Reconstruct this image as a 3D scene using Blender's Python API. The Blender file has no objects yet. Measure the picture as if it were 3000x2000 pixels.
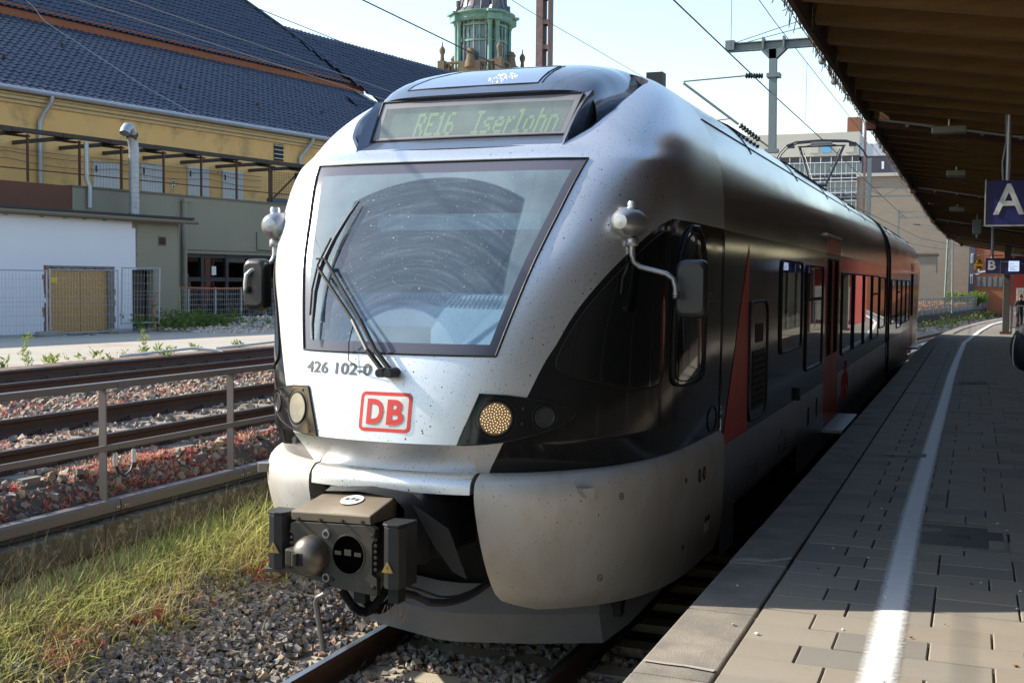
import bpy, bmesh, math, random
import numpy as np
from mathutils import Vector, Matrix
# ---------------------------------------------------------------- camera, light, exposure
scene = bpy.context.scene
CAM = np.array([3.28941, 0.0, 2.58365])
YAW, PITCH, ROLL, FPX = 0.37656571, -0.05151035, 0.00948519, 3419.69
def cam_axes():
    cy, sy = math.cos(YAW), math.sin(YAW); cp, sp = math.cos(PITCH), math.sin(PITCH)
    f = Vector((-sy*cp, cy*cp, sp)); r = Vector((cy, sy, 0)); u = r.cross(f)
    return math.cos(ROLL)*r + math.sin(ROLL)*u, -math.sin(ROLL)*r + math.cos(ROLL)*u, f
_r, _u, _f = cam_axes()
cd = bpy.data.cameras.new('camera'); cam = bpy.data.objects.new('camera', cd); scene.collection.objects.link(cam)
cd.sensor_width = 36.0; cd.lens = FPX/3000*36; cd.clip_start = 0.05; cd.clip_end = 4000
m = Matrix((( _r.x, _u.x, -_f.x, CAM[0]), (_r.y, _u.y, -_f.y, CAM[1]), (_r.z, _u.z, -_f.z, CAM[2]), (0, 0, 0, 1)))
cam.matrix_world = m
scene.camera = cam
SUN_EL = math.radians(36); SUN_AZ = math.radians(-98)      # azimuth clockwise from +Y
sdir = Vector((math.sin(SUN_AZ)*math.cos(SUN_EL), math.cos(SUN_AZ)*math.cos(SUN_EL), math.sin(SUN_EL)))
world = bpy.data.worlds.new('World'); scene.world = world; world.use_nodes = True
wn = world.node_tree; wn.nodes.clear()
sky = wn.nodes.new('ShaderNodeTexSky'); sky.sky_type = 'NISHITA'; sky.sun_disc = False
sky.sun_elevation = SUN_EL; sky.sun_rotation = SUN_AZ; sky.air_density = 1.3; sky.dust_density = 0.8; sky.ozone_density = 1.0
bg = wn.nodes.new('ShaderNodeBackground'); bg.inputs['Strength'].default_value = 0.15
wo = wn.nodes.new('ShaderNodeOutputWorld'); wn.links.new(sky.outputs[0], bg.inputs[0]); wn.links.new(bg.outputs[0], wo.inputs[0])
sl = bpy.data.lights.new('sun', 'SUN'); sl.energy = 4.2; sl.angle = math.radians(0.53); sl.color = (1.0, 0.93, 0.81)
so = bpy.data.objects.new('sun', sl); scene.collection.objects.link(so)
so.rotation_euler = sdir.to_track_quat('Z', 'Y').to_euler(); so.location = (-40, -15, 60)
vs = scene.view_settings; vs.view_transform = 'Standard'; vs.look = 'None'; vs.exposure = 0.95; vs.gamma = 1.0; vs.use_curve_mapping = False
scene.cycles.max_bounces = 8; scene.cycles.glossy_bounces = 4; scene.cycles.transparent_max_bounces = 16
scene.cycles.sample_clamp_indirect = 6.0; scene.cycles.caustics_reflective = False; scene.cycles.caustics_refractive = False
random.seed(7); rng = np.random.default_rng(11)
COL = scene.collection
# ---------------------------------------------------------------- materials
MATS = {}
def rgb(c): return (c[0], c[1], c[2], 1.0)
def pm(name, col, rough=0.6, metal=0.0, var=None, col2=None, vscale=3.0, bump=0.0, bscale=40.0, dirt=None, dcol=(.1,.08,.06), dscale=2.0,
       spots=None, scol=(.05,.04,.03), attr=None, coat=0.0, spec=0.5, stretch=None, rvar=0.0, emis=None, alpha=None):
    """procedural principled material; var = amount of noise mixing col -> col2; dirt = (low, high) noise thresholds; spots = list of (scale, radius)"""
    if name in MATS: return MATS[name]
    mt = bpy.data.materials.new(name); mt.use_nodes = True; nt = mt.node_tree; N = nt.nodes; L = nt.links
    b = N['Principled BSDF']; b.inputs['Roughness'].default_value = rough; b.inputs['Metallic'].default_value = metal
    b.inputs['Specular IOR Level'].default_value = spec
    if coat: b.inputs['Coat Weight'].default_value = coat; b.inputs['Coat Roughness'].default_value = 0.06
    tc = N.new('ShaderNodeTexCoord'); vec = tc.outputs['Object']
    if stretch:
        mp = N.new('ShaderNodeMapping'); mp.inputs['Scale'].default_value = stretch; L.new(vec, mp.inputs[0]); vec = mp.outputs[0]
    cur = None
    def noise(scale, detail=4, rough_=0.6):
        n = N.new('ShaderNodeTexNoise'); n.inputs['Scale'].default_value = scale; n.inputs['Detail'].default_value = detail
        n.inputs['Roughness'].default_value = rough_; L.new(vec, n.inputs['Vector']); return n.outputs[0]
    def ramp(src, lo, hi):
        r = N.new('ShaderNodeMapRange'); r.inputs[1].default_value = lo; r.inputs[2].default_value = hi; L.new(src, r.inputs[0]); return r.outputs[0]
    def mix(fac, a, bb):
        x = N.new('ShaderNodeMix'); x.data_type = 'RGBA'
        if isinstance(fac, (int, float)): x.inputs[0].default_value = fac
        else: L.new(fac, x.inputs[0])
        for s, v in ((6, a), (7, bb)):
            if isinstance(v, tuple): x.inputs[s].default_value = rgb(v)
            else: L.new(v, x.inputs[s])
        return x.outputs[2]
    def mul(src, k):
        q = N.new('ShaderNodeMath'); q.operation = 'MULTIPLY'; L.new(src, q.inputs[0]); q.inputs[1].default_value = k; return q.outputs[0]
    cur = tuple(col)
    if attr:
        at = N.new('ShaderNodeAttribute'); at.attribute_name = attr; cur = at.outputs['Color']
    if var:
        f = mul(ramp(noise(vscale), .3, .7), var); cur = mix(f, cur, tuple(col2 if col2 else [c*.6 for c in col]))
    if dirt:
        cur = mix(ramp(noise(dscale, 8, .65), *dirt), cur, tuple(dcol))
    if spots:
        for sc, rad in spots:
            v = N.new('ShaderNodeTexVoronoi'); v.inputs['Scale'].default_value = sc; L.new(vec, v.inputs['Vector'])
            n2 = noise(sc*2.3, 1); a = N.new('ShaderNodeMath'); a.operation = 'ADD'; L.new(v.outputs['Distance'], a.inputs[0]); L.new(mul(n2, .25), a.inputs[1])
            r = ramp(a.outputs[0], rad+.02+.1, rad-.02+.1)
            # keep only part of the cells
            g = N.new('ShaderNodeSeparateColor'); L.new(v.outputs['Color'], g.inputs[0]); k = ramp(g.outputs[0], .45, .5)
            mm = N.new('ShaderNodeMath'); mm.operation = 'MULTIPLY'; L.new(r, mm.inputs[0]); L.new(k, mm.inputs[1])
            cur = mix(mm.outputs[0], cur, tuple(scol))
    if isinstance(cur, tuple): b.inputs['Base Color'].default_value = rgb(cur)
    else: L.new(cur, b.inputs['Base Color'])
    if rvar:
        r = N.new('ShaderNodeMapRange'); r.inputs[1].default_value = .3; r.inputs[2].default_value = .7
        r.inputs[3].default_value = rough; r.inputs[4].default_value = min(1, rough+rvar); L.new(noise(vscale*2.1), r.inputs[0]); L.new(r.outputs[0], b.inputs['Roughness'])
    if bump:
        bp = N.new('ShaderNodeBump'); bp.inputs['Strength'].default_value = min(1, bump); bp.inputs['Distance'].default_value = .02*max(bump, .2)
        L.new(noise(bscale, 6), bp.inputs['Height']); L.new(bp.outputs[0], b.inputs['Normal'])
    if emis: b.inputs['Emission Color'].default_value = rgb(emis[0]); b.inputs['Emission Strength'].default_value = emis[1]
    MATS[name] = mt; return mt
def glass(name, tint=(.6,.7,.75), trans=0.75, rough=0.02, dust=0.0, dustcol=(.55,.58,.55), ior=1.5, speck=None, wipe=None, gboost=1.0):
    """thin pane: transparent tint + fresnel mirror + a diffuse dust film; wipe = (cx, cz, rin, rout) wiped ring in local x,z"""
    if name in MATS: return MATS[name]
    mt = bpy.data.materials.new(name); mt.use_nodes = True; nt = mt.node_tree; N = nt.nodes; L = nt.links; N.clear()
    out = N.new('ShaderNodeOutputMaterial')
    tr = N.new('ShaderNodeBsdfTransparent'); tr.inputs[0].default_value = rgb([c*trans for c in tint])
    gl = N.new('ShaderNodeBsdfAnisotropic') if False else N.new('ShaderNodeBsdfGlossy'); gl.inputs['Roughness'].default_value = rough
    fr = N.new('ShaderNodeLayerWeight'); fr.inputs[0].default_value = .5
    p5 = N.new('ShaderNodeMath'); p5.operation = 'POWER'; p5.inputs[1].default_value = 5.0; L.new(fr.outputs['Facing'], p5.inputs[0])
    sch = N.new('ShaderNodeMath'); sch.operation = 'MULTIPLY_ADD'; sch.inputs[1].default_value = .95; sch.inputs[2].default_value = .05; L.new(p5.outputs[0], sch.inputs[0])
    k = N.new('ShaderNodeMath'); k.operation = 'MULTIPLY'; k.use_clamp = True; k.inputs[1].default_value = gboost; L.new(sch.outputs[0], k.inputs[0])
    m1 = N.new('ShaderNodeMixShader'); L.new(k.outputs[0], m1.inputs[0]); L.new(tr.outputs[0], m1.inputs[1]); L.new(gl.outputs[0], m1.inputs[2])
    last = m1.outputs[0]
    if dust:
        tc = N.new('ShaderNodeTexCoord'); vec = tc.outputs['Object']
        def math2(op, a, b_=None, c_=None):
            q = N.new('ShaderNodeMath'); q.operation = op; q.use_clamp = False
            for i, v in enumerate((a, b_, c_)):
                if v is None: continue
                if isinstance(v, (int, float)): q.inputs[i].default_value = v
                else: L.new(v, q.inputs[i])
            return q.outputs[0]
        def mr(src, lo, hi, a=0., b_=1.):
            r = N.new('ShaderNodeMapRange'); r.inputs[1].default_value = lo; r.inputs[2].default_value = hi; r.inputs[3].default_value = a; r.inputs[4].default_value = b_
            L.new(src, r.inputs[0]); return r.outputs[0]
        nz = N.new('ShaderNodeTexNoise'); nz.inputs['Scale'].default_value = 3.0; nz.inputs['Detail'].default_value = 6; L.new(vec, nz.inputs['Vector'])
        fac = mr(nz.outputs[0], .3, .7, dust*.75, dust*1.2)
        if wipe:
            sx = N.new('ShaderNodeSeparateXYZ'); L.new(vec, sx.inputs[0])
            dx = math2('SUBTRACT', sx.outputs[0], wipe[0]); dz = math2('SUBTRACT', sx.outputs[2], wipe[1])
            r = math2('SQRT', math2('ADD', math2('MULTIPLY', dx, dx), math2('MULTIPLY', dz, dz)))
            ax = math2('ABSOLUTE', dx)
            ins = math2('MULTIPLY', math2('MULTIPLY', mr(r, wipe[3]+.006, wipe[3]-.006), mr(r, wipe[2]-.006, wipe[2]+.006)), mr(ax, .615, .60))
            # streaks that follow the blade
            cx = N.new('ShaderNodeCombineXYZ'); L.new(math2('MULTIPLY', r, 40.0), cx.inputs[0]); L.new(math2('MULTIPLY', dx, 3.0), cx.inputs[1])
            sn = N.new('ShaderNodeTexNoise'); sn.inputs['Scale'].default_value = 1.0; sn.inputs['Detail'].default_value = 3; L.new(cx.outputs[0], sn.inputs['Vector'])
            st = mr(sn.outputs[0], .45, .85, .22, .62)
            keep = math2('ADD', math2('MULTIPLY', ins, math2('SUBTRACT', st, 1.0)), 1.0)
            fac = math2('MULTIPLY', fac, keep)
        if speck:
            for sc, rad, amt in speck:
                v = N.new('ShaderNodeTexVoronoi'); v.inputs['Scale'].default_value = sc; L.new(vec, v.inputs['Vector'])
                g = N.new('ShaderNodeSeparateColor'); L.new(v.outputs['Color'], g.inputs[0])
                s_ = math2('MULTIPLY', math2('MULTIPLY', mr(v.outputs['Distance'], rad, rad*.4), mr(g.outputs[0], .5, .6)), amt)
                fac = math2('MAXIMUM', fac, s_)
        df = N.new('ShaderNodeBsdfDiffuse'); df.inputs[0].default_value = rgb(dustcol)
        m2 = N.new('ShaderNodeMixShader'); L.new(fac, m2.inputs[0]); L.new(last, m2.inputs[1]); L.new(df.outputs[0], m2.inputs[2]); last = m2.outputs[0]
    L.new(last, out.inputs[0]); MATS[name] = mt; return mt
# ---------------------------------------------------------------- mesh builder
class MB:
    def __init__(s): s.v = []; s.f = []; s.m = []; s.c = []; s.mi = 0; s.col = None
    def add(s, vs, fs):
        o = len(s.v); s.v += [tuple(p) for p in vs]; s.f += [tuple(i+o for i in f) for f in fs]; s.m += [s.mi]*len(fs)
        if s.col is not None: s.c += [s.col]*len(vs)
        return s
    def box(s, c, d, R=None):
        x, y, z = d[0]/2, d[1]/2, d[2]/2
        p = [Vector((i, j, k)) for i in (-x, x) for j in (-y, y) for k in (-z, z)]
        if R is not None: p = [R @ q for q in p]
        C = Vector(c); return s.add([q+C for q in p], [(0,1,3,2),(4,6,7,5),(0,4,5,1),(2,3,7,6),(0,2,6,4),(1,5,7,3)])
    def b2(s, a, b): # box from corners
        return s.box([(a[i]+b[i])/2 for i in range(3)], [abs(b[i]-a[i]) for i in range(3)])
    def bar(s, p, q, w, h=None, up=(0,0,1)):
        p, q = Vector(p), Vector(q); d = q-p; L = d.length
        if L < 1e-6: return s
        d.normalize(); up = Vector(up); sx = d.cross(up)
        if sx.length < 1e-4: sx = d.cross(Vector((1,0,0)))
        sx.normalize(); uz = sx.cross(d)
        R = Matrix((sx, d, uz)).transposed(); return s.box((p+q)/2, (w, L, h or w), R)
    def tube(s, pts, r, n=8, caps=True, rs=None):
        pts = [Vector(p) for p in pts]; ring = []; prev = None
        for i, p in enumerate(pts):
            d = (pts[min(i+1, len(pts)-1)]-pts[max(i-1, 0)])
            if d.length < 1e-9: d = Vector((0,0,1))
            d.normalize()
            if prev is None:
                a = d.cross(Vector((0,0,1)));
                if a.length < 1e-3: a = d.cross(Vector((1,0,0)))
            else: a = prev - d*prev.dot(d)
            a.normalize(); prev = a; b = d.cross(a); rr = rs[i] if rs else r
            ring.append([p + (a*math.cos(t)+b*math.sin(t))*rr for t in [2*math.pi*j/n for j in range(n)]])
        vs = [q for g in ring for q in g]; fs = []
        for i in range(len(ring)-1):
            for j in range(n): fs.append((i*n+j, i*n+(j+1)%n, (i+1)*n+(j+1)%n, (i+1)*n+j))
        if caps: fs += [tuple(range(n-1, -1, -1)), tuple(range((len(ring)-1)*n, len(ring)*n))]
        return s.add(vs, fs)
    def lathe(s, prof, c=(0,0,0), axis='Z', n=24, R=None):
        vs = []; C = Vector(c)
        for (r, h) in prof:
            for j in range(n):
                t = 2*math.pi*j/n; q = Vector((r*math.cos(t), r*math.sin(t), h))
                if axis == 'Y': q = Vector((q.x, q.z, q.y))
                elif axis == 'X': q = Vector((q.z, q.x, q.y))
                if R is not None: q = R @ q
                vs.append(q+C)
        k = len(prof); fs = [(i*n+j, i*n+(j+1)%n, (i+1)*n+(j+1)%n, (i+1)*n+j) for i in range(k-1) for j in range(n)]
        fs += [tuple(range(n-1,-1,-1)), tuple(range((k-1)*n, k*n))]
        return s.add(vs, fs)
    def grid(s, P, flip=False):
        nr, nc = len(P), len(P[0]); vs = [p for r in P for p in r]; fs = []
        for i in range(nr-1):
            for j in range(nc-1):
                q = (i*nc+j, i*nc+j+1, (i+1)*nc+j+1, (i+1)*nc+j); fs.append(q[::-1] if flip else q)
        return s.add(vs, fs)
    def prism(s, poly, d): # poly: 3D points, d: extrusion vector
        n = len(poly); a = [Vector(p) for p in poly]; D = Vector(d); b = [p+D for p in a]
        fs = [tuple(range(n-1,-1,-1)), tuple(range(n, 2*n))] + [(i, (i+1)%n, n+(i+1)%n, n+i) for i in range(n)]
        return s.add(a+b, fs)
    def build(s, name, mats, parent=None, smooth=False, loc=None, label=None, cat=None, group=None, kind=None, bevel=0, normals=True):
        me = bpy.data.meshes.new(name); V = s.v
        if loc is not None: V = [(p[0]-loc[0], p[1]-loc[1], p[2]-loc[2]) for p in V]
        me.from_pydata(V, [], s.f); me.update()
        if not isinstance(mats, (list, tuple)): mats = [mats]
        for mt in mats: me.materials.append(mt)
        if len(mats) > 1: me.polygons.foreach_set('material_index', np.array(s.m, dtype=np.int32))
        if s.c and len(s.c) == len(V):
            a = me.color_attributes.new('col', 'FLOAT_COLOR', 'POINT'); arr = np.ones((len(V), 4), np.float32); arr[:, :3] = np.array(s.c, np.float32); a.data.foreach_set('color', arr.ravel())
        if normals and len(s.f) < 60000:
            bm = bmesh.new(); bm.from_mesh(me); bmesh.ops.recalc_face_normals(bm, faces=bm.faces); bm.to_mesh(me); bm.free()
        o = bpy.data.objects.new(name, me); COL.objects.link(o)
        if loc is not None: o.location = loc
        if smooth: smooth_obj(o, smooth if isinstance(smooth, (int, float)) and smooth is not True else 40)
        if bevel:
            b = o.modifiers.new('bevel', 'BEVEL'); b.width = bevel; b.segments = 2; b.limit_method = 'ANGLE'; b.angle_limit = math.radians(50)
        if parent is not None:
            o.parent = parent; o.matrix_parent_inverse = parent_inv(parent)
        tag(o, label, cat, group, kind); return o
def parent_inv(p): return (Matrix.Translation(Vector(wloc(p)))).inverted()
def wloc(p):
    l = Vector(p.location)
    return l
def smooth_obj(o, ang=40):
    me = o.data; me.polygons.foreach_set('use_smooth', np.ones(len(me.polygons), bool))
    bm = bmesh.new(); bm.from_mesh(me); a = math.radians(ang)
    for e in bm.edges:
        if len(e.link_faces) == 2 and e.calc_face_angle(0) > a: e.smooth = False
    bm.to_mesh(me); bm.free()
def tag(o, label=None, cat=None, group=None, kind=None):
    if label: o['label'] = label
    if cat: o['category'] = cat
    if group: o['group'] = group
    if kind: o['kind'] = kind
    return o
def empty(name, loc, label=None, cat=None, group=None, kind=None):
    o = bpy.data.objects.new(name, None); o.location = loc; o.empty_display_size = .2; COL.objects.link(o); return tag(o, label, cat, group, kind)
def inst(name, me, parent, loc, rot=None, scale=None, mat=None):
    o = bpy.data.objects.new(name, me); COL.objects.link(o)
    M_ = Matrix.Translation(Vector(loc))
    if rot is not None: M_ = M_ @ (rot.to_4x4() if isinstance(rot, Matrix) else Matrix.Rotation(rot, 4, 'Z'))
    if scale is not None: M_ = M_ @ Matrix.Diagonal((*scale, 1))
    if parent is not None: o.parent = parent; o.matrix_parent_inverse = parent_inv(parent)
    o.matrix_basis = M_
    return o
def text_pts(body, size, bold=0.0, spacing=1.0, shear=0.0):
    """triangulated flat text as (verts2d, faces), origin at the left end of the baseline"""
    cu = bpy.data.curves.new('txt', 'FONT'); cu.body = body; cu.size = size; cu.offset = bold; cu.space_character = spacing; cu.shear = shear; cu.resolution_u = 4
    ob = bpy.data.objects.new('txt', cu); COL.objects.link(ob)
    dg = bpy.context.evaluated_depsgraph_get(); me = ob.evaluated_get(dg).to_mesh()
    bm = bmesh.new(); bm.from_mesh(me); bmesh.ops.triangulate(bm, faces=bm.faces)
    v = [(p.co.x, p.co.y) for p in bm.verts]; bm.verts.index_update(); f = [tuple(q.index for q in p.verts) for p in bm.faces]
    bm.free(); ob.evaluated_get(dg).to_mesh_clear(); bpy.data.objects.remove(ob); bpy.data.curves.remove(cu); return v, f
def fit_text(body, w, h, bold=0.0, spacing=1.0):
    v, f = text_pts(body, 1.0, bold, spacing); a = np.array(v); mn, mx = a.min(0), a.max(0)
    a = (a-mn)/(mx-mn)*np.array([w, h]); return a.tolist(), f
def wob(a): return (random.random()*2-1)*a
# ================================================================ TRAIN
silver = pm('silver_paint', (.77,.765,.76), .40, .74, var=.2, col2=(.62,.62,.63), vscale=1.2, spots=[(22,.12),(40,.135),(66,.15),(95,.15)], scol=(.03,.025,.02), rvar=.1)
def dusty_sunlit_front(mt, r0, r1, m0, m1):
    # road film plus sun brightness put into the finish by facing; flanks stay darker
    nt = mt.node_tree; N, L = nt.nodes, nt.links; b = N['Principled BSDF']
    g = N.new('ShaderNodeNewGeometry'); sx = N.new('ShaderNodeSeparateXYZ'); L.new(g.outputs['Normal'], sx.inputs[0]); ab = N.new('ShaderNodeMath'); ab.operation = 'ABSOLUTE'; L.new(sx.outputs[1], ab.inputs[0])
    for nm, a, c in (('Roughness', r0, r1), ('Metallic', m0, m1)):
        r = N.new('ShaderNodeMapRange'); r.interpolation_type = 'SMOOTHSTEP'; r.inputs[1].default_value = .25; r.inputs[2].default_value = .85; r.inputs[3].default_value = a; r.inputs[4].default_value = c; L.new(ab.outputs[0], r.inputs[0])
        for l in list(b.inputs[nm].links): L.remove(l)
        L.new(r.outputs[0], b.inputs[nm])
dusty_sunlit_front(silver, .27, .42, .90, .70); silver_ok = True
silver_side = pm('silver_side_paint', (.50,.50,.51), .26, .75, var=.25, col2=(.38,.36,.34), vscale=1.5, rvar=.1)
silver_low = pm('silver_bumper_paint', (.64,.62,.585), .46, .25, var=.3, col2=(.46,.42,.37), vscale=1.3, dirt=(.45,.9), dcol=(.40,.33,.25), dscale=2.2, stretch=(1,1,.5), spots=[(26,.10),(50,.12)], scol=(.04,.03,.025))
anthra = pm('anthracite_hood_paint', (.20,.22,.26), .16, .65, coat=.6, var=.2, col2=(.15,.165,.19), vscale=2, spots=[(60,.05)], scol=(.4,.4,.4))
black_gloss = pm('black_gloss_paint', (.010,.010,.011), .07, 0, spec=.42, var=.5, col2=(.03,.028,.025), vscale=1.5, rvar=.05)
red_paint = pm('red_paint', (.90,.075,.03), .32, 0, spec=.18, var=.2, col2=(.45,.03,.02))
rubber = pm('black_rubber', (.012,.012,.013), .55)
blackmat = pm('black_plastic', (.02,.021,.023), .38, var=.4, col2=(.04,.037,.03), vscale=9, spots=[(60,.05)], scol=(.3,.27,.22))
steel_dirty = pm('dirty_dark_steel', (.07,.066,.06), .5, .55, var=.6, col2=(.13,.105,.075), vscale=6, bump=.15, bscale=70, spots=[(45,.06),(90,.06)], scol=(.35,.3,.24))
coupler_tan = pm('dusty_steel_lid', (.30,.24,.17), .42, .45, var=.5, col2=(.2,.16,.11), vscale=5)
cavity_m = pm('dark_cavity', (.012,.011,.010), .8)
grey_metal = pm('grey_cast_metal', (.46,.46,.46), .34, .75, var=.4, col2=(.33,.32,.3), vscale=8, spots=[(50,.05)], scol=(.05,.05,.05))
plow_m = pm('plow_grey_paint', (.20,.20,.205), .55, .1, var=.5, col2=(.14,.135,.13), vscale=4, spots=[(70,.12),(130,.12)], scol=(.4,.4,.4))
frit = pm('windshield_border', (.10,.10,.125), .28, 0, spots=[(70,.06),(140,.06)], scol=(.5,.5,.45))
decal_dark = pm('decal_dark_grey', (.10,.11,.13), .45)
decal_red = pm('decal_red', (.72,.05,.035), .4, spots=[(55,.06),(110,.07)], scol=(.06,.03,.03))
decal_white = pm('decal_white', (.74,.74,.70), .45, spots=[(60,.05)], scol=(.1,.09,.08))
decal_yellow = pm('decal_yellow', (.62,.36,.05), .5, var=.5, col2=(.25,.15,.04), vscale=25)
ws_glass = glass('windshield_glass', (.66,.84,.95), .85, .02, dust=.34, dustcol=(.46,.60,.68), speck=[(42,.20,.42),(17,.10,.9),(75,.27,.34),(28,.14,.6)], wipe=(.045,1.99,.42,1.265), gboost=3.0)
disp_glass = glass('display_glass', (.75,.85,.85), .9, .03, dust=.30, dustcol=(.42,.50,.47), speck=[(60,.14,.45),(26,.08,.7)], gboost=1.2)
side_glass = glass('dark_side_glass', (.33,.37,.38), .55, .012, gboost=1.3)
cab_dash = pm('cab_dashboard', (.62,.68,.72), .6, var=.2, col2=(.3,.35,.38))
cab_dark = pm('cab_lining', (.20,.26,.34), .7)
NK = [1.43,1.7,2.0,2.4,2.8,3.2,3.5,3.75,3.95,4.1,4.2,4.235]; NN = [2.1,2.25,2.5,3.0,3.9,4.5,4.4,4.0,3.5,3,3,3]
WK = [1.3,2.8,3.1,3.35,3.55,3.75,3.9,4.02,4.12,4.19,4.225,4.24]; WW = [1.44,1.455,1.45,1.435,1.40,1.32,1.23,1.12,.97,.73,.40,.02]
YK = [1.43,1.615,1.915,2.138,2.6,3.0,3.366,3.481,3.7,3.869,4.0,4.1,4.18,4.22,4.24]; YY = [6.30,6.185,6.245,6.305,6.52,6.79,7.06,7.24,7.51,7.78,8.05,8.3,8.55,8.8,9.05]
BZ = [.48,.6,.8,1.0,1.2,1.32,1.37,1.42,1.435]; BY = [6.80,6.60,6.44,6.34,6.265,6.235,6.235,6.28,6.32]; BN = [2.2,2.25,2.4,2.6,2.7,2.6,2.5,2.4,2.3]; BW_ = [1.41,1.45,1.475,1.485,1.49,1.485,1.48,1.455,1.44]
YE = 9.15; MK = [1.43,2.14,2.6,3.0,3.4,4.24]; MM = [3.9,3.9,4.7,5.8,6.2,6.0]
def cub(xk, yk, x):
    xk = np.asarray(xk, float); yk = np.asarray(yk, float); h = np.diff(xk); d = np.diff(yk)/h; m_ = np.zeros_like(yk); m_[0] = d[0]; m_[-1] = d[-1]
    for i in range(1, len(xk)-1): m_[i] = 0 if d[i-1]*d[i] <= 0 else 2*d[i-1]*d[i]/(d[i-1]+d[i])
    x = min(max(x, xk[0]), xk[-1]); i = min(max(int(np.searchsorted(xk, x))-1, 0), len(h)-1); t = (x-xk[i])/h[i]
    return (2*t**3-3*t**2+1)*yk[i]+(t**3-2*t**2+t)*h[i]*m_[i]+(-2*t**3+3*t**2)*yk[i+1]+(t**3-t**2)*h[i]*m_[i+1]
_u = np.linspace(-1, 1, 801); _th = np.pi/2*(1+np.sign(_u)*(1-(1-np.abs(_u))**3)); _arc = {}
def nose0(z): return 6.185+(1.615-z)*.68 if z < 1.615 else cub(YK[1:], YY[1:], z)
def nrow(z, bump=False):
    k = (round(float(z), 4), bump)
    if k not in _arc:
        if bump: W, L, N = cub(BZ, BW_, z), YE-cub(BZ, BY, z), cub(BZ, BN, z)
        else: W, L, N = cub(WK, WW, z), YE-nose0(z), cub(NK, NN, z)
        c, s = np.cos(_th), np.clip(np.sin(_th), 0, 1); MX = 3.9 if bump else cub(MK, MM, z); x = W*np.sign(c)*np.abs(c)**(2/N); y = YE-L*s**(2/MX)
        d = np.concatenate([[0], np.cumsum(np.hypot(np.diff(x), np.diff(y)))]); _arc[k] = (x, y, d/d[-1], d[-1])
    return _arc[k]
def S(s, z, off=0.0, bump=False):
    """point on the nose: s = 0 right side seam .. 1 left side seam"""
    x, y, a, l = nrow(z, bump); px, py = np.interp(s, a, x), np.interp(s, a, y)
    if off:
        e = .004; q = np.array([np.interp(s+e, a, x)-np.interp(s-e, a, x), np.interp(s+e, a, y)-np.interp(s-e, a, y), 0])
        x2, y2, a2, _ = nrow(z+.01, bump); w = np.array([np.interp(s, a2, x2)-px, np.interp(s, a2, y2)-py, .01])
        n = np.cross(w, q); n /= max(np.linalg.norm(n), 1e-9)
        if n[1] > 0 and abs(px) < .9: n = -n
        if n[0]*px < 0 and abs(px) >= .9: n = -n
        return (px+n[0]*off, py+n[1]*off, z+n[2]*off)
    return (px, py, z)
def s_of_x(x, z, bump=False):
    X, Y, a, l = nrow(z, bump); return float(np.interp(-x, -X, a))
def nose_y(x, z):
    W, L, N = cub(WK, WW, z), YE-nose0(z), cub(NK, NN, z); return YE-L*(1-min(abs(x)/W, .9999)**N)**(1/cub(MK, MM, z))
def xw(z): return .657+(.981-.657)*(z-2.138)/(3.366-2.138)
SBZ = [1.43,1.635,1.893,2.124,2.177,2.391,2.61,2.796,2.953,3.004]; SBS = [.4149,.3992,.3827,.3679,.3631,.3474,.3234,.2935,.2548,.226]
def sb(z): return cub(SBZ, SBS, z)
train = empty('regional_train', (0, 9, 0), 'silver and black electric regional train standing at the platform', 'train')
def T(mb, name, mat, **k): return mb.build(name, mat, k.pop('parent', train), **k)
Z0, Z1, ZB = 2.138, 3.366, 3.006
zr = sorted(set([1.43,1.47,1.52,1.57,1.600,1.615,1.63,1.66] + np.linspace(1.7, Z0, 10).round(4).tolist() + [2.205] + np.linspace(2.26, 2.96, 18).round(4).tolist() + [ZB, 3.1, 3.2, 3.29, Z1, 3.39, 3.42, 3.45, 3.47] + np.linspace(3.485, 4.1, 22).round(4).tolist() + np.linspace(4.11, 4.2399, 16).round(4).tolist()))
nB, nP, nF, nW = 26, 12, 3, 26
def cut_x(z):
    return float(np.interp(z, [Z1, 3.485, 3.60, 3.75, 3.9, 4.24], [.981, .765, .90, .99, 1.03, 1.03])) if z < 3.9 else min(1.03, cub(WK, WW, z)-.05)
def cols(z):
    sw = s_of_x(xw(z) if z <= Z1 else cut_x(z), z); fr_ = .062/nrow(z)[3]; b_ = sb(z)
    b_ = min(b_, sw-.02)
    a = list(np.linspace(0, b_, nB+1)) + list(np.linspace(b_, sw, nP+1))[1:] + list(np.linspace(sw, sw+fr_, nF+1))[1:]
    h = a + list(np.linspace(sw+fr_, 1-sw-fr_, nW+1))[1:-1] + [1-q for q in a[::-1]]
    return h
G = [[S(s, z) for s in cols(z)] for z in zr]
shell, blk_r, blk_l, ws, wf = MB(), MB(), MB(), MB(), MB()
nc = len(G[0]); cB, cP, cF = nB, nB+nP, nB+nP+nF
def put(mb, i, j): mb.add([G[i][j], G[i][j+1], G[i+1][j+1], G[i+1][j]], [(0,1,2,3)])
for i in range(len(zr)-1):
    zm = (zr[i]+zr[i+1])/2
    for j in range(nc-1):
        jj = min(j, nc-2-j)
        if jj < cB and zm < ZB: put(blk_r if j < nc/2 else blk_l, i, j)
        elif jj >= cP and zm > 3.48: continue
        elif jj >= cP and Z0 < zm < Z1:
            if jj < cF or zm < 2.205 or zm > 3.29: put(wf, i, j)
            else: put(ws, i, j)
        else: put(shell, i, j)
def weld(o, d=1e-4):
    bm = bmesh.new(); bm.from_mesh(o.data); bmesh.ops.remove_doubles(bm, verts=bm.verts, dist=d); bmesh.ops.recalc_face_normals(bm, faces=bm.faces); bm.to_mesh(o.data); bm.free()
    return o
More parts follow.
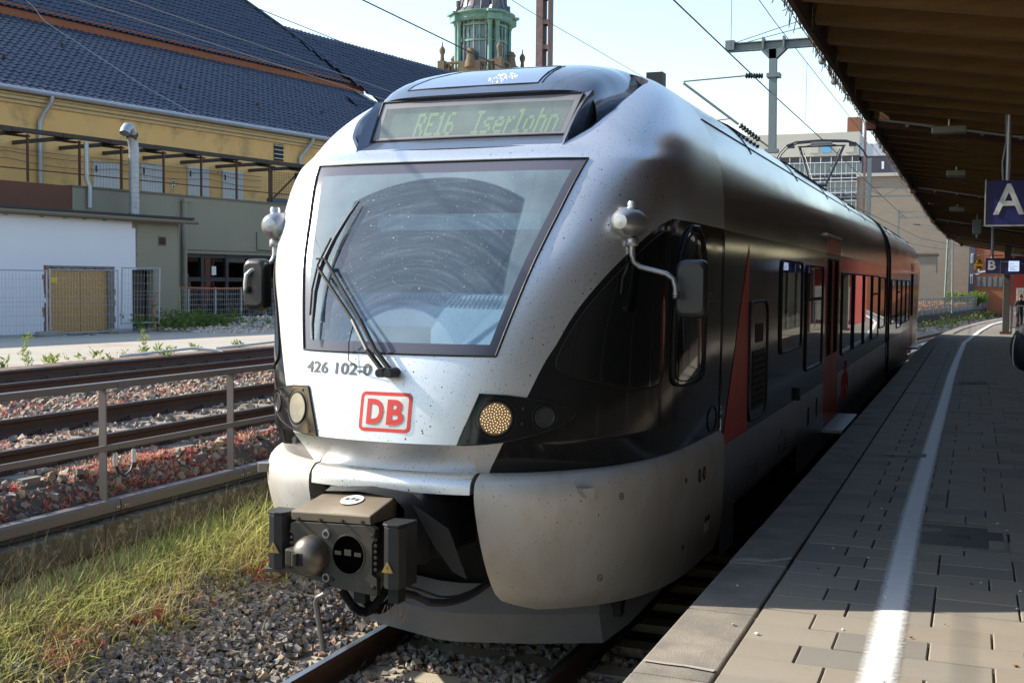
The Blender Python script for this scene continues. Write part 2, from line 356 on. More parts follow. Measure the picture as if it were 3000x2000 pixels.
def nose_part(mb, name, mat, **k):
    o = T(mb, name, mat, **k); weld(o); smooth_obj(o, 28); return o
zc_ = [z for z in zr if z >= 3.485]
rim = MB()
for mir in (False, True):
    f = (lambda s: 1-s) if mir else (lambda s: s)
    e0 = [S(f(s_of_x(max(cut_x(z), .01), z)), z) for z in zc_]
    rim.grid([e0, [(p[0]*.985, p[1]+.02, p[2]+.006) for p in e0], [(p[0]*.93, p[1]+.10, p[2]-.10) for p in e0], [(p[0]*.80, p[1]+.3, p[2]-.34) for p in e0]])
T(rim, 'shoulder_lining', anthra, smooth=50)
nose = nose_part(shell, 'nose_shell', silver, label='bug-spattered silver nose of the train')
for mb in (blk_r, blk_l): nose_part(mb, 'nose_side_panel', black_gloss, label='glossy black side panel of the nose')
wsh = nose_part(ws, 'windshield', ws_glass, label='dusty windshield with a wiped arc')
nose_part(wf, 'windshield_border', frit, parent=wsh)
per = [S(s_of_x(xw(z), z), z, .004) for z in np.linspace(Z0, Z1, 14)]; per += [S(s, Z1, .004) for s in np.linspace(s_of_x(xw(Z1), Z1), 1-s_of_x(xw(Z1), Z1), 16)][1:]
per += [S(1-s_of_x(xw(z), z), z, .004) for z in np.linspace(Z1, Z0, 14)][1:]; per += [S(s, Z0, .004) for s in np.linspace(1-s_of_x(xw(Z0), Z0), s_of_x(xw(Z0), Z0), 16)][1:]
T(MB().tube(per, .008, 6), 'windshield_seal', rubber, parent=wsh, smooth=True)
def patch(poly, off, n=10, bump=False, mirror=False):
    """closed polygon in (s,z) laid on the nose with a little thickness"""
    c = np.mean(np.array(poly), 0); out = MB(); P = []; m_ = len(poly)
    f = (lambda s: 1-s) if mirror else (lambda s: s)
    rings = []
    for k in range(n+1):
        t = k/n; rings.append([S(f(c[0]+(p[0]-c[0])*t), c[1]+(p[1]-c[1])*t, off, bump) for p in poly] if k else [S(f(c[0]), c[1], off, bump)])
    vs = rings[0][:]; fs = []; idx = [[0]]
    for k in range(1, n+1): idx.append(list(range(len(vs), len(vs)+m_))); vs += rings[k]
    for q in range(m_): fs.append((0, idx[1][q], idx[1][(q+1) % m_]))
    for k in range(1, n):
        for q in range(m_): fs.append((idx[k][q], idx[k+1][q], idx[k+1][(q+1) % m_], idx[k][(q+1) % m_]))
    # skirt
    sk = list(range(len(vs), len(vs)+m_)); vs += [S(f(p[0]), p[1], off-.012, bump) for p in poly]
    for q in range(m_): fs.append((idx[n][q], sk[q], sk[(q+1) % m_], idx[n][(q+1) % m_]))
    return out.add(vs, fs)
def dense(poly, k=4):
    out = []
    for i, p in enumerate(poly):
        q = poly[(i+1) % len(poly)]
        for t in range(k): out.append((p[0]+(q[0]-p[0])*t/k, p[1]+(q[1]-p[1])*t/k))
    return out
def smooth_poly(poly, it=2):
    for _ in range(it):
        out = []
        for i, p in enumerate(poly):
            q = poly[(i+1) % len(poly)]; out += [(p[0]*.75+q[0]*.25, p[1]*.75+q[1]*.25), (p[0]*.25+q[0]*.75, p[1]*.25+q[1]*.75)]
        poly = out
    return poly
HL = [(.4209,1.916),(.3988,1.907),(.3828,1.89),(.3558,1.856),(.3427,1.815),(.3393,1.787),(.3422,1.758),(.355,1.712),(.3736,1.672),(.3983,1.635),(.4168,1.62),(.4363,1.613)]
CW = [(.3615,2.07),(.3577,2.173),(.3426,2.381),(.3207,2.572),(.2942,2.737),(.2701,2.852),(.239,2.94),(.2302,2.862),(.2216,2.403),(.2165,2.057),(.2207,1.944),(.2324,1.898),(.2698,1.917),(.3158,1.969),(.3464,2.02)]
NWN = [(.205,2.975),(.098,2.985),(.088,2.0),(.098,1.875),(.19,1.87),(.199,2.0)]
lens = pm('headlight_lens', (.34,.33,.27), .25, .3, var=.6, col2=(.2,.19,.15), vscale=20)
lens_on = pm('headlight_lens_lit', (.30,.20,.09), .2, .2, var=.7, col2=(.14,.08,.03), vscale=14, emis=((1,.55,.2), .05))
dlens = pm('dark_side_lens', (.05,.052,.05), .12)
led = pm('lamp_led', (1,.9,.7), .3, emis=((1,.82,.55), .95))
clear = glass('clear_lens', (.9,.9,.9), .95, .02)
for mir in (False, True):
    f = (lambda s: 1-s) if mir else (lambda s: s)
    h = T(patch(dense(HL, 3), .010, 8, mirror=mir), 'headlight', black_gloss, smooth=30)
    edge = [S(f(p[0]), p[1], .011) for p in dense(HL, 3)]; T(MB().tube(edge+edge[:1], .004, 5), 'headlight_seal', rubber, parent=h)
    L = nrow(1.77)[3]
    for (s0, z0, r, mt, nm) in ((.407, 1.772, .094, lens_on, 'main_lamp'), (.367, 1.778, .055, dlens, 'side_lamp')):
        circ = lambda rr, off: [S(f(s0+rr/L*math.cos(t)), z0+rr*math.sin(t), off) for t in np.linspace(0, 2*math.pi, 33)[:-1]]
        T(patch([(s0+r/L*math.cos(t), z0+r*math.sin(t)) for t in np.linspace(0, 2*math.pi, 33)[:-1]], .014, 5, mirror=mir), nm, lens if (mir and nm == 'main_lamp') else mt, parent=h, smooth=30)
        e = circ(r+.004, .013); T(MB().tube(e+e[:1], .006, 6), 'lamp_ring', blackmat, parent=h, smooth=True)
        e = circ(r+.026, .010); T(MB().tube(e+e[:1], .0025, 5), 'lamp_groove', rubber, parent=h)
        if nm == 'main_lamp':
            lb = MB(); rr_ = random.Random(3 if mir else 4)
            for k in range(0 if mir else 90):
                a_, q_ = k*2.39996, math.sqrt((k+.5)/90)*r*.93
                p_ = S(f(s0+q_*math.cos(a_)/L), z0+q_*math.sin(a_), .017); lb.box(p_, (.0042,.003,.0042))
            if not mir: o_ = T(lb, 'lamp_led', led, parent=h); o_['kind'] = 'stuff'
    for (ss, zz) in ((.415,1.885),(.428,1.64),(.386,1.74),(.386,1.83)):
        p = S(f(ss), zz, .011); T(MB().lathe([(.0,-.002),(.009,-.002),(.009,.004),(.004,.005)], p, 'Y', 10), 'screw', rubber, parent=h)
    w = T(patch(dense(smooth_poly(CW, 1), 1), .006, 10, mirror=mir), 'cab_side_window', black_gloss if mir else pm('cab_window_glass', (.004,.005,.006), .02, coat=1.0, spec=.8), smooth=30, label='dark curved cab side window')
    ed = [S(f(p[0]), p[1], .007) for p in smooth_poly(CW, 2)]; T(MB().tube(ed+ed[:1], .005, 5), 'window_seal', rubber, parent=w)
    p2 = smooth_poly(NWN, 2)
    w = T(patch(p2, .008, 8, mirror=mir), 'narrow_cab_window', MATS['cab_window_glass'], smooth=30)
    for sc_, rr in ((1.0, .011), (.86, .004)):
        c0 = np.mean(np.array(p2), 0); ed = [S(f(c0[0]+(p[0]-c0[0])*sc_), c0[1]+(p[1]-c0[1])*(sc_**.5), .012) for p in p2]; T(MB().tube(ed+ed[:1], rr, 6), 'window_frame', blackmat, parent=w, smooth=True)
    mb = MB().tube([S(f(.1), 2.62, .012), S(f(.15), 2.62, .013), S(f(.2), 2.62, .012)], .006, 5); T(mb, 'window_bar', blackmat, parent=w)
    e = [S(f(.040+.022*math.cos(t)), 1.545+.10*math.sin(t), .004) for t in np.linspace(0, 2*math.pi, 25)]; T(MB().tube(e, .004, 5), 'access_flap', rubber)
    # vertical rubber strip at the cab seam
    T(MB().tube([S(f(.003), z, .006) for z in np.linspace(1.44, 2.98, 12)], .004, 5), 'body_seam', rubber)
# crease line shadow gap under nose, bumper
def brow(z0, z1, sa, sb_, n=24, mir=False, nz=10):
    f = (lambda s: 1-s) if mir else (lambda s: s)
    return [[S(f(s), z, 0, True) for s in [sa(z)+(sb_(z)-sa(z))*t for t in np.linspace(0, 1, n+1)]] for z in np.linspace(z0, z1, nz+1)]
def inner_s(z):
    zz = max(z, .48); base = s_of_x(.565, zz, True)
    if z < .62: base -= .028*((.62-z)/.14)**2
    return base
for mir in (False, True):
    zz = [.48,.49,.51,.54,.58,.64,.72,.8,.9,1.0,1.1,1.2,1.27,1.315,1.34,1.36,1.38,1.40,1.415,1.425]
    P = []; f = (lambda s: 1-s) if mir else (lambda s: s)
    for z in zz: P.append([S(f(s), z, 0, True) for s in np.linspace(0, inner_s(z), 27)])
    P2 = [[(p[0], p[1], p[2]) for p in r] for r in P]
    mb = MB().grid(P2)
    # returned inner edge, top and bottom lips
    ie = [r[-1] for r in P2]; mb.grid([[p, (p[0]*.97, p[1]+.16, p[2])] for p in ie])
    mb.grid([[p, (p[0]*.96, p[1]+.10, p[2]+.012)] for p in P2[-1]]); mb.grid([[p, (p[0]*.95, p[1]+.12, p[2]+.02)] for p in P2[0]])
    o = T(mb, 'bumper_panel', silver_low, label='grimy silver lower bumper panel'); weld(o); smooth_obj(o, 35)
    L = nrow(1.2, True)[3]
    for (ss, zz_, r) in ((.292,1.255,.018),(.316,.72,.020),(.165,1.22,.016),(.17,.74,.016)):
        e = [S(f(ss+r/L*math.cos(t)), zz_+r*1.15*math.sin(t), .002, True) for t in np.linspace(0, 2*math.pi, 21)]; T(MB().tube(e, .0022, 4), 'fastener_ring', rubber, parent=o)
        T(MB().bar(S(f(ss-.006/L), zz_-.004, .003, True), S(f(ss+.006/L), zz_+.004, .003, True), .004), 'fastener_slot', rubber, parent=o)
    for ss in (.10, .118):
        e = [S(f(ss+.026/L*math.cos(t)), 1.20+.045*math.sin(t), .004, True) for t in np.linspace(0, 2*math.pi, 25)]; q_ = T(MB().tube(e, .005, 5), 'socket_ring', rubber, parent=o)
        T(patch([(ss+.018/L*math.cos(t), 1.20+.032*math.sin(t)) for t in np.linspace(0, 2*math.pi, 17)[:-1]], .005, 3, True, mir), 'socket_cap', decal_yellow, parent=o)
    # little sight bracket
    a, b = S(f(.345), 1.33, 0, True), S(f(.325), 1.33, 0, True); d = Vector((b[0]-a[0], b[1]-a[1], 0)).normalized(); nn = Vector((-d.y, d.x, 0)); nn = nn if nn.y < 0 else -nn
    c0 = (Vector(a)+Vector(b))/2
    T(MB().prism([c0-d*.045+Vector((0,0,.018)), c0+d*.045+Vector((0,0,.018)), c0+d*.045-Vector((0,0,.045)), c0-d*.005-Vector((0,0,.045))], nn*.07), 'sight_bracket', grey_metal, parent=o)
    for k in range(2):
        T(patch([(.088-.012*k, .73),(.080-.012*k,.73),(.080-.012*k,.80),(.088-.012*k,.80)], .003, 2, True, mir), 'notice_sticker', decal_white, parent=o)
        T(patch([(.088-.012*k, .81),(.080-.012*k,.81),(.080-.012*k,.85),(.088-.012*k,.85)], .003, 2, True, mir), 'notice_sticker', rubber, parent=o)
# coupler lid in the middle
zz = [1.315,1.318,1.33,1.345,1.36,1.38,1.40,1.415,1.425]
P = [[S(s, z, 0, True) for s in np.linspace(s_of_x(.54, z, True), 1-s_of_x(.54, z, True), 31)] for z in zz]
mb = MB().grid(P); mb.grid([[p, (p[0], p[1]+.10, p[2]+.012)] for p in P[-1]]); mb.grid([[p, (p[0], p[1]+.07, p[2]-.004)] for p in P[0]])
for e in (0, -1): mb.grid([[r[e], (r[e][0], r[e][1]+.08, r[e][2])] for r in P])
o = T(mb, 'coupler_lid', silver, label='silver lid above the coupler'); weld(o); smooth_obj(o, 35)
# dark recess behind the bumper
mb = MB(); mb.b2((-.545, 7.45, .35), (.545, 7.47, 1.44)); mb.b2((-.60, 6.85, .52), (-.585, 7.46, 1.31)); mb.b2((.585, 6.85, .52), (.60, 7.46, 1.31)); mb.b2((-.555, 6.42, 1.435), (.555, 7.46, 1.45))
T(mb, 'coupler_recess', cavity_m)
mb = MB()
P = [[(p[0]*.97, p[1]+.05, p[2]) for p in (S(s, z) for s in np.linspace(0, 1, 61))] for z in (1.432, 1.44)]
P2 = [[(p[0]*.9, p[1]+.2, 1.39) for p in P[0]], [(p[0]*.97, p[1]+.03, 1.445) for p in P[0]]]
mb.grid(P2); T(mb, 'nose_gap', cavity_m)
# number and logo on the nose
def nose_text(name, v, f, x0, z0, mat, off=.004, **k):
    mb = MB(); mb.add([(x0+p[0], nose_y(x0+p[0], z0+p[1])-off, z0+p[1]) for p in v], f); return T(mb, name, mat, normals=False, **k)
v, f_ = fit_text('426 102-0', .505, .074, .022, 1.02); nose_text('running_number', v, f_, -.615, 2.002, decal_dark, label='running number 426 102-0')
def rring(cx, cz, w, h, r, n=6):
    out = []
    for (sx, sz, a0) in ((1,1,0),(-1,1,90),(-1,-1,180),(1,-1,270)):
        for k in range(n+1):
            t = math.radians(a0+90*k/n); out.append((cx+sx*(w/2-r)+r*math.cos(t), cz+sz*(h/2-r)+r*math.sin(t)))
    return out
LC = (.015, 1.792)
def on_nose(p, off): return (p[0], nose_y(p[0], p[1])-off, p[1])
o1, i1 = rring(*LC, .345, .236, .034), rring(*LC, .302, .193, .016); n_ = len(o1)
mb = MB(); mb.add([on_nose(p, .005) for p in o1]+[on_nose(p, .005) for p in i1], [(i, (i+1) % n_, n_+(i+1) % n_, n_+i) for i in range(n_)])
logo = T(mb, 'logo', decal_red, label='red DB logo', normals=False)
mb = MB(); rings = [[on_nose((LC[0]+(p[0]-LC[0])*t, LC[1]+(p[1]-LC[1])*t), .0045) for p in i1] for t in np.linspace(.02, 1, 8)]
mb.grid([r+r[:1] for r in rings]); T(mb, 'logo_field', decal_white, parent=logo, normals=False)
for ch, x0, w in (('D', -.108, .112), ('B', .028, .112)):
    v, f_ = fit_text(ch, w, .150, .035); mb = MB(); mb.add([on_nose((x0+p[0], 1.718+p[1]), .007) for p in v], f_); T(mb, 'logo_letter', decal_red, parent=logo, normals=False)
# destination hood
mb = MB(); ys = np.linspace(7.60, 9.3, 22)
def hood_w(y): return np.interp(y, [7.3, 7.65, 8.0, 8.6, 9.3], [.80, .860, .895, .98, 1.09])
def hood_t(y): return np.interp(y, [7.60, 7.66, 7.75, 7.9, 8.1, 8.35, 8.65, 9.0, 9.3], [3.90, 3.945, 4.0, 4.07, 4.14, 4.205, 4.25, 4.265, 4.262])
def hood_n(y): return np.interp(y, [7.6, 8.0, 8.5], [9.0, 6.0, 4.5])
def hood_pt(y, t):
    n = hood_n(y); B, Tt = hood_w(y), hood_t(y); zb = 3.42; c, s = math.cos(t), math.sin(t)
    yy = y + .10*(abs(c)**(2/n))**3*max(0, 1-(y-7.6)/.5)
    return (B*np.sign(c)*abs(c)**(2/n), yy, zb+(Tt-zb)*abs(s)**(2/n))
tt = np.pi*np.linspace(0, 1, 61); H = [[hood_pt(y, t) for t in tt] for y in ys]; mb.grid(H)
fr = H[0]; mb.grid([fr, [(p[0]*.985, p[1]+.05, p[2]-.03) for p in fr]])
hood = T(mb, 'display_hood', anthra, label='glossy dark hood over the destination display'); weld(hood); smooth_obj(hood, 40)
GT, GB = [(-.77,7.665,3.872),(.77,7.665,3.872)], [(-.725,7.40,3.560),(.725,7.40,3.560)]
def bilin(u, v, off=0): # display plane, u left..right, v bottom..top
    a = np.array(GB[0])*(1-u)+np.array(GB[1])*u; b = np.array(GT[0])*(1-u)+np.array(GT[1])*u; p = a*(1-v)+b*v
    n = np.array([0, -.76, .65]); p = p+n*(off); p[1] -= .03*(1-(2*u-1)**2); return tuple(p)
def dpatch(u0, u1, v0, v1, off, nu=8): return [[bilin(u, v, off) for u in np.linspace(u0, u1, nu+1)] for v in (v0, v1)]
for sg in (-1, 1): # cheeks running forward to the notch corners
    Fr, Rw, In = [], [], []
    for t in np.linspace(0, 1, 13):
        g_ = bilin(0 if sg < 0 else 1, 1-t); b_ = math.sin(math.pi*t)
        f_x = .828-.063*t+.004*b_; f_y = 7.67-.42*t-.03*b_; f_z = 3.89-.415*t+.02*b_
        Fr.append((sg*f_x, f_y, f_z)); In.append((sg*abs(g_[0]), g_[1]+.01, g_[2])); Rw.append((sg*(f_x+.015*(1-t)), f_y+.40-.10*t, f_z-.02-.05*t))
    mb = MB(); mb.grid([Rw, [(p[0]+sg*.006, p[1]+.03, p[2]) for p in Fr], Fr, [(p[0]-sg*.03, p[1]+.012, p[2]-.01) for p in Fr], In]); o = T(mb, 'hood_cheek', anthra, parent=hood); smooth_obj(o, 60)
dfr = pm('display_border', (.20,.19,.20), .4, spots=[(60,.06)], scol=(.5,.5,.45))
mb = MB(); mb.grid(dpatch(0,1,0,.09,0)); mb.grid(dpatch(0,1,.84,1,0)); mb.grid(dpatch(0,.03,.09,.84,0,2)); mb.grid(dpatch(.97,1,.09,.84,0,2))
dsp = T(mb, 'destination_display', dfr, label='destination display reading Iserlohn')
T(MB().grid(dpatch(.03,.97,.09,.84,.001)), 'display_pane', disp_glass, parent=dsp)
back = pm('display_matrix', (.045,.055,.05), .6); T(MB().grid(dpatch(.0,1,.0,1,-.035)), 'display_matrix', back, parent=dsp)
FONT = {'I':['111','010','010','010','010','010','111'],'s':['0000','0000','0111','1000','0110','0001','1110'],'e':['0000','0000','0110','1001','1111','1000','0111'],
 'r':['000','000','101','110','100','100','100'],'l':['110','010','010','010','010','010','111'],'o':['0000','0000','0110','1001','1001','1001','0110'],
 'h':['1000','1000','1110','1001','1001','1001','1001'],'n':['0000','0000','1110','1001','1001','1001','1001'],'1':['010','110','010','010','010','010','111'],
 '6':['0110','1000','1000','1110','1001','1001','0110'],'R':['1110','1001','1001','1110','1010','1001','1001'],'E':['1111','1000','1000','1110','1000','1000','1111'],' ':['000']*7}
dots = MB(); cu = .21; du = .0057
for ch in 'RE16  Iserlohn':
    g = FONT[ch]
    for r_, rowb in enumerate(g):
        for c_, bit in enumerate(rowb):
            if bit == '1':
                for sx_ in (0, 1):
                    for sz_ in (0, 1):
                        u, v = cu+c_*2*du+sx_*du, .74-(r_*2+sz_)*.042
                        p = [bilin(u, v, -.028), bilin(u+du*.72, v, -.028), bilin(u+du*.72, v-.031, -.028), bilin(u, v-.031, -.028)]; dots.add(p, [(0,1,2,3)])
    cu += (len(g[0])+1)*2*du
dm = pm('display_dots', (.35,.5,.12), .5, emis=((.42,.68,.12), .15)); T(dots, 'display_text', dm, parent=dsp, normals=False)
sill = MB().grid([[(x, nose_y(.74, 3.49)-.02-.03*(1-(x/.75)**2), 3.475) for x in np.linspace(-.755, .755, 13)], [bilin((x+.725)/1.45, -.0, .0) for x in np.linspace(-.725, .725, 13)]])
T(sill, 'display_sill', anthra, parent=dsp)
for (a, b) in (((0,0),(1,0)), ((0,1),(1,1)), ((0,0),(0,1)), ((1,0),(1,1))):
    T(MB().tube([bilin(a[0]+(b[0]-a[0])*t, a[1]+(b[1]-a[1])*t, .006) for t in np.linspace(0, 1, 9)], .007, 5), 'display_seal', rubber, parent=dsp)
# upper light window in the hood
def hood_s(x, y, off=.003):
    B, Tt = hood_w(y), hood_t(y); n = hood_n(y); z = 3.42+(Tt-3.42)*max(0, 1-min(1, abs(x)/B)**n)**(1/n); yy = y+.10*(min(1, abs(x)/B))**3*max(0, 1-(y-7.6)/.5); return (x, yy, z+off)
upl = pm('upper_light_pane', (.30,.36,.45), .08, .4, coat=1.0)
mb = MB(); rows = []
for t in np.linspace(0, 1, 8):
    y = 7.69+.50*t; xl = -.60+.28*t**1.3; xr = .42; rows.append([hood_s(xl+(xr-xl)*k/12, y) for k in range(13)])
mb.grid(rows); upw = T(mb, 'upper_lamp_window', upl, parent=hood, smooth=True)
bd = rows[0]+[r[-1] for r in rows[1:]]+rows[-1][::-1][1:]+[r[0] for r in rows[::-1][1:]]
T(MB().tube(bd, .004, 5), 'hood_seam', rubber, parent=hood)
T(MB().tube([hood_s(.45, y) for y in np.linspace(7.69, 8.19, 8)], .003, 5), 'hood_seam', rubber, parent=hood)
mb = MB(); rr_ = random.Random(5)
for k in range(46):
    a_, q_ = rr_.uniform(0, 6.28), math.sqrt(rr_.random())*.11; p = hood_s(.10+q_*math.cos(a_), 7.83+q_*.9*math.sin(a_), .006); mb.box(p, (.0045,.0045,.003))
o_ = T(mb, 'upper_lamp_led', led, parent=hood); o_['kind'] = 'stuff'
for (x, y, w) in ((-.3,9.25,.06),(.1,9.5,.12),(.45,9.4,.08),(.75,9.6,.14)): T(MB().b2((x-w/2, y, 4.22), (x+w/2, y+.12, 4.34)), 'roof_fitting', rubber)
# mirrors
for sg in (-1, 1):
    px, py, pz = 1.30*sg, 7.05, 2.955
    mr_ = MB(); prof = [(.001,-.16),(.045,-.155),(.078,-.12),(.095,-.06),(.098,0),(.09,.06),(.07,.12),(.045,.18),(.02,.24),(.001,.27)]
    R_ = Matrix.Rotation(math.radians(-8*sg), 3, 'Z'); mr_.lathe(prof, (px-.02*sg, py+.02, pz), 'Y', 20, R_)
    mir_o = T(mr_, 'wing_mirror', grey_metal, smooth=40, label='black wing mirror on a silver arm, ' + ('platform side' if sg > 0 else 'track side'))
    T(MB().lathe([(.001,-.0),(.034,0),(.036,.03),(.030,.045),(.001,.046)], (px, py, pz+.085), 'Z', 14), 'pivot_cap', grey_metal, parent=mir_o, smooth=40)
    T(MB().lathe([(.037,-.02),(.040,-.015),(.040,.02),(.036,.03)], (px, py, pz-.125), 'Z', 14), 'pivot_collar', grey_metal, parent=mir_o, smooth=40)
    T(MB().tube([(px, py, pz-.10), (px-.11*sg, py+.05, pz+.0), (px-.2*sg, py+.10, pz)], .05, 10, rs=[.03,.05,.06]), 'pod_mount', grey_metal, parent=mir_o, smooth=True)
    A = [(px, py, pz-.14), (px, py, pz-.20), (px+.012*sg, py, pz-.245), (px+.05*sg, py+.005, pz-.275), (px+.13*sg, py+.02, pz-.295), (px+.21*sg, py+.03, pz-.315), (px+.255*sg, py+.035, pz-.345), (px+.27*sg, py+.04, pz-.40), (px+.27*sg, py+.045, pz-.46)]
    if sg < 0: A = [(px, py, pz-.14), (px, py, pz-.20), (px-.012, py-.015, pz-.245), (px-.035, py-.05, pz-.275), (px-.07, py-.09, pz-.295), (px-.11, py-.13, pz-.315), (px-.135, py-.15, pz-.345), (px-.14, py-.155, pz-.40), (px-.14, py-.155, pz-.45)]
    rs_ = [.020]*2+[.016]*(len(A)-2); T(MB().tube(A, .016, 12, rs=rs_), 'mirror_arm', grey_metal, parent=mir_o, smooth=True)
    hx, hy = (px+.34, py+.19) if sg > 0 else (px-.10, py-.07); hz = 2.545; hw, hd, hh = (.10, .05, .185) if sg > 0 else (.088, .05, .18)
    mb = MB(); pts = rring(0, 0, 2*hw, 2*hh, .05, 5)
    for (yo, k) in ((-hd, .86), (-hd*.8, .95), (-hd*.2, 1.0), (hd*.7, 1.0), (hd, .96)): pass
    layers = [[(hx+p[0]*k, hy+yo, hz+p[1]*k) for p in pts] for (yo, k) in ((-hd*1.15, .80), (-hd, .90), (-hd*.6, .98), (hd*.5, 1.0), (hd*.9, .98))]
    mb.grid([l+l[:1] for l in layers]); nL = len(pts); base = len(mb.v); mb.add(layers[0], [tuple(range(nL))]); mb.add(layers[-1], [tuple(range(nL))])
    T(mb, 'mirror_housing', blackmat, parent=mir_o, smooth=35)
    mb = MB().add([(p[0]*.9+hx*.1, p[1]+.003, p[2]*.9+hz*.1) for p in layers[-1]], [tuple(range(nL))]); T(mb, 'mirror_pane', pm('mirror', (.8,.8,.8), .03, 1.0), parent=mir_o)
    T(MB().tube([A[-1], (A[-1][0], A[-1][1]+.01, hz-.02), (A[-1][0], A[-1][1]+.01, hz-.06)], .022, 10), 'arm_socket', blackmat, parent=mir_o, smooth=True)
# wiper
def wpt(x, z, off): return (x, nose_y(x, z)-off, z)
wp = T(MB().tube([wpt(-.565, 2.205, .035), wpt(-.585, 2.3, .045), wpt(-.612, 2.5, .05), wpt(-.612, 2.66, .055), wpt(-.58, 2.85, .05), wpt(-.54, 3.0, .045), wpt(-.505, 3.10, .035)], .012, 6, rs=[.007,.010,.014,.016,.014,.010,.006]), 'wiper', rubber, smooth=True, label='long black windshield wiper')
T(MB().tube([wpt(-.60, 2.36, .075), wpt(-.625, 2.52, .08), wpt(-.625, 2.68, .085), wpt(-.592, 2.85, .08)], .007, 6), 'wiper_bow', blackmat, parent=wp, smooth=True)
for (x0, x1, w) in ((.0, -.615, .022), (.055, -.575, .022)):
    T(MB().bar(wpt(x0, 2.045, .07), wpt(x0-.12, 2.16, .075), w*1.4, .018), 'wiper_arm', blackmat, parent=wp)
    T(MB().bar(wpt(x0-.118, 2.158, .075), wpt(x0-.26, 2.34, .085), w, .016), 'wiper_arm', grey_metal if x0 < .03 else blackmat, parent=wp)
    T(MB().bar(wpt(x0-.255, 2.335, .085), wpt(x1, 2.71 if x0 > .03 else 2.66, .09), w*.62, .014), 'wiper_arm', blackmat, parent=wp)
    T(MB().lathe([(.001,-.06),(.026,-.06),(.03,-.02),(.03,.06)], wpt(x0+.005, 2.03, .06), 'Y', 14), 'wiper_pivot', rubber, parent=wp, smooth=40)
T(MB().bar(wpt(-.64, 2.715, .09), wpt(-.565, 2.715, .09), .03, .012), 'wiper_bracket', blackmat, parent=wp)
T(MB().tube([wpt(-.26, 2.31, .06), wpt(-.285, 2.2, .03), wpt(-.265, 2.09, .03), wpt(-.2, 2.055, .03), wpt(-.1, 2.06, .04)], .004, 5), 'washer_hose', rubber, parent=wp)
# ---------------------------------------------------------------- cab interior
lin = MB()
for z0_, z1_ in zip(np.linspace(1.66, 3.33, 13)[:-1], np.linspace(1.66, 3.33, 13)[1:]):
    for mir in (False, True):
        f = (lambda s: 1-s) if mir else (lambda s: s)
        e_ = lambda z: s_of_x(xw(max(z, 1.9)), z)-.016
        lin.grid([[S(f(s), z, -.045) for s in np.linspace(.0, e_(z), 14)] for z in (z0_, z1_)])
lin.grid([[S(s, z, -.05) for s in np.linspace(.38, .62, 14)] for z in (1.62, 1.8, 1.98, 2.10)])
T(lin, 'nose_lining', cab_dark)
cabm = MB(); cabm.b2((-.9, 7.2, 1.60), (.9, 9.0, 1.62)); cabm.b2((-1.3, 8.95, 1.5), (1.3, 9.0, 3.75)); cabm.b2((-1.2, 7.5, 3.40), (1.2, 9.0, 3.42)); cabm.b2((-.85, 7.2, 3.36), (.85, 7.5, 3.385))
for sg in (-1, 1): cabm.b2((sg*1.30, 7.6, 1.6), (sg*1.28, 9.0, 3.4))
cab = T(cabm, 'cab_interior', cab_dark)
dash = MB(); prof = [(6.52, 2.08), (6.75, 2.18), (6.98, 2.40), (7.12, 2.485), (7.3, 2.50), (7.36, 2.46), (7.36, 1.65)]
xs = [-1.05, -.95, -.6, 0, .6, .8, .95, 1.05]
dash.grid([[(x*(.64 if y < 6.6 else (.78 if y < 6.8 else (.92 if y < 7 else 1.0))), y+.10*(x/1.05)**2, z) for x in xs] for (y, z) in prof]); dsh = T(dash, 'dashboard', cab_dash, parent=cab, smooth=30)
mb = MB()
for k in range(34):
    x = -.52+k*.032; mb.bar((x, 6.99+.09*(x/1.05)**2, 2.425), (x+.014, 7.085+.09*(x/1.05)**2, 2.484), .012, .006)
o_ = T(mb, 'dashboard_louvre', cab_dark, parent=cab)
T(MB().b2((-.62, 7.30, 2.93), (.60, 7.315, 3.04)), 'sun_blind', pm('sun_blind', (.55,.58,.54), .8), parent=cab)
T(MB().b2((-.2, 6.47, 2.13), (.18, 6.5, 2.30)), 'dashboard_device', frit, parent=cab)
T(MB().b2((-.42, 8.3, 1.9), (.12, 8.4, 2.75)), 'driver_seat', cab_dark, parent=cab, bevel=.05)
# ---------------------------------------------------------------- carriages
inner_wall = pm('carriage_lining', (.35,.35,.36), .6)
dark_band = pm('anthracite_band', (.022,.023,.025), .10, 0, spec=.22, var=.5, col2=(.04,.037,.034), vscale=1.4, stretch=(1,2.2,.25), bump=.06, bscale=2.2)
roof_m = pm('roof_silver', (.50,.51,.53), .14, .88, var=.5, col2=(.38,.38,.40), vscale=.9, stretch=(1,.25,1), rvar=.08)
under_m = pm('underframe', (.016,.015,.014), .8)
SEC = [(cub(WK, WW, z), z) for z in [2.9, 3.0, 3.1, 3.2, 3.3, 3.4, 3.5, 3.6, 3.7, 3.8, 3.87, 3.94, 4.0, 4.05, 4.1, 4.14, 4.18, 4.21, 4.23, 4.24]]
def wall(mb, x, y0, y1, z0, z1, holes):
    ys = sorted(set([y0, y1]+[v for h in holes for v in h[:2]])); zs = sorted(set([z0, z1]+[v for h in holes for v in h[2:]]))
    for a, b in zip(ys[:-1], ys[1:]):
        for c, d in zip(zs[:-1], zs[1:]):
            m_ = ((a+b)/2, (c+d)/2)
            if any(h[0] < m_[0] < h[1] and h[2] < m_[1] < h[3] for h in holes): continue
            mb.add([(x, a, c), (x, b, c), (x, b, d), (x, a, d)], [(0,1,2,3)])
def rrect(y0, y1, z0, z1, r, n=5):
    return [(p[0], p[1]) for p in rring((y0+y1)/2, (z0+z1)/2, y1-y0, z1-z0, r, n)]
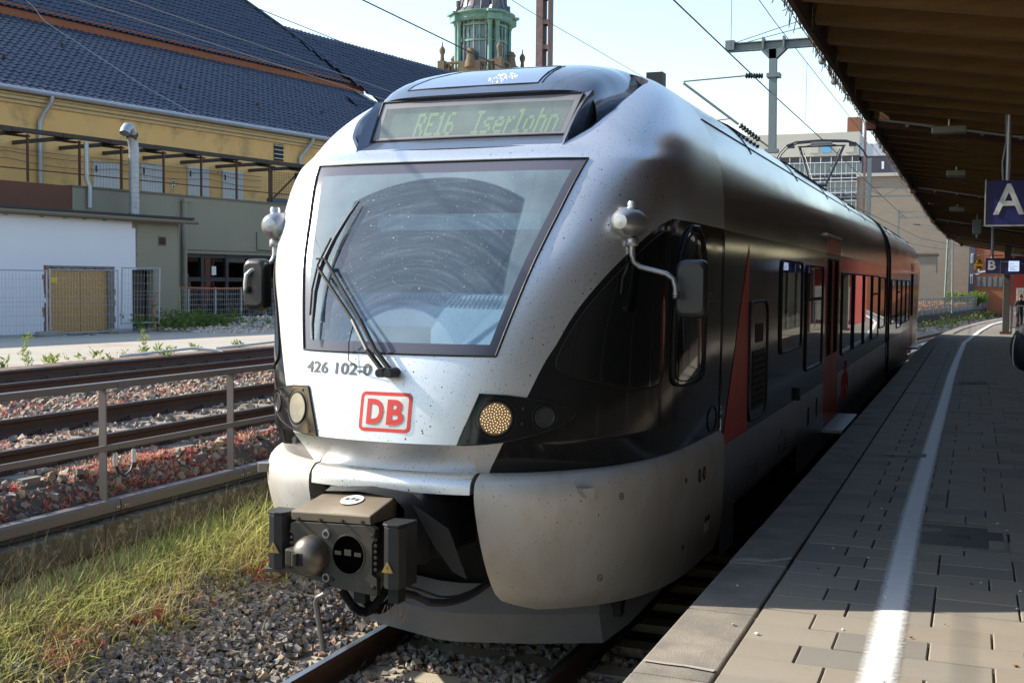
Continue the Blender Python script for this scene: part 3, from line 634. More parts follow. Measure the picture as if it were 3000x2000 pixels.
def window(parent, sg, y0, y1, z0, z1, split=None, r=.09):
    x = 1.457*sg; pts = rrect(y0, y1, z0, z1, r); n = len(pts)
    pane = MB().add([(x+.004*sg, p[0], p[1]) for p in pts], [tuple(range(n))]); w = pane.build('window', side_glass, parent)
    fr_ = [(x+.006*sg, p[0], p[1]) for p in pts]; MB().tube(fr_+fr_[:1], .016, 5).build('window_frame', rubber, w)
    # corner fill between the square opening and the rounded pane
    mb = MB(); cx, cz = (y0+y1)/2, (z0+z1)/2
    for k in range(4):
        q = pts[k*6:(k+1)*6]; c = ((y1 if k in (0,3) else y0), (z1 if k < 2 else z0))
        for a, b in zip(q[:-1], q[1:]): mb.add([(x+.001*sg, *a), (x+.001*sg, *b), (x+.001*sg, *c)], [(0,1,2)])
    mb.build('window_corner', dark_band, w)
    if split: MB().b2((x-.01*sg, y0+.02, split-.02), (x+.012*sg, y1-.02, split+.02)).build('window_bar', rubber, w)
def carriage(ya, yb, wins, door, flip=False):
    for sg in (1, -1):
        holes = [w[:4] for w in wins] + [(door[0], door[1], .67, 3.0)]
        mb = MB(); mb.mi = 0
        wall(mb, 1.455*sg, ya, yb, .50, 1.29, [(door[0], door[1], .67, 1.29), (ya+.6, ya+4.3, .4, .78)] if not flip else [(door[0], door[1], .67, 1.29)])
        mb.mi = 1; wall(mb, 1.455*sg, ya, yb, 1.29, 2.9, [h if h[2] >= 1.29 else (h[0], h[1], 1.29, 3.0) for h in holes])
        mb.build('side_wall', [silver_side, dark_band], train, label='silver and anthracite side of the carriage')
        for w in wins: window(train, sg, *w)
        # sliding door of two leaves
        ym = (door[0]+door[1])/2
        for (a, b) in ((door[0]+.01, ym-.008), (ym+.008, door[1]-.01)):
            wy0, wy1 = (a+.30, b-.22) if a < ym-.1 else (a+.22, b-.28)
            mb = MB(); wall(mb, 1.452*sg, a, b, .68, 2.99, [(wy0, wy1, 1.62, 2.93)])
            d = mb.build('door_leaf', red_paint, train, label='red sliding door leaf')
            MB().add([(1.449*sg, wy0, 1.62), (1.449*sg, wy1, 1.62), (1.449*sg, wy1, 2.93), (1.449*sg, wy0, 2.93)], [(0,1,2,3)]).build('door_window', side_glass, d)
            q = [(1.456*sg, wy0, 1.62), (1.456*sg, wy1, 1.62), (1.456*sg, wy1, 2.93), (1.456*sg, wy0, 2.93), (1.456*sg, wy0, 1.62)]; MB().tube(q, .014, 4).build('door_window_frame', rubber, d)
        for y in (door[0], ym, door[1]): MB().b2((1.44*sg, y-.008, .67), (1.454*sg, y+.008, 2.99)).build('door_gap', rubber, train)
        if sg > 0:
            MB().b2((1.40, door[0]+.02, .60), (1.72, door[1]+.4, .66)).build('door_step', pm('step_aluminium', (.3,.3,.3), .4, .6), train, bevel=.01)
        # door head panel curves into the roof
    # upper body and roof
    prof = SEC; P = [[(w, y, z) for (w, z) in prof]+[(-w, y, z) for (w, z) in prof[::-1]] for y in np.linspace(ya, yb, max(3, int((yb-ya)*3)))]
    mb = MB(); nc_ = len(P[0])
    for i in range(len(P)-1):
        ymid = (P[i][0][1]+P[i+1][0][1])/2
        for j in range(nc_-1):
            k = min(j, nc_-2-j); zmid = P[0][j][2]
            mb.mi = 1 if zmid < 3.0 and k < 1 else (2 if (door[0] < ymid < door[1] and zmid < 3.19) else 0)
            mb.add([P[i][j], P[i+1][j], P[i+1][j+1], P[i][j+1]], [(0,1,2,3)])
    o = mb.build('roof', [roof_m, dark_band, red_paint], train, label='sky-reflecting silver roof of the carriage'); weld(o); smooth_obj(o, 40)
    for sg in (1, -1):
        for q in np.arange(ya+2.0, yb-1, 3.1):
            MB().tube([(w*sg*1.002, q, z+.002) for (w, z) in SEC[9:]], .005, 4).build('roof_seam', rubber, o)
        MB().tube([(SEC[10][0]*sg+.004*sg, y, SEC[10][1]) for y in np.linspace(ya, yb, 8)], .006, 4).build('roof_seam', rubber, o)
        for (q0, q1) in ((ya+2.2, ya+3.4), (ya+6.0, ya+9.2), (ya+12.6, ya+14.0)):
            if q1 > yb: continue
            g = [[(SEC[k][0]*sg*1.012, y, SEC[k][1]+.018) for k in (13, 14, 15, 16)] for y in np.linspace(q0, q1, 6)]; MB().grid(g).build('roof_grille', rubber, o)
            for y in np.arange(q0, q1, .2): MB().box((SEC[12][0]*sg, y, SEC[12][1]+.012), (.03,.03,.03)).build('grille_bolt', rubber, o)
        if sg > 0: MB().bar((1.452, door[0]-.12, 3.24), (1.452, door[1]+.12, 3.24), .05, .03).build('door_drip_rail', grey_metal, train)
    mb = MB(); mb.b2((-1.42, ya, .70), (1.42, yb, .74)); mb.build('floor', inner_wall, train)
    mb = MB(); mb.b2((-1.25, ya+.1, .28), (1.25, yb-.1, .69)); mb.build('underframe', under_m, train)
    for q in (ya+2.45, yb-2.3) if not flip else (yb-2.4,):
        for sg in (1, -1):
            bg_ = MB().b2((sg*1.22, q-1.6, .42), (sg*1.10, q+1.6, .66)).build('bogie', under_m, train, bevel=.03)
            for dy in (-1.1, 1.1):
                MB().lathe([(.05,-.08),(.36,-.07),(.40,-.06),(.40,.06),(.36,.07),(.05,.08)], (sg*.78, q+dy, .38), 'X', 24).build('wheel', steel_dirty, bg_, smooth=40)
                MB().lathe([(.001,-.06),(.12,-.05),(.14,.05),(.001,.06)], (sg*1.27, q+dy, .40), 'X', 14).build('axle_box', under_m, bg_, smooth=40)
wins1 = [(12.07,13.6,1.87,2.82),(14.0,15.55,1.56,2.80,2.40),(17.98,19.5,1.53,2.75),(19.82,21.45,1.53,2.75),(21.72,23.2,1.53,2.75),(23.5,25.06,1.53,2.75,2.40),(25.4,26.9,1.68,2.73)]
carriage(YE, 27.6, wins1, (15.9, 17.6))
wins2 = [(29.1,30.95,1.65,2.70),(31.3,33.0,1.48,2.70,2.4),(33.3,35.1,1.53,2.70),(35.4,37.3,1.53,2.70)]
carriage(28.4, 43.2, wins2, (38.0, 39.7), True)
# gangway bellows
mb = MB()
P = []
for k, y in enumerate(np.linspace(27.6, 28.4, 13)):
    sc = .93 if k % 2 else .97; P.append([(1.44*sc, y, .55)]+[(w*sc, y, z-.05) for (w, z) in SEC]+[(-w*sc, y, z-.05) for (w, z) in SEC[::-1]]+[(-1.44*sc, y, .55)])
mb.grid(P); mb.build('gangway_bellows', rubber, train)
for y in (27.6, 28.4):
    for sg in (1, -1): MB().tube([(1.45*sg, y, .6)]+[(w*sg*1.003, y, z) for (w, z) in SEC], .025, 5).build('carriage_end_frame', rubber, train)
# tail nose
mb = MB(); TY = 43.2+YE
tz = [1.2, 1.43, 1.615, 1.9, 2.14, 2.5, 2.8, 3.0, 3.2, 3.37, 3.5, 3.7, 3.85, 3.95, 4.03, 4.1, 4.15, 4.19, 4.22, 4.239]
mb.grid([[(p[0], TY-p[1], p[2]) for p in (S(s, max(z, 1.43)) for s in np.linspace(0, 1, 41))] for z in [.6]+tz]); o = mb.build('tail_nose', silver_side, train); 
for v_ in o.data.vertices:
    if v_.co.z > 1.42 and v_.co.z < 1.44: pass
smooth_obj(o, 40)
# red wedge, hatch, letters on the side
mb = MB().add([(1.459, 9.17, 1.29), (1.459, 10.26, 1.29), (1.459, 10.24, 2.93)], [(0,1,2)]); mb.build('red_wedge', red_paint, train)
ht = MB().add([(1.461, p[0], p[1]) for p in rrect(10.3, 11.25, 1.36, 2.42, .16)], [tuple(range(24))]); hto = ht.build('service_hatch', dark_band, train)
e = [(1.462, p[0], p[1]) for p in rrect(10.3, 11.25, 1.36, 2.42, .16)]; MB().tube(e+e[:1], .014, 5).build('hatch_seal', rubber, hto)
MB().b2((1.458, 10.48, 1.45), (1.468, 11.1, 1.98)).build('hatch_grille', rubber, hto)
for k in range(8): MB().b2((1.466, 10.5, 1.49+k*.06), (1.474, 11.08, 1.515+k*.06)).build('hatch_slat', under_m, hto)
MB().b2((1.458, 10.6, 2.05), (1.466, 11.0, 2.22)).build('hatch_recess', rubber, hto)
v, f_ = fit_text('Essen', .34, .11, .006); mb = MB(); mb.add([S(.088-p[0]/7.1, 2.44+p[1], .006) for p in v], f_); mb.build('name_lettering', pm('faded_lettering', (.18,.18,.17), .5), train, normals=False)
# red bicycle and wheelchair pictograms by the door
mb = MB()
for (cy_, cz_) in ((18.35, 1.02), (18.85, 1.02)): mb.tube([(1.458, cy_+.19*math.cos(t), cz_+.19*math.sin(t)) for t in np.linspace(0, 6.283, 25)], .012, 4)
for a, b in (((18.35,1.02),(18.5,1.28)), ((18.5,1.28),(18.78,1.28)), ((18.78,1.28),(18.62,1.02)), ((18.62,1.02),(18.35,1.02)), ((18.62,1.02),(18.5,1.33)), ((18.78,1.28),(18.85,1.02)), ((18.78,1.28),(18.76,1.38)), ((18.68,1.4),(18.82,1.38))):
    mb.bar((1.458, *a), (1.458, *b), .024, .012)
mb.build('bicycle_pictogram', decal_red, train)
MB().b2((1.456, 18.45, 1.46), (1.460, 18.75, 1.50)).build('pictogram_bar', decal_red, train)
MB().b2((1.456, 13.3, 1.28), (1.50, 13.36, 1.42)).build('handle', rubber, train)
for (y, z) in ((14.4, .98), (15.2, 1.02)): MB().tube([(1.457, y+.05*math.cos(t), z+.12*math.sin(t)) for t in np.linspace(0, 6.283, 17)], .006, 4).build('access_flap', rubber, train)
# ---------------------------------------------------------------- coupler
cpl = MB(); Yc = 5.70
plate_pts = [(-.30,.88),(-.50,.865),(-.50,.89),(-.37,.90),(-.345,.94),(-.305,.955),(-.30,1.10),(-.32,1.13),(-.32,1.175),(-.29,1.19),(.25,1.205),(.285,1.185),(.285,1.13),(.265,1.10),(.265,.92),(.30,.90),(.30,.80),(.0,.82),(-.06,.835)]
cpl.prism([(x, Yc, z) for x, z in plate_pts], (0, .05, 0)); cp = cpl.build('coupler', steel_dirty, train, label='dirty automatic coupler with its face plate', bevel=.004)
def cpart(mb, name, mt=steel_dirty, **k): return mb.build(name, mt, cp, **k)
dome = [(.115,.0),(.116,.03),(.112,.06),(.10,.085),(.08,.105),(.05,.12),(.02,.126),(.001,.127)]
cpart(MB().lathe([(r, -h) for r, h in dome], (-.155, Yc+.002, 1.005), 'Y', 28), 'coupler_cone', pm('worn_cone_steel', (.22,.19,.16), .4, .7, var=.6, col2=(.1,.08,.06), vscale=12), smooth=30)
mb = MB().b2((-.292, Yc-.105, .945), (-.16, Yc, 1.05)); cpart(mb, 'cone_mouth', steel_dirty, bevel=.012)
mb = MB().b2((-.235, Yc-.128, .965), (-.15, Yc-.10, 1.035)); cpart(mb, 'latch_slot', cavity_m)
cpart(MB().lathe([(.001,-.035),(.018,-.035),(.018,.035),(.001,.035)], (-.20, Yc-.135, 1.0), 'Z', 12), 'latch_pin', steel_dirty, smooth=40)
cpart(MB().tube([(.10+.114*math.cos(t), Yc-.002, 1.025+.114*math.sin(t)) for t in np.linspace(0, 6.2832, 37)], .005, 5), 'funnel_rim', steel_dirty, smooth=True)
cpart(MB().lathe([(.001,-.003),(.110,-.003),(.110,-.001),(.001,-.001)], (.10, Yc-.001, 1.025), 'Y', 36), 'funnel_mouth', pm('black_void', (.0015,.0015,.0015), 1.0, spec=0.0))
for x in (.03, .10, .17): cpart(MB().b2((x-.026, Yc-.008, 1.02), (x+.022, Yc-.004, 1.055 if abs(x-.1) < .05 else 1.042)), 'funnel_hook', steel_dirty)
for (x, z, r) in ((-.055,1.135,.027),(-.055,.878,.028),(-.055,.828,.016),(-.095,.885,.010),(-.015,.87,.010),(.275,1.15,.014),(.275,.85,.014),(-.325,.915,.012)):
    o_ = cpart(MB().lathe([(.35*r,-.014),(.62*r,-.016),(.95*r,-.015),(r,-.006),(r,.004)], (x, Yc, z), 'Y', 18), 'air_port', grey_metal if r > .02 else steel_dirty, smooth=40)
    cpart(MB().lathe([(.001,-.017),(.58*r,-.017),(.58*r,-.0145),(.001,-.0145)], (x, Yc, z), 'Y', 14), 'port_hole', cavity_m)
lid = MB(); lid.prism([(-.315,Yc,1.205),(.255,Yc,1.225),(.255,Yc,1.255),(-.315,Yc,1.24)], (0,.012,0)); cpart(lid, 'lid_lip', steel_dirty)
mb = MB(); mb.add([(-.315,Yc-.004,1.25),(.255,Yc-.004,1.262),(.25,Yc+.33,1.325),(-.27,Yc+.33,1.315),(-.315,Yc,1.20),(.255,Yc,1.212),(.25,Yc+.33,1.20),(-.27,Yc+.33,1.20)], [(0,1,2,3),(0,4,5,1),(1,5,6,2),(2,6,7,3),(3,7,4,0)])
cpart(mb, 'coupler_lid_box', coupler_tan, bevel=.008)
mb = MB().lathe([(.001,0),(.075,0),(.075,.002),(.001,.002)], (.0, Yc+.2, 1.302), 'Z', 24, Matrix.Rotation(.19, 3, 'X')); cpart(mb, 'round_sticker', decal_white)
for k in range(3): cpart(MB().box((-.035+.035*k, Yc+.2+.012*(k % 2), 1.306+.002*(k % 2)), (.022,.03,.002), Matrix.Rotation(.19, 3, 'X')), 'sticker_print', decal_dark)
for x in (-.26, -.10, .06, .2): cpart(MB().lathe([(.001,-.016),(.010,-.016),(.010,0)], (x, Yc, 1.205+.02*(x+.3)/.55), 'Y', 8), 'bolt', steel_dirty)
for k in range(6):
    z = .95+.035*k; cpart(MB().lathe([(.001,-.014),(.012,-.012),(.013,0)], (-.318, Yc+.02, z), 'Y', 8), 'bolt', steel_dirty); cpart(MB().lathe([(.001,-.014),(.012,-.012),(.013,0)], (.282, Yc+.02, z), 'Y', 8), 'bolt', steel_dirty)
for sg, x0, x1 in ((-1, -.47, -.345), (1, .335, .475)):
    zc0, zc1 = (.90, 1.225) if sg < 0 else (.855, 1.215)
    pts = [(x0, Yc+.13), (x0, Yc+.02), (x0+.02, Yc-.02), ((x0+x1)/2, Yc-.035), (x1-.02, Yc-.02), (x1, Yc+.02), (x1, Yc+.13)]
    if sg > 0: pts = [(x0, Yc+.16), (x0, Yc+.03), (x0+.02, Yc-.01), (x0+.06, Yc-.03), (x1-.02, Yc-.015), (x1, Yc+.05), (x1+.01, Yc+.17)]
    bx = cpart(MB().prism([(x, y, zc0) for x, y in pts], (0, 0, zc1-zc0)), 'electric_coupler_box', blackmat, bevel=.008, label='black electric coupler box')
    bx2 = MB().prism([(x-.006*(1 if x < (x0+x1)/2 else -1), y-.006, zc1) for x, y in pts], (0, 0, .014)); cpart(bx2, 'box_lid', blackmat, bevel=.004)
    cx_ = (x0+x1)/2-(.012 if sg > 0 else 0); tz_ = zc0+.12; yy = Yc-.042 if sg < 0 else Yc-.038
    tri = lambda k: [(cx_-.042*k, yy-.001*(1-k), tz_-.024*k), (cx_+.042*k, yy-.001*(1-k)+(.006 if sg > 0 else .004)*k, tz_-.024*k), (cx_, yy-.001*(1-k), tz_+.052*k)]
    cpart(MB().prism(tri(1.0), (0, .003, 0)), 'warning_triangle', decal_dark); cpart(MB().prism([(p[0], p[1]-.0015, p[2]) for p in tri(.85)], (0, .002, 0)), 'warning_triangle_face', decal_yellow)
    fl = [(cx_+.004, tz_+.026), (cx_-.009, tz_+.004), (cx_+.002, tz_+.004), (cx_-.004, tz_-.016), (cx_+.010, tz_+.010), (cx_+.0, tz_+.010)]
    cpart(MB().prism([(x, yy-.003, z) for x, z in fl], (0, .002, 0)), 'warning_flash', decal_dark)
# bellows cover behind the coupler and shank
mb = MB(); R0 = []
for k, y in enumerate(np.linspace(Yc+.28, 6.75, 9)):
    hw, zt = .30+.045*math.sin(k*1.7)*.4+.03*k/8, 1.325+.025*math.sin(k*2.1)
    R0.append([(-hw, y, .95), (-hw, y, zt-.05), (-hw*.85, y, zt), (0, y+.03*math.sin(k), zt+.015), (hw*.85, y, zt-.005), (hw*1.1, y, zt-.07), (hw*1.12, y, .93)])
mb.grid(R0); cpart(mb, 'coupler_cover', rubber, smooth=60)
for sg in (-1, 1):
    mb = MB().prism([(sg*.36, Yc+.32, 1.28), (sg*.50, Yc+.38, 1.15), (sg*.60, Yc+.42, .86), (sg*.52, Yc+.4, .90), (sg*.42, Yc+.36, 1.05)], (0, .012, 0)); cpart(mb, 'cover_flap', rubber)
cpart(MB().b2((-.12, Yc+.05, .86), (.12, 7.4, 1.14)), 'coupler_shank', under_m)
cpart(MB().tube([(-.03, Yc-.005, .80), (-.07, Yc-.03, .775), (-.105, Yc-.03, .76), (-.115, Yc-.03, .73), (-.06, Yc-.05, .56), (-.045, Yc-.055, .50)], .017, 10), 'uncoupling_handle', pm('worn_handle_steel', (.2,.18,.17), .45, .6), smooth=True)
def hose(pts, r, rib=True):
    pts = [Vector(p) for p in pts]; fine = []
    for i in range(len(pts)-1):
        for t in np.linspace(0, 1, 14)[:-1]: fine.append(pts[i].lerp(pts[i+1], t))
    fine.append(pts[-1]); rs = [r*(1.12 if k % 2 else .88) for k in range(len(fine))] if rib else [r]*len(fine)
    return MB().tube(fine, r, 10, rs=rs)
def arcpts(a, b, sag, n=9, dy=0): return [(a[0]+(b[0]-a[0])*t, a[1]+(b[1]-a[1])*t+dy*math.sin(math.pi*t), a[2]+(b[2]-a[2])*t-sag*math.sin(math.pi*t)) for t in np.linspace(0, 1, n)]
cpart(hose(arcpts((.02, Yc+.05, .80), (.30, Yc+.12, .82), .14), .026), 'corrugated_hose', rubber)
cpart(hose(arcpts((.10, Yc+.10, .80), (.36, Yc+.16, .80), .12), .026), 'corrugated_hose', rubber)
cpart(hose(arcpts((.34, Yc+.2, .78), (.53, 6.75, .72), .09), .022), 'corrugated_hose', rubber)
cpart(MB().tube(arcpts((.40, Yc+.15, .84), (.54, 6.8, .76), .10), .008, 6), 'cable', rubber)
cpart(MB().b2((.36, Yc+.03, .76), (.43, Yc+.12, .86)), 'cable_bracket', under_m)
cpart(MB().b2((.10, Yc+.06, .73), (.18, Yc+.12, .84)), 'hose_bracket', under_m)
for k in range(9):
    x = .33+.02*k+wob(.01); cpart(MB().tube([(x, Yc+.06, .74), (x+wob(.04), Yc+.05, .66+wob(.03))], .0025, 3), 'loose_wire', pm('copper_wire', (.25,.15,.08), .5))
for o_ in [cp]+list(cp.children):
    for v_ in o_.data.vertices:
        if v_.co.y < 6.05:
            v_.co.x = -.3+(v_.co.x+.3)*.90 if v_.co.x > -.3 else v_.co.x
            v_.co.z = .88+(v_.co.z-.88)*.97+.022 if v_.co.z > .6 else v_.co.z
# snow plough
pl = [(-1.25,8.35),(-1.12,7.75),(-1.0,7.53),(-.55,7.31),(-.08,7.16),(.08,7.16),(.55,7.31),(1.0,7.53),(1.12,7.75),(1.25,8.35)]
mb = MB(); mb.grid([[(x, y, .13 if abs(x) < 1.05 else .13+.25*(abs(x)-1.05)/.2) for x, y in pl], [(x*.985, y-.05+.0, .34) for x, y in pl], [(x*.97, y+.06, .52) for x, y in pl]])
mb.grid([[(x, y, .13 if abs(x) < 1.05 else .13+.25*(abs(x)-1.05)/.2) for x, y in pl], [(x*.96, y+.05, .145 if abs(x) < 1.05 else .145+.25*(abs(x)-1.05)/.2) for x, y in pl]])
mb.build('snow_plough', plow_m, train, smooth=20, label='flat grey snow plough under the nose')
mb = MB().b2((-1.1, 7.6, .3), (1.1, 9.15, .66)); mb.build('underframe', under_m, train)
# pantograph
panto_m = pm('pantograph_metal', (.05,.05,.055), .4, .6); PY = 26.4
pg = MB().b2((-.45, PY-.3, 4.24), (.45, PY+.9, 4.32)).build('pantograph', panto_m, train, label='raised single-arm pantograph on the roof')
def pgp(mb, name, **k): return mb.build(name, k.pop('mat', panto_m), pg, **k)
for x in (-.35, .35):
    for y in (PY-.2, PY+.8): pgp(MB().lathe([(.05,0),(.09,.02),(.05,.04),(.09,.06),(.05,.08),(.04,.12)], (x, y, 4.2), 'Z', 12), 'insulator', mat=grey_metal, smooth=30)
pgp(MB().tube([(0, PY+.9, 4.35), (0, PY+.25, 4.78)], .075, 12, rs=[.085,.06]), 'lower_arm', mat=grey_metal, smooth=True)
for sg in (-1, 1):
    pgp(MB().tube([(sg*.16, PY+.25, 4.76), (sg*.48, PY+.75, 5.66)], .028, 8), 'upper_arm'); pgp(MB().tube([(sg*.10, PY+.25, 4.84), (sg*.40, PY+.72, 5.60)], .010, 6), 'guide_rod')
    pgp(MB().tube([(sg*.48, PY+.75, 5.66), (sg*.2, PY+.75, 5.72)], .012, 6), 'head_strut')
    pgp(MB().b2((sg*.6, PY+.66, 5.66), (sg*.75, PY+.84, 5.74)), 'suspension_box')
pgp(MB().tube([(-.20, PY+.25, 4.77), (.20, PY+.25, 4.77)], .035, 8), 'elbow_shaft'); pgp(MB().tube([(-.52, PY+.75, 5.68), (.52, PY+.75, 5.68)], .018, 8), 'head_shaft')
for dy in (-.14, .14):
    pgp(MB().tube([(-.98, PY+.75+dy, 5.42), (-.90, PY+.75+dy, 5.56), (-.76, PY+.75+dy, 5.70), (-.55, PY+.75+dy, 5.775), (0, PY+.75+dy, 5.80), (.55, PY+.75+dy, 5.775), (.76, PY+.75+dy, 5.70), (.90, PY+.75+dy, 5.56), (.98, PY+.75+dy, 5.42)], .020, 6), 'collector_strip')
pgp(MB().b2((-.22, PY+.62, 5.72), (.22, PY+.88, 5.77)), 'head_plate', mat=pm('dull_alloy', (.3,.29,.26), .5, .5))
# ================================================================ GROUND, TRACKS, PLATFORM
def cv(y):
    if y <= 34: return 0.0
    if y <= 72: return .002*(y-34)**2
    return 2.888+.13*(y-72)
def fastmesh(name, V, F, mats, col=None, mi=None, parent=None, **k):
    me = bpy.data.meshes.new(name); nv, nf, kf = len(V), len(F), F.shape[1]
    me.vertices.add(nv); me.vertices.foreach_set('co', np.ascontiguousarray(V, np.float32).ravel())
    me.loops.add(nf*kf); me.loops.foreach_set('vertex_index', np.ascontiguousarray(F, np.int32).ravel())
    me.polygons.add(nf); me.polygons.foreach_set('loop_start', np.arange(0, nf*kf, kf, dtype=np.int32)); me.polygons.foreach_set('loop_total', np.full(nf, kf, np.int32))
    if mi is not None: me.polygons.foreach_set('material_index', np.ascontiguousarray(mi, np.int32))
    me.update(calc_edges=True); me.validate(); me.shade_flat()
    for mt in (mats if isinstance(mats, (list, tuple)) else [mats]): me.materials.append(mt)
    if col is not None:
        a = me.color_attributes.new('col', 'FLOAT_COLOR', 'POINT'); arr = np.ones((nv, 4), np.float32); arr[:, :3] = col; a.data.foreach_set('color', arr.ravel())
    o = bpy.data.objects.new(name, me); COL.objects.link(o)
    if parent is not None: o.parent = parent; o.matrix_parent_inverse = parent_inv(parent)
    return tag(o, k.get('label'), k.get('cat'), k.get('group'), k.get('kind'))
soil = pm('soil', (.16,.14,.115), .95, var=.6, col2=(.10,.09,.075), vscale=2.5, bump=.5, bscale=18)
mb = MB(); mb.b2((-1200, -300, -.75), (1200, 1800, -.45)); mb.build('ground', soil, kind='structure')
def strip(mb, xs, z_, y0, y1, step=6.0, curve=True):
    """ribbon with cross profile xs[(x,z)...] along the railway"""
    ys = np.arange(y0, y1+.01, step); mb.grid([[(x+(cv(y) if curve else 0), y, z) for x, z in xs] for y in ys]); return mb
bed = pm('ballast_bed', (.15,.14,.13), .95, var=.8, col2=(.09,.085,.08), vscale=14, bump=1.0, bscale=26)
strip(MB(), [(-2.88,.33),(-2.4,.27),(-2.0,.16),(-1.6,-.01),(-1.2,-.2),(-.9,-.24),(1.0,-.24),(1.83,-.30)], 0, -12, 150, 3).build('ballast_bed', bed, kind='structure')
strip(MB(), [(-2.98,-.5),(-2.98,.70),(-3.16,1.0),(-5.6,1.0),(-6.4,.98),(-7.3,1.02),(-9.7,1.02),(-10.6,.98),(-11.35,1.02)], 0, -12, 150, 3).build('embankment', bed, kind='structure')
conc_pave = pm('old_concrete_paving', (.42,.37,.30), .9, var=.6, col2=(.30,.28,.25), vscale=.8, bump=.25, bscale=12, dirt=(.55,.75), dcol=(.33,.22,.15), dscale=.5)
strip(MB(), [(-11.3,.6),(-11.3,1.085),(-14,1.07),(-17,1.03),(-20,.99),(-140,.98)], 0, -20, 160, 4).build('pavement', conc_pave, kind='structure')
kerb_b = pm('brown_kerb', (.20,.13,.10), .9, var=.5, col2=(.12,.10,.085), vscale=5)
kt = empty('track_kerb', (-11.2, 10, .95), 'low brown kerb between the far track and the concrete yard', 'kerb')
for k in range(22):
    y = 2+k*1.5
    MB().b2((-11.42, y, .95), (-11.0, y+1.485, 1.105+wob(.008))).build('kerb_stone', kerb_b, kt, bevel=.012)
# ---- rails and sleepers
rail_top = pm('polished_rail', (.42,.42,.43), .22, .9, var=.4, col2=(.25,.2,.16), vscale=6, stretch=(6,.3,6))
rail_rust = pm('rusty_rail', (.095,.052,.036), .8, .1, var=.6, col2=(.055,.035,.028), vscale=7, bump=.3, bscale=60)
sl_conc = pm('sleeper_concrete', (.46,.40,.29), .92, var=.5, col2=(.33,.29,.22), vscale=6, bump=.35, bscale=60)
sl_old = pm('old_sleeper', (.26,.23,.19), .92, var=.6, col2=(.16,.14,.12), vscale=6, bump=.4, bscale=50)
clip_m = pm('rusty_clip', (.07,.045,.035), .75, .3)
prof = [(-.066,-.172),(-.066,-.160),(-.02,-.140),(-.010,-.120),(-.010,-.05),(-.034,-.032),(-.034,-.008),(-.026,0),(.026,0),(.034,-.008),(.034,-.032),(.010,-.05),(.010,-.120),(.02,-.140),(.066,-.160),(.066,-.172)]
def track(xc, z, y0, y1, sy0, sy1, step, slm, label, off=0.0, nclip=14):
    t = empty('railway_track', (xc, 8, z-.17), label, 'railway track')
    for sg in (-1, 1):
        mb = MB(); ys = [y for y in np.arange(y0, min(36, y1), 6)]+[y for y in np.arange(36, y1, 3)]+[y1]
        P = [[(xc+sg*.7535+x+cv(y), y, z+zz) for x, zz in prof] for y in ys]
        for i in range(len(P)-1):
            for j in range(len(prof)-1):
                mb.mi = 1 if j in (7,) else 0
                mb.add([P[i][j], P[i+1][j], P[i+1][j+1], P[i][j+1]], [(0,1,2,3)])
        o = mb.build('rail', [rail_rust, rail_top], t); weld(o)
    hl = 1.25 if z < .5 else 1.08; base = MB(); base.prism([(-hl,-.13,-.17),(-hl,.13,-.17),(-hl,.10,0),(-hl,-.10,0)], (2*hl,0,0)); proto = base.build('sleeper', slm, t, bevel=.014); proto.location = (xc, sy0, z-.175); proto.matrix_parent_inverse = parent_inv(t)
    cb = MB(); cb.box((0,0,.012), (.17,.15,.024)); cb.tube([(-.085,-.05,.03),(-.10,-.02,.062),(-.085,.03,.062),(-.06,.05,.03)], .009, 6); cb.tube([(.085,-.05,.03),(.10,-.02,.062),(.085,.03,.062),(.06,.05,.03)], .009, 6)
    cme = None; n = 0; y = sy0
    while y <= sy1:
        if y > sy0: inst('sleeper', proto.data, t, (xc+cv(y), y, z-.175+wob(.006)), wob(.008))
        for sg in (-1, 1):
            if n < nclip:
                if cme is None: o = cb.build('rail_clip', clip_m, t); cme = o.data; o.matrix_basis = Matrix.Translation((xc+sg*.7535, y, z-.175))
                else: inst('rail_clip', cme, t, (xc+sg*.7535+cv(y), y, z-.175))
        n += 1; y += step
    return t
track(0, 0, -8, 150, 4.62, 11.8, .65, sl_conc, 'railway track that the train stands on', nclip=8)
track(-4.347, 1.249, -8, 150, 4.9, 33, .63, sl_old, 'railway track nearest the railing, beyond the train', nclip=22)
track(-8.421, 1.278, -8, 150, 4.9, 36, .63, sl_old, 'farthest railway track, next to the concrete yard', nclip=22)
# ---- ballast stones
cub_v = np.array([(a, b, c) for a in (-1, 1) for b in (-1, 1) for c in (-1, 1)], float)*.74
cub_f = np.array([(0,1,3),(0,3,2),(4,6,7),(4,7,5),(0,4,5),(0,5,1),(2,3,7),(2,7,6),(0,2,6),(0,6,4),(1,5,7),(1,7,3)])
def randrot(n):
    q = rng.normal(size=(n, 4)); q /= np.linalg.norm(q, axis=1)[:, None]; w, x, y, z = q.T
    return np.stack([np.stack([1-2*(y*y+z*z), 2*(x*y-w*z), 2*(x*z+w*y)], 1), np.stack([2*(x*y+w*z), 1-2*(x*x+z*z), 2*(y*z-w*x)], 1), np.stack([2*(x*z-w*y), 2*(y*z+w*x), 1-2*(x*x+y*y)], 1)], 1)
stone_m = pm('ballast_stone', (.2,.2,.2), .85, attr='col', bump=.25, bscale=55, var=.35, col2=(.10,.09,.08), vscale=22)
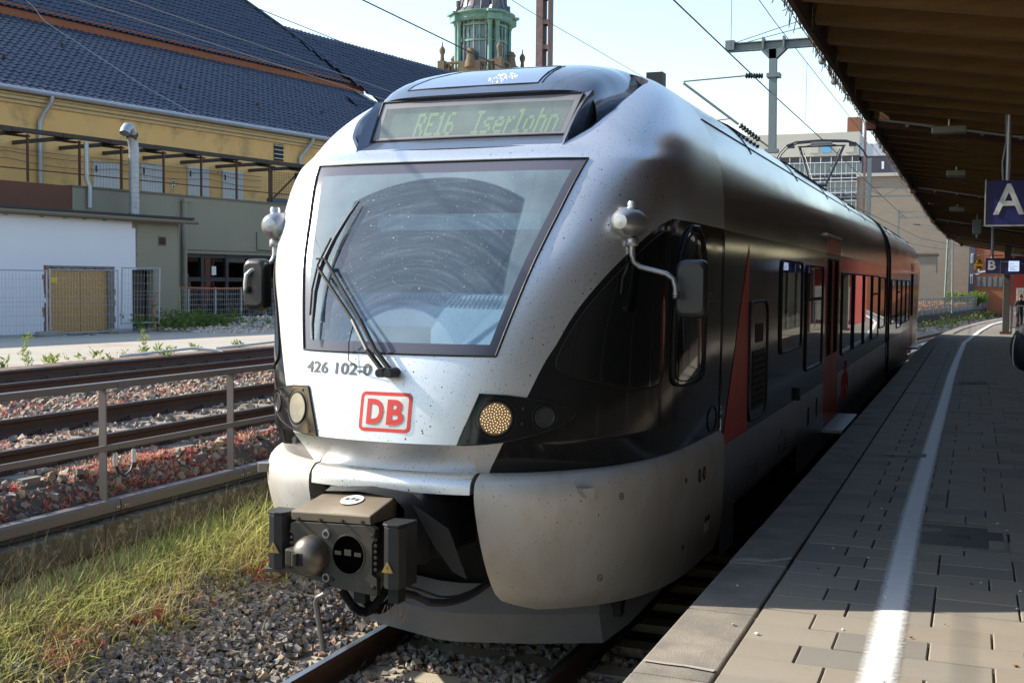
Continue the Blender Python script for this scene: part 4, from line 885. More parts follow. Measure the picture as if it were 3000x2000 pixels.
def stones(name, P, size, label, tint=None):
    n = len(P); V = cub_v[None]*(1+rng.uniform(-.45, .22, (n, 8, 3))); V = V*rng.uniform(.55, 1.1, (n, 1, 3)); V = np.einsum('nij,nkj->nki', randrot(n), V)
    V = V*(size*rng.uniform(.6, 1.45, n))[:, None, None] + P[:, None]
    F = (cub_f[None]+8*np.arange(n)[:, None, None]).reshape(-1, 3)
    base = np.array([(.33,.315,.30),(.42,.36,.30),(.20,.195,.195),(.52,.42,.31),(.36,.24,.18),(.28,.275,.275)])[rng.choice(6, n, p=[.3,.2,.2,.12,.08,.1])]*rng.uniform(.75, 1.2, (n, 1))
    base = base*np.array([1.14,1.08,1.0])
    if tint is not None: base = base*np.array(tint)
    return fastmesh(name, V.reshape(-1, 3), F, stone_m, np.repeat(base, 8, 0), kind='stuff', label=label, cat='gravel')
def scatter(n, x0, x1, y0, y1): return np.stack([rng.uniform(x0, x1, n), rng.uniform(y0, y1, n)], 1)
def zlow(x): return np.interp(x, [-2.4,-2.0,-1.6,-1.2,-.9,1.0,1.8], [.37,.21,.03,-.16,-.20,-.20,-.26])
p = np.concatenate([scatter(10500, -2.2, -.82, 5.0, 9.2), scatter(6200, -.68, .68, 5.2, 9.2), scatter(1500, .82, 1.8, 5.0, 8.5), scatter(900, -2.2, -1.4, 9.2, 12)])
ys_ = (p[:, 1]-4.62) % .65; on_sl = ((ys_ < .12) | (ys_ > .53)) & (np.abs(p[:, 0]) < 1.27); p = p[~(on_sl & (rng.random(len(p)) < .93))]
z = zlow(p[:, 0])+rng.uniform(-.03, .035, len(p)); stones('ballast', np.c_[p, z], .028, 'grey crushed-stone ballast in front of and under the train')
def zup(x): return np.interp(x, [-11,-10.6,-9.7,-7.3,-6.4,-5.6,-3.2,-3.0], [1.03,1.01,1.05,1.05,1.0,1.05,1.03,.74])
q = []
for (y0, y1, dens, xa, xb) in ((5.0, 9.5, 300, -7.2, -3.0), (9.5, 15, 170, -11.0, -3.0), (15, 24, 90, -11.0, -3.0), (24, 36, 40, -11, -3.0)):
    q.append(scatter(int(dens*(y1-y0)*(xb-xa)), xa, xb, y0, y1))
p = np.concatenate(q)
for xr in (-4.347-.7535, -4.347+.7535, -8.421-.7535, -8.421+.7535): p = p[np.abs(p[:, 0]-xr) > .085]
for xc in (-4.347, -8.421):
    ys_ = (p[:, 1]-4.9) % .63; on = ((ys_ < .11) | (ys_ > .52)) & (np.abs(p[:, 0]-xc) < 1.2); p = p[~(on & (rng.random(len(p)) < .9))]
z = zup(p[:, 0])+rng.uniform(-.03, .04, len(p)); stones('ballast', np.c_[p, z], .036, 'brownish ballast stones on the raised tracks behind the railing', (1.0,.93,.86))
# gravel heap at the shop front and yard edge
def BP(u, v, z=0): return np.array([-20.62+u*.18224+v*.98325, 25.35+u*.98325-v*.18224, z])
p = scatter(4200, 0, 1, 0, 1); uu = 3.2+p[:, 0]*9.5; vv = -1.0+p[:, 1]*5.2; hh = 1.0+.30*np.clip(1-np.abs(vv-.6)/3.0, 0, 1)*np.clip((uu-3.0)/3, 0, 1)
Pg = np.array([BP(a, b) for a, b in zip(uu, vv)]); Pg[:, 2] = hh+rng.uniform(-.02, .05, len(Pg)); stones('gravel', Pg, .05, 'pale gravel heap before the shop front', (1.7,1.65,1.6))
mb = MB(); mb.grid([[tuple(BP(u, v, 1.0+.28*max(0, 1-abs(v-.6)/3.0)*min(1, max(0, (u-3.0)/3))+.03*math.sin(u*3+v*2))) for v in np.linspace(-2.0, 4.4, 14)] for u in np.linspace(3, 16, 26)]); mb.build('gravel_mound', pm('grey_gravel', (.36,.35,.34), .95, var=.8, col2=(.2,.19,.18), vscale=9, bump=1, bscale=20), kind='structure')
# ---- platform
plat_top = pm('far_paving', (.23,.22,.205), .85, var=.5, col2=(.17,.165,.16), vscale=1.5, bump=.15, bscale=30)
def platform_floor():
    mt = plat_top; nt = mt.node_tree; N, L = nt.nodes, nt.links; b = N['Principled BSDF']; tc = N.new('ShaderNodeTexCoord')
    br = N.new('ShaderNodeTexBrick'); br.inputs['Scale'].default_value = 1; br.inputs['Brick Width'].default_value = .45; br.inputs['Row Height'].default_value = .30; br.inputs['Mortar Size'].default_value = .006
    br.inputs['Color1'].default_value = (.21,.195,.17,1); br.inputs['Color2'].default_value = (.17,.16,.14,1); br.inputs['Mortar'].default_value = (.07,.065,.06,1); L.new(tc.outputs['Object'], br.inputs['Vector']); L.new(br.outputs[0], b.inputs['Base Color'])
platform_floor()
platf = strip(MB(), [(1.85,-.5),(1.85,.735),(2.2,.735),(13.0,.735),(13.0,-.5)], 0, -12, 150, 3).build('platform', plat_top, kind='structure')
slab_ms = [pm('paving_slab_%s' % n, c, .82, var=.5, col2=[q*.75 for q in c], vscale=3, bump=.22, bscale=70, dirt=(.60,.80), dcol=[q*.55 for q in c], dscale=3) for n, c in (('sand', (.30,.26,.205)), ('grey', (.275,.245,.20)), ('dark', (.225,.205,.175)), ('brown', (.285,.245,.19)))]
edge_m = pm('platform_edge_slab', (.27,.235,.19), .88, var=.9, col2=(.15,.135,.12), vscale=3.5, bump=.5, bscale=110, dirt=(.5,.75), dcol=(.34,.29,.225), dscale=2.2)
metal_cover = pm('cast_cover', (.11,.10,.095), .6, .5, bump=.4, bscale=60)
def slab_mesh(w, l, h, mt):
    m_ = MB(); m_.b2((.004, .004, -h), (w-.004, l-.004, 0)); o = m_.build('paving_slab', mt); me = o.data
    bm = bmesh.new(); bm.from_mesh(me); bmesh.ops.bevel(bm, geom=[e for e in bm.edges if all(v.co.z > -1e-4 for v in e.verts)], offset=.006, segments=1, affect='EDGES'); bm.to_mesh(me); bm.free()
    bpy.data.objects.remove(o); return me
WID = [.30, .45, .45, .45, .60]; SM = {(w, k): slab_mesh(w, .30, .03, slab_ms[k]) for w in set(WID) for k in range(4)}
y = 4.76; cnt = 0; row_i = 0; slab_list = []
while y < 24 and cnt < 296:
    x = 2.225+(0 if row_i % 2 else .0); xmax = 3.75 if y < 8 else (4.0 if y < 12 else 4.35); first = True
    while x < xmax and cnt < 296:
        w = (.30 if row_i % 2 else .45) if first else random.choice([.45, .45, .60, .45]); first = False
        if 8.55 < y+.15 < 9.45 and 2.95 < x+w/2 < 3.56: x += w; continue
        inst('paving_slab', SM[(w, random.choices(range(4), [4,4,2,2])[0])], platf, (x, y, .76+wob(.0025)), Matrix.Rotation(wob(.004), 3, 'X') @ Matrix.Rotation(wob(.003), 3, 'Y')); x += w; cnt += 1
    y += .302; row_i += 1
YS_END = y
rest = MB()
while y < 47:
    x = 2.225
    while x < 5.2:
        w = random.choice([.45, .45, .6]); rest.b2((x+.004, y+.004, .73), (x+w-.006, y+.296, .757+wob(.002))); x += w
    y += .302
# slabs outside the picture on the near side
for yy in np.arange(4.76-.302*18, 4.7, .302):
    x = 2.225
    while x < 4.4: w = random.choice([.45, .6]); rest.b2((x+.004, yy+.004, .73), (x+w-.006, yy+.296, .757+wob(.002))); x += w
o = rest.build('paving_slab', slab_ms[1], platf); o['kind'] = 'stuff'
fill = MB(); fill.b2((3.6, 4.4, .736), (13, 47, .750)); fill.build('paving_field', plat_top, platf)
y = 2.9; k = 0
while y < 120:
    l = 1.17 if y < 30 else 3.0; P = []
    m_ = MB(); m_.prism([(1.837+cv(y), y+.006, .50), (2.212+cv(y), y+.006, .50), (2.212+cv(y+l), y+l-.006, .50), (1.837+cv(y+l), y+l-.006, .50)], (0, 0, .262+wob(.004))); m_.build('edge_slab', edge_m, platf, bevel=.012); y += l; k += 1
mortar = pm('mortar_patch', (.40,.37,.33), .95, var=.5, col2=(.3,.28,.25), vscale=8, bump=.4, bscale=50)
def crack(pts, w):
    P = []
    for i, (x, y_) in enumerate(pts): P.append([(x, y_-w*random.uniform(.4, 1), .7665), (x, y_+w*random.uniform(.4, 1), .7665)])
    MB().grid(P).build('mortar_joint', mortar, platf)
crack([(1.85,5.40),(1.95,5.395),(2.06,5.40),(2.2,5.38)], .018); crack([(1.86,7.60),(1.95,7.68),(2.05,7.66),(2.13,7.74),(2.21,7.82)], .05)
# white line
def wl_mat():
    mt = pm('white_line_paint', (.78,.78,.76), .6, var=.3, col2=(.6,.6,.58), vscale=8); nt = mt.node_tree; N, L = nt.nodes, nt.links; b = N['Principled BSDF']
    at = N.new('ShaderNodeAttribute'); at.attribute_name = 'col'; nz = N.new('ShaderNodeTexNoise'); nz.inputs['Scale'].default_value = 30; nz.inputs['Detail'].default_value = 6
    tc = N.new('ShaderNodeTexCoord'); L.new(tc.outputs['Object'], nz.inputs[0]); a = N.new('ShaderNodeMath'); a.operation = 'MULTIPLY_ADD'; L.new(nz.outputs[0], a.inputs[0]); a.inputs[1].default_value = .55; a.inputs[2].default_value = -.27
    s = N.new('ShaderNodeMath'); s.operation = 'ADD'; L.new(at.outputs['Fac'], s.inputs[0]); L.new(a.outputs[0], s.inputs[1]); r = N.new('ShaderNodeMapRange'); r.inputs[1].default_value = .2; r.inputs[2].default_value = .8; L.new(s.outputs[0], r.inputs[0]); L.new(r.outputs[0], b.inputs['Alpha']); return mt
mb = MB(); cols_ = []; P = []
def wl_x(y): return float(np.interp(y, [-12, 5.5, 9.8, 25, 30, 40, 43, 51, 59, 64, 80], [2.92, 2.92, 2.88, 2.90, 2.93, 3.03, 3.18, 3.55, 4.05, 4.6, 6.6]))
ysw = list(np.arange(-6, 40, .6))+list(np.arange(40, 80, 1.0))
for y in ysw: P.append([(wl_x(y)+dx, y, .7672) for dx in (-.11, -.035, .035, .11)]); cols_ += [(0,0,0), (1,1,1), (1,1,1), (0,0,0)]
mb.grid(P); mb.c = cols_; wl = mb.build('white_line', wl_mat(), platf, normals=False)
for po in wl.data.polygons: pass
# hatch covers
hc = MB().b2((2.96, 8.60, .735), (3.53, 9.42, .759)).build('inspection_cover', metal_cover, platf)
MB().b2((2.955, 8.57, .735), (3.535, 8.598, .766)).build('cover_frame', edge_m, hc); MB().b2((3.532, 8.57, .735), (3.56, 9.45, .766)).build('cover_frame', edge_m, hc); MB().b2((2.955, 9.422, .735), (3.535, 9.45, .766)).build('cover_frame', edge_m, hc)
for i in range(6): MB().b2((3.17+i*.025, 9.0, .7592), (3.185+i*.025, 9.09, .7625)).build('cover_slot', rubber, hc)
MB().b2((2.42, 13.0, .7685), (2.86, 13.26, .7695)).build('inspection_cover', metal_cover, platf)
MB().b2((3.05, 23.2, .7685), (3.55, 23.9, .7695)).build('inspection_cover', metal_cover, platf)
for k in range(60):
    x, y = random.uniform(2.0, 3.9), 5.0+random.random()**1.5*14; MB().box((x, y, .768), (random.uniform(.006, .02), random.uniform(.006, .02), .006), Matrix.Rotation(wob(3), 3, 'Z')).build('litter_crumb', random.choice([decal_white, mortar, pm('dead_leaf', (.25,.12,.05), .9)]), platf)
# ================================================================ RAILING, WALL, PLANTS
rail_paint = pm('grey_brown_railing_paint', (.15,.128,.12), .48, .15, var=.4, col2=(.11,.09,.08), vscale=5, dirt=(.62,.78), dcol=(.22,.13,.08), dscale=4)
bolt_m = pm('zinc_bolt', (.4,.39,.37), .4, .7)
XF = -2.93
fence = empty('railing', (XF, 7, .76), 'grey brown steel railing left of the train, above the grass strip', 'railing')
ps = [7.19+1.661*k for k in range(-4, 22)]
for k, y in enumerate(ps):
    m_ = MB(); m_.b2((XF-.034, y-.030, .85), (XF-.022, y+.036, 1.73)); m_.b2((XF-.0225, y-.0305, .85), (XF+.034, y-.018, 1.73)); m_.build('post', rail_paint, fence)
    y1 = y+1.661+.118
    MB().b2((XF-.035, y+.118, 1.722), (XF+.032, y1-.004, 1.777)).build('handrail', rail_paint, fence, bevel=.008)
    MB().b2((XF+.010, y+.118, 1.245), (XF+.038, y1-.004, 1.291)).build('middle_rail', rail_paint, fence, bevel=.004)
    m_ = MB(); m_.prism([(XF+.04, y+.118, .86), (XF+.055, y+.118, .84), (XF+.055, y+.118, .77), (XF+.03, y+.118, .753), (XF-.05, y+.118, .753), (XF-.05, y+.118, .86)], (0, 1.65, 0)); m_.build('base_beam', rail_paint, fence, bevel=.005)
    if k < 10:
        for dy in (.06, .085, .15, .18):
            for dz in (0,): MB().lathe([(.001,0),(.010,0),(.010,.010),(.001,.012)], (XF+.055, y+dy-.0, .80), 'X', 8).build('bolt', bolt_m, fence)
# hanging cable loop with plastic cuffs
lp = MB().tube([(XF+.02, 7.26, 1.25), (XF+.03, 7.27, 1.14), (XF+.03, 7.31, 1.06), (XF+.03, 7.38, 1.025), (XF+.03, 7.45, 1.06), (XF+.03, 7.49, 1.14), (XF+.02, 7.50, 1.25)], .012, 8).build('cable_loop', pm('black_cable', (.03,.03,.03), .5), None, label='black cable loop hanging from the middle rail of the railing', cat='cable', smooth=True)
for (y, z) in ((7.268, 1.17), (7.485, 1.17)): MB().lathe([(.013,-.05),(.018,-.05),(.018,.05),(.013,.05)], (XF+.03, y, z), 'Z', 10).build('cuff', pm('clear_plastic', (.6,.6,.58), .3), lp)
wall_m = pm('mossy_concrete', (.17,.145,.10), .95, var=.8, col2=(.09,.08,.055), vscale=4, bump=.6, bscale=30, dirt=(.52,.62), dcol=(.30,.27,.22), dscale=14)
rw = empty('retaining_wall', (-2.85, 8, .3), 'low mossy concrete retaining wall under the railing', 'wall')
y = .3
while y < 40:
    l = 1.35; x0 = -2.81+wob(.01)
    MB().b2((-3.0, y+.004, .50), (x0, y+l-.004, .712+wob(.008))).build('coping_block', wall_m, rw, bevel=.015)
    MB().b2((-3.02, y+.004, -.45), (x0-.06, y+l-.004, .498)).build('wall_block', wall_m, rw, bevel=.01); y += l
far = MB(); 
for i, y in enumerate(np.arange(40, 149, 2.5)):
    far.add([(-2.81+cv(y), y, -.45), (-2.81+cv(y+2.5), y+2.5, -.45), (-2.81+cv(y+2.5), y+2.5, .73), (-2.81+cv(y), y, .73)], [(0,1,2,3)])
far.build('wall_face', pm('dark_stone_wall', (.075,.06,.05), .95, var=.9, col2=(.035,.03,.028), vscale=2.5, bump=.8, bscale=9), rw)
# ---------------- plants
def blades(name, P, h, w, cols, bend, mat, label, seg=3, jit=.35, cat='grass'):
    """bent grass blades; P (n,3) roots, h heights"""
    n = len(P); a = rng.uniform(0, 2*np.pi, n); d = np.stack([np.cos(a), np.sin(a), 0*a], 1); sd = np.stack([-np.sin(a), np.cos(a), 0*a], 1)
    b = bend*rng.uniform(.3, 1.4, n); V = np.zeros((n, 2*(seg+1), 3)); C = np.zeros((n, 2*(seg+1), 3))
    for k in range(seg+1):
        t = k/seg; c = P+d*(b*h*t**2)[:, None]; c[:, 2] += h*(t-.35*b*t**2)
        ww = (w*(1-.85*t))[:, None]; V[:, 2*k] = c-sd*ww; V[:, 2*k+1] = c+sd*ww
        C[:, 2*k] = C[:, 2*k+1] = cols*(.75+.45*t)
    f = np.array([(2*k, 2*k+1, 2*k+3, 2*k+2) for k in range(seg)]); F = (f[None]+2*(seg+1)*np.arange(n)[:, None, None]).reshape(-1, 4)
    return fastmesh(name, V.reshape(-1, 3), F, mat, C.reshape(-1, 3), kind='stuff', label=label, cat=cat)
def plant_mat(name, trans=.35):
    mt = bpy.data.materials.new(name); mt.use_nodes = True; nt = mt.node_tree; N, L = nt.nodes, nt.links; b = N['Principled BSDF']; b.inputs['Roughness'].default_value = .6; b.inputs['Specular IOR Level'].default_value = .25
    at = N.new('ShaderNodeAttribute'); at.attribute_name = 'col'; L.new(at.outputs['Color'], b.inputs['Base Color']); t = N.new('ShaderNodeBsdfTranslucent'); L.new(at.outputs['Color'], t.inputs[0])
    mx = N.new('ShaderNodeMixShader'); mx.inputs[0].default_value = trans; L.new(b.outputs[0], mx.inputs[1]); L.new(t.outputs[0], mx.inputs[2]); L.new(mx.outputs[0], N['Material Output'].inputs[0]); return mt
leaf_m = plant_mat('leaf_blades')
def pick(n, pal, p=None): return np.array(pal)[rng.choice(len(pal), n, p=p)]*rng.uniform(.75, 1.2, (n, 1))
def gz(x): return np.interp(x, [-2.85, -2.4, -2.0, -1.6, -1.2, -.9], [.40, .33, .22, .06, -.14, -.20])
mb = MB(); mb.grid([[(x, y, float(gz(x))-.045+.02*math.sin(x*9+y*5)) for x in np.linspace(-2.86, -1.0, 18)] for y in np.arange(1, 40, .35)]); mb.build('grass_bank', pm('bank_soil', (.13,.105,.065), .95, var=.7, col2=(.09,.09,.04), vscale=5, bump=.6, bscale=30), kind='structure')
n = 24000; X = -2.84+np.abs(rng.normal(0, .55, n)); Y = rng.uniform(4.4, 15, n); edge = np.interp(Y, [4.4, 5.7, 6.4, 7.2, 8, 15], [-1.55, -1.68, -1.88, -2.02, -1.98, -1.9])+.12*np.sin(Y*5)
k = X < edge+rng.normal(0, .07, n); X, Y = X[k], Y[k]; n = len(X)
tall = np.clip((Y-6.8)/2, 0, 1); Hh = (.16+.12*rng.random(n))*(1+1.0*tall*rng.random(n))*np.interp(X, [-2.8, -2.4, -1.8], [.62, 1.0, .8])
straw = np.clip(np.sin(X*7+Y*1.3)*.28+.46-.45*tall+rng.normal(0, .25, n), 0, 1)[:, None]
C = pick(n, [(.44,.48,.09),(.54,.57,.13),(.34,.43,.09),(.60,.58,.22)])*(1-straw)+pick(n, [(.86,.72,.38),(.80,.68,.30),(.68,.52,.24)])*straw
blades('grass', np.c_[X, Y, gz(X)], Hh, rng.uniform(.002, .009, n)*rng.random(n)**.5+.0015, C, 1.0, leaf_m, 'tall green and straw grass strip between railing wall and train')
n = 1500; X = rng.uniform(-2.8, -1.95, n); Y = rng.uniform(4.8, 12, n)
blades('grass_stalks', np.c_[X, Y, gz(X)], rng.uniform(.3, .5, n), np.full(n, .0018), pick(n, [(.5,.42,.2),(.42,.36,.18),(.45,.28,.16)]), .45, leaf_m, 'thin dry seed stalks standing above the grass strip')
def sprigs(name, P, size, pal, tip, label, leaves=9, mat=leaf_m, cat='plants', up=.8):
    n = len(P); m_ = n*leaves; R = np.repeat(P, leaves, 0); a = rng.uniform(0, 2*np.pi, m_); el = rng.uniform(.1, 1.0, m_)*up; hgt = rng.random(m_)
    d = np.stack([np.cos(a)*np.cos(el), np.sin(a)*np.cos(el), np.sin(el)], 1); s = np.repeat(size, leaves)*rng.uniform(.5, 1.2, m_)
    R = R+np.stack([rng.normal(0, .25, m_)*s, rng.normal(0, .25, m_)*s, hgt*s*1.1], 1); sd = np.cross(d, rng.normal(size=(m_, 3))); sd /= np.linalg.norm(sd, axis=1)[:, None]
    V = np.stack([R, R+d*(s*.45)[:, None]+sd*(s*.16)[:, None], R+d*(s*.95)[:, None], R+d*(s*.45)[:, None]-sd*(s*.16)[:, None]], 1)
    c0 = np.repeat(pick(n, pal), leaves, 0); tp = (hgt**1.5)[:, None]*np.repeat(rng.random(n) < .6, leaves)[:, None]; C = c0*(1-tp)+pick(m_, tip)*tp
    F = (np.arange(4)[None]+4*np.arange(m_)[:, None])
    return fastmesh(name, V.reshape(-1, 3), F, mat, np.repeat(C, 4, 0), kind='stuff', label=label, cat=cat)
red_pal = [(.62,.13,.13),(.70,.27,.23),(.55,.08,.09),(.72,.40,.30),(.70,.48,.32)]; tan_pal = [(.78,.56,.36),(.72,.50,.32),(.78,.44,.33)]
from mathutils import noise as mnoise
def patchy(n, x0, x1, y0, y1, thr, sc=.9, zf=zup, far_fade=True):
    out = []
    while len(out) < n:
        x, y = random.uniform(x0, x1), y0+(y1-y0)*random.random()**1.6
        if mnoise.noise(Vector((x*sc*1.5, y*sc, 3.3)))+wob(.25) > thr: out.append((x, y, float(zf(x))))
    return np.array(out)
pp = np.concatenate([patchy(2300, -3.5, -3.04, 5.0, 14, .24), patchy(2600, -7.6, -5.2, 6, 20, .16), patchy(500, -5.0, -3.7, 5.2, 14, .25)])
sprigs('stonecrop', pp, rng.uniform(.022, .042, len(pp)), red_pal, tan_pal, 'red and orange stonecrop growing through the ballast of the raised tracks', 14, up=1.25)
pp = np.concatenate([patchy(600, -2.6, -1.85, 5.5, 8.6, .1, 1.5, gz), patchy(260, -2.5, -2.0, 7.5, 10, -.1, 1.5, gz)]); sprigs('stonecrop', pp, rng.uniform(.03, .055, len(pp)), red_pal, tan_pal, 'red stonecrop tufts in the grass strip beside the train', 18, up=1.25)
# weeds on the yard edge
wp_ = []
for (u0, y0, y1, nn) in ((0, 12.6, 14.8, 150), (0, 15.6, 22, 25), (0, 25, 30, 40)):
    for _ in range(nn): y = random.uniform(y0, y1); wp_.append((-11.55+random.gauss(0, .22)-(.25 if y < 15 else 0), y, 1.08))
wp_ = np.array(wp_); sprigs('weeds', wp_, rng.uniform(.07, .15, len(wp_)), [(.20,.28,.04),(.26,.34,.06),(.15,.22,.04)], [(.35,.40,.08),(.3,.34,.1)], 'bright green weeds along the edge of the concrete yard', 16, up=1.3)
hw = []
for (x, y) in ((-11.5, 15.2), (-11.5, 18.2), (-11.7, 26.5), (-11.6, 27.5), (-11.5, 28.6), (-11.6, 29.2), (-11.7, 28.1)):
    for k in range(26): hw.append((x+random.gauss(0, .03), y+random.gauss(0, .04), 1.08+k*.014*random.uniform(.7, 1.4)))
hw = np.array(hw); sprigs('tall_weeds', hw, rng.uniform(.05, .09, len(hw)), [(.20,.29,.05),(.28,.36,.08)], [(.40,.42,.12)], 'upright tall weeds standing on the concrete yard edge', 7, up=1.2)
vp = []
for _ in range(520): u, v = random.gauss(4.6, 1.0), random.gauss(1.1, .5); q = BP(u, v); vp.append((q[0], q[1], 1.05+abs(random.gauss(0, .18))))
vp = np.array(vp); sprigs('nettles', vp, rng.uniform(.08, .15, len(vp)), [(.09,.15,.035),(.12,.19,.04)], [(.18,.24,.06)], 'dark green nettles at the foot of the tilted fence panel', 12, up=1.2)
# white conduits across the far track bed
for (y) in (17.6, 20.6):
    MB().tube([(-11.6, y, 1.11), (-11.2, y+.8, 1.17), (-10.9, y+1.3, 1.22), (-10.5, y+1.55, 1.17), (-10.2, y+1.6, 1.05)], .03, 8).build('cable_conduit', pm('pale_conduit', (.55,.55,.53), .6), None, label='pale bent cable conduit over the ballast edge, %s one' % ('left' if y < 19 else 'right'), cat='pipe', group='pale conduits over the ballast edge', smooth=True)

pp = patchy(600, -2.75, -1.75, 4.8, 9.5, .0, 2.2, gz); sprigs('low_weeds', pp, rng.uniform(.025, .055, len(pp)), [(.30,.36,.07),(.42,.46,.12),(.50,.40,.16)], [(.60,.50,.22)], 'broad-leaved green weeds among the grass by the train', 9, up=1.3)
ns = 1400; Ps = np.c_[rng.normal(-1.95, .28, ns), rng.uniform(5.0, 9.0, ns), np.zeros(ns)]; Ps[:, 2] = gz(Ps[:, 0])+.035; a_ = rng.uniform(0, 6.28, ns); ln = rng.uniform(.03, .12, ns); dv = np.stack([np.cos(a_)*ln, np.sin(a_)*ln, rng.uniform(-.02, .03, ns)], 1); sd_ = np.stack([-np.sin(a_), np.cos(a_), 0*a_], 1)*.0018
fastmesh('straw_litter', np.stack([Ps-dv-sd_, Ps+dv-sd_, Ps+dv+sd_, Ps-dv+sd_], 1).reshape(-1, 3), np.arange(4*ns).reshape(-1, 4), leaf_m, np.repeat(pick(ns, [(.6,.5,.32),(.45,.36,.22),(.32,.25,.16)]), 4, 0), kind='stuff', label='dry straw litter along the edge of the grass strip', cat='straw')
# ================================================================ STATION BUILDING ON THE LEFT
def B3(u, v, z): q = BP(u, v); return (q[0], q[1], z)
BR = Matrix.Rotation(-math.radians(10.5), 3, 'Z')       # local axes: x = out of the wall (v), y = along it (u)
def bbox(mb, u0, u1, v0, v1, z0, z1):
    return mb.box(B3((u0+u1)/2, (v0+v1)/2, (z0+z1)/2), (abs(v1-v0), abs(u1-u0), abs(z1-z0)), BR)
ochre = pm('ochre_plaster', (.80,.48,.185), .92, var=.5, col2=(.62,.37,.145), vscale=.7, bump=.2, bscale=25, dirt=(.52,.80), dcol=(.34,.23,.11), dscale=1.3)
cornice_m = pm('cornice_plaster', (.66,.50,.28), .9, var=.5, col2=(.42,.30,.16), vscale=3)
olive = pm('olive_render', (.30,.275,.20), .92, var=.4, col2=(.24,.22,.165), vscale=.9, bump=.15, bscale=30, dirt=(.62,.85), dcol=(.15,.12,.08), dscale=1.3, stretch=(1,1,.45))
white_w = pm('white_wall_paint', (.80,.80,.83), .9, var=.2, col2=(.70,.70,.73), vscale=.9, bump=.25, bscale=14, dirt=(.68,.85), dcol=(.4,.39,.38), dscale=2.5)
brown_p = pm('brown_panel', (.16,.062,.038), .8, var=.3, col2=(.11,.05,.03), vscale=3)
zinc = pm('zinc_sheet', (.42,.44,.47), .45, .6, var=.5, col2=(.30,.31,.33), vscale=4)
rust = pm('rusty_steel', (.13,.055,.038), .8, .1, var=.5, col2=(.07,.035,.03), vscale=8)
dark_wood = pm('dark_weathered_wood', (.075,.06,.05), .9, var=.6, col2=(.04,.033,.03), vscale=9)
osb = pm('chipboard', (.60,.35,.12), .85, var=.9, col2=(.40,.21,.065), vscale=26, bump=.2, bscale=40, stretch=(1,1,.5))
white_door = pm('white_shutter_paint', (.62,.62,.60), .7, var=.3, col2=(.45,.45,.44), vscale=5)
tile_m = pm('dark_blue_roof_tile', (.034,.044,.078), .46, 0, var=.5, col2=(.024,.030,.050), vscale=2.6, spec=.5)
brick_o = pm('terracotta_strip', (.27,.095,.045), .85, var=.5, col2=(.18,.065,.035), vscale=5)
broken = pm('broken_plaster', (.26,.23,.19), .95, var=.8, col2=(.14,.12,.1), vscale=12, bump=.7, bscale=20)
dark_open = pm('dark_opening', (.03,.026,.022), .9)
hall = empty('station_hall', B3(8, -5, .98), 'long ochre station building with dark blue tiled roof', 'building')
def H(mb, name, mt, parent=None, **k): return mb.build(name, mt, parent or hall, **k)
H(bbox(MB(), -14, 28, -5.4, -5.0, .9, 8.40), 'upper_wall', ochre)
H(bbox(MB(), -14, 28, -30, -5.4, .9, 7.9), 'hall_core', ochre)
H(bbox(MB(), -16, 27.0, -30, -5.15, 7.9, 8.44), 'attic_floor', ochre); H(bbox(MB(), -16, 26.6, -30, -11.2, 8.4, 12.5), 'attic_core', ochre)
H(MB().prism([B3(26.9, -4.9, 8.42), B3(26.6, -11.1, 12.3), B3(26.6, -11.1, 8.42)], (-.2,-1.0,0)), 'gable_wall', ochre)
for (z0, z1, v) in ((8.05, 8.17, -4.93), (8.17, 8.28, -4.83), (8.28, 8.36, -4.76)):
    for u in np.arange(-14, 28, 3.0): H(bbox(MB(), u+.004, u+2.996, -5.02, v, z0, z1), 'cornice_stone', cornice_m)
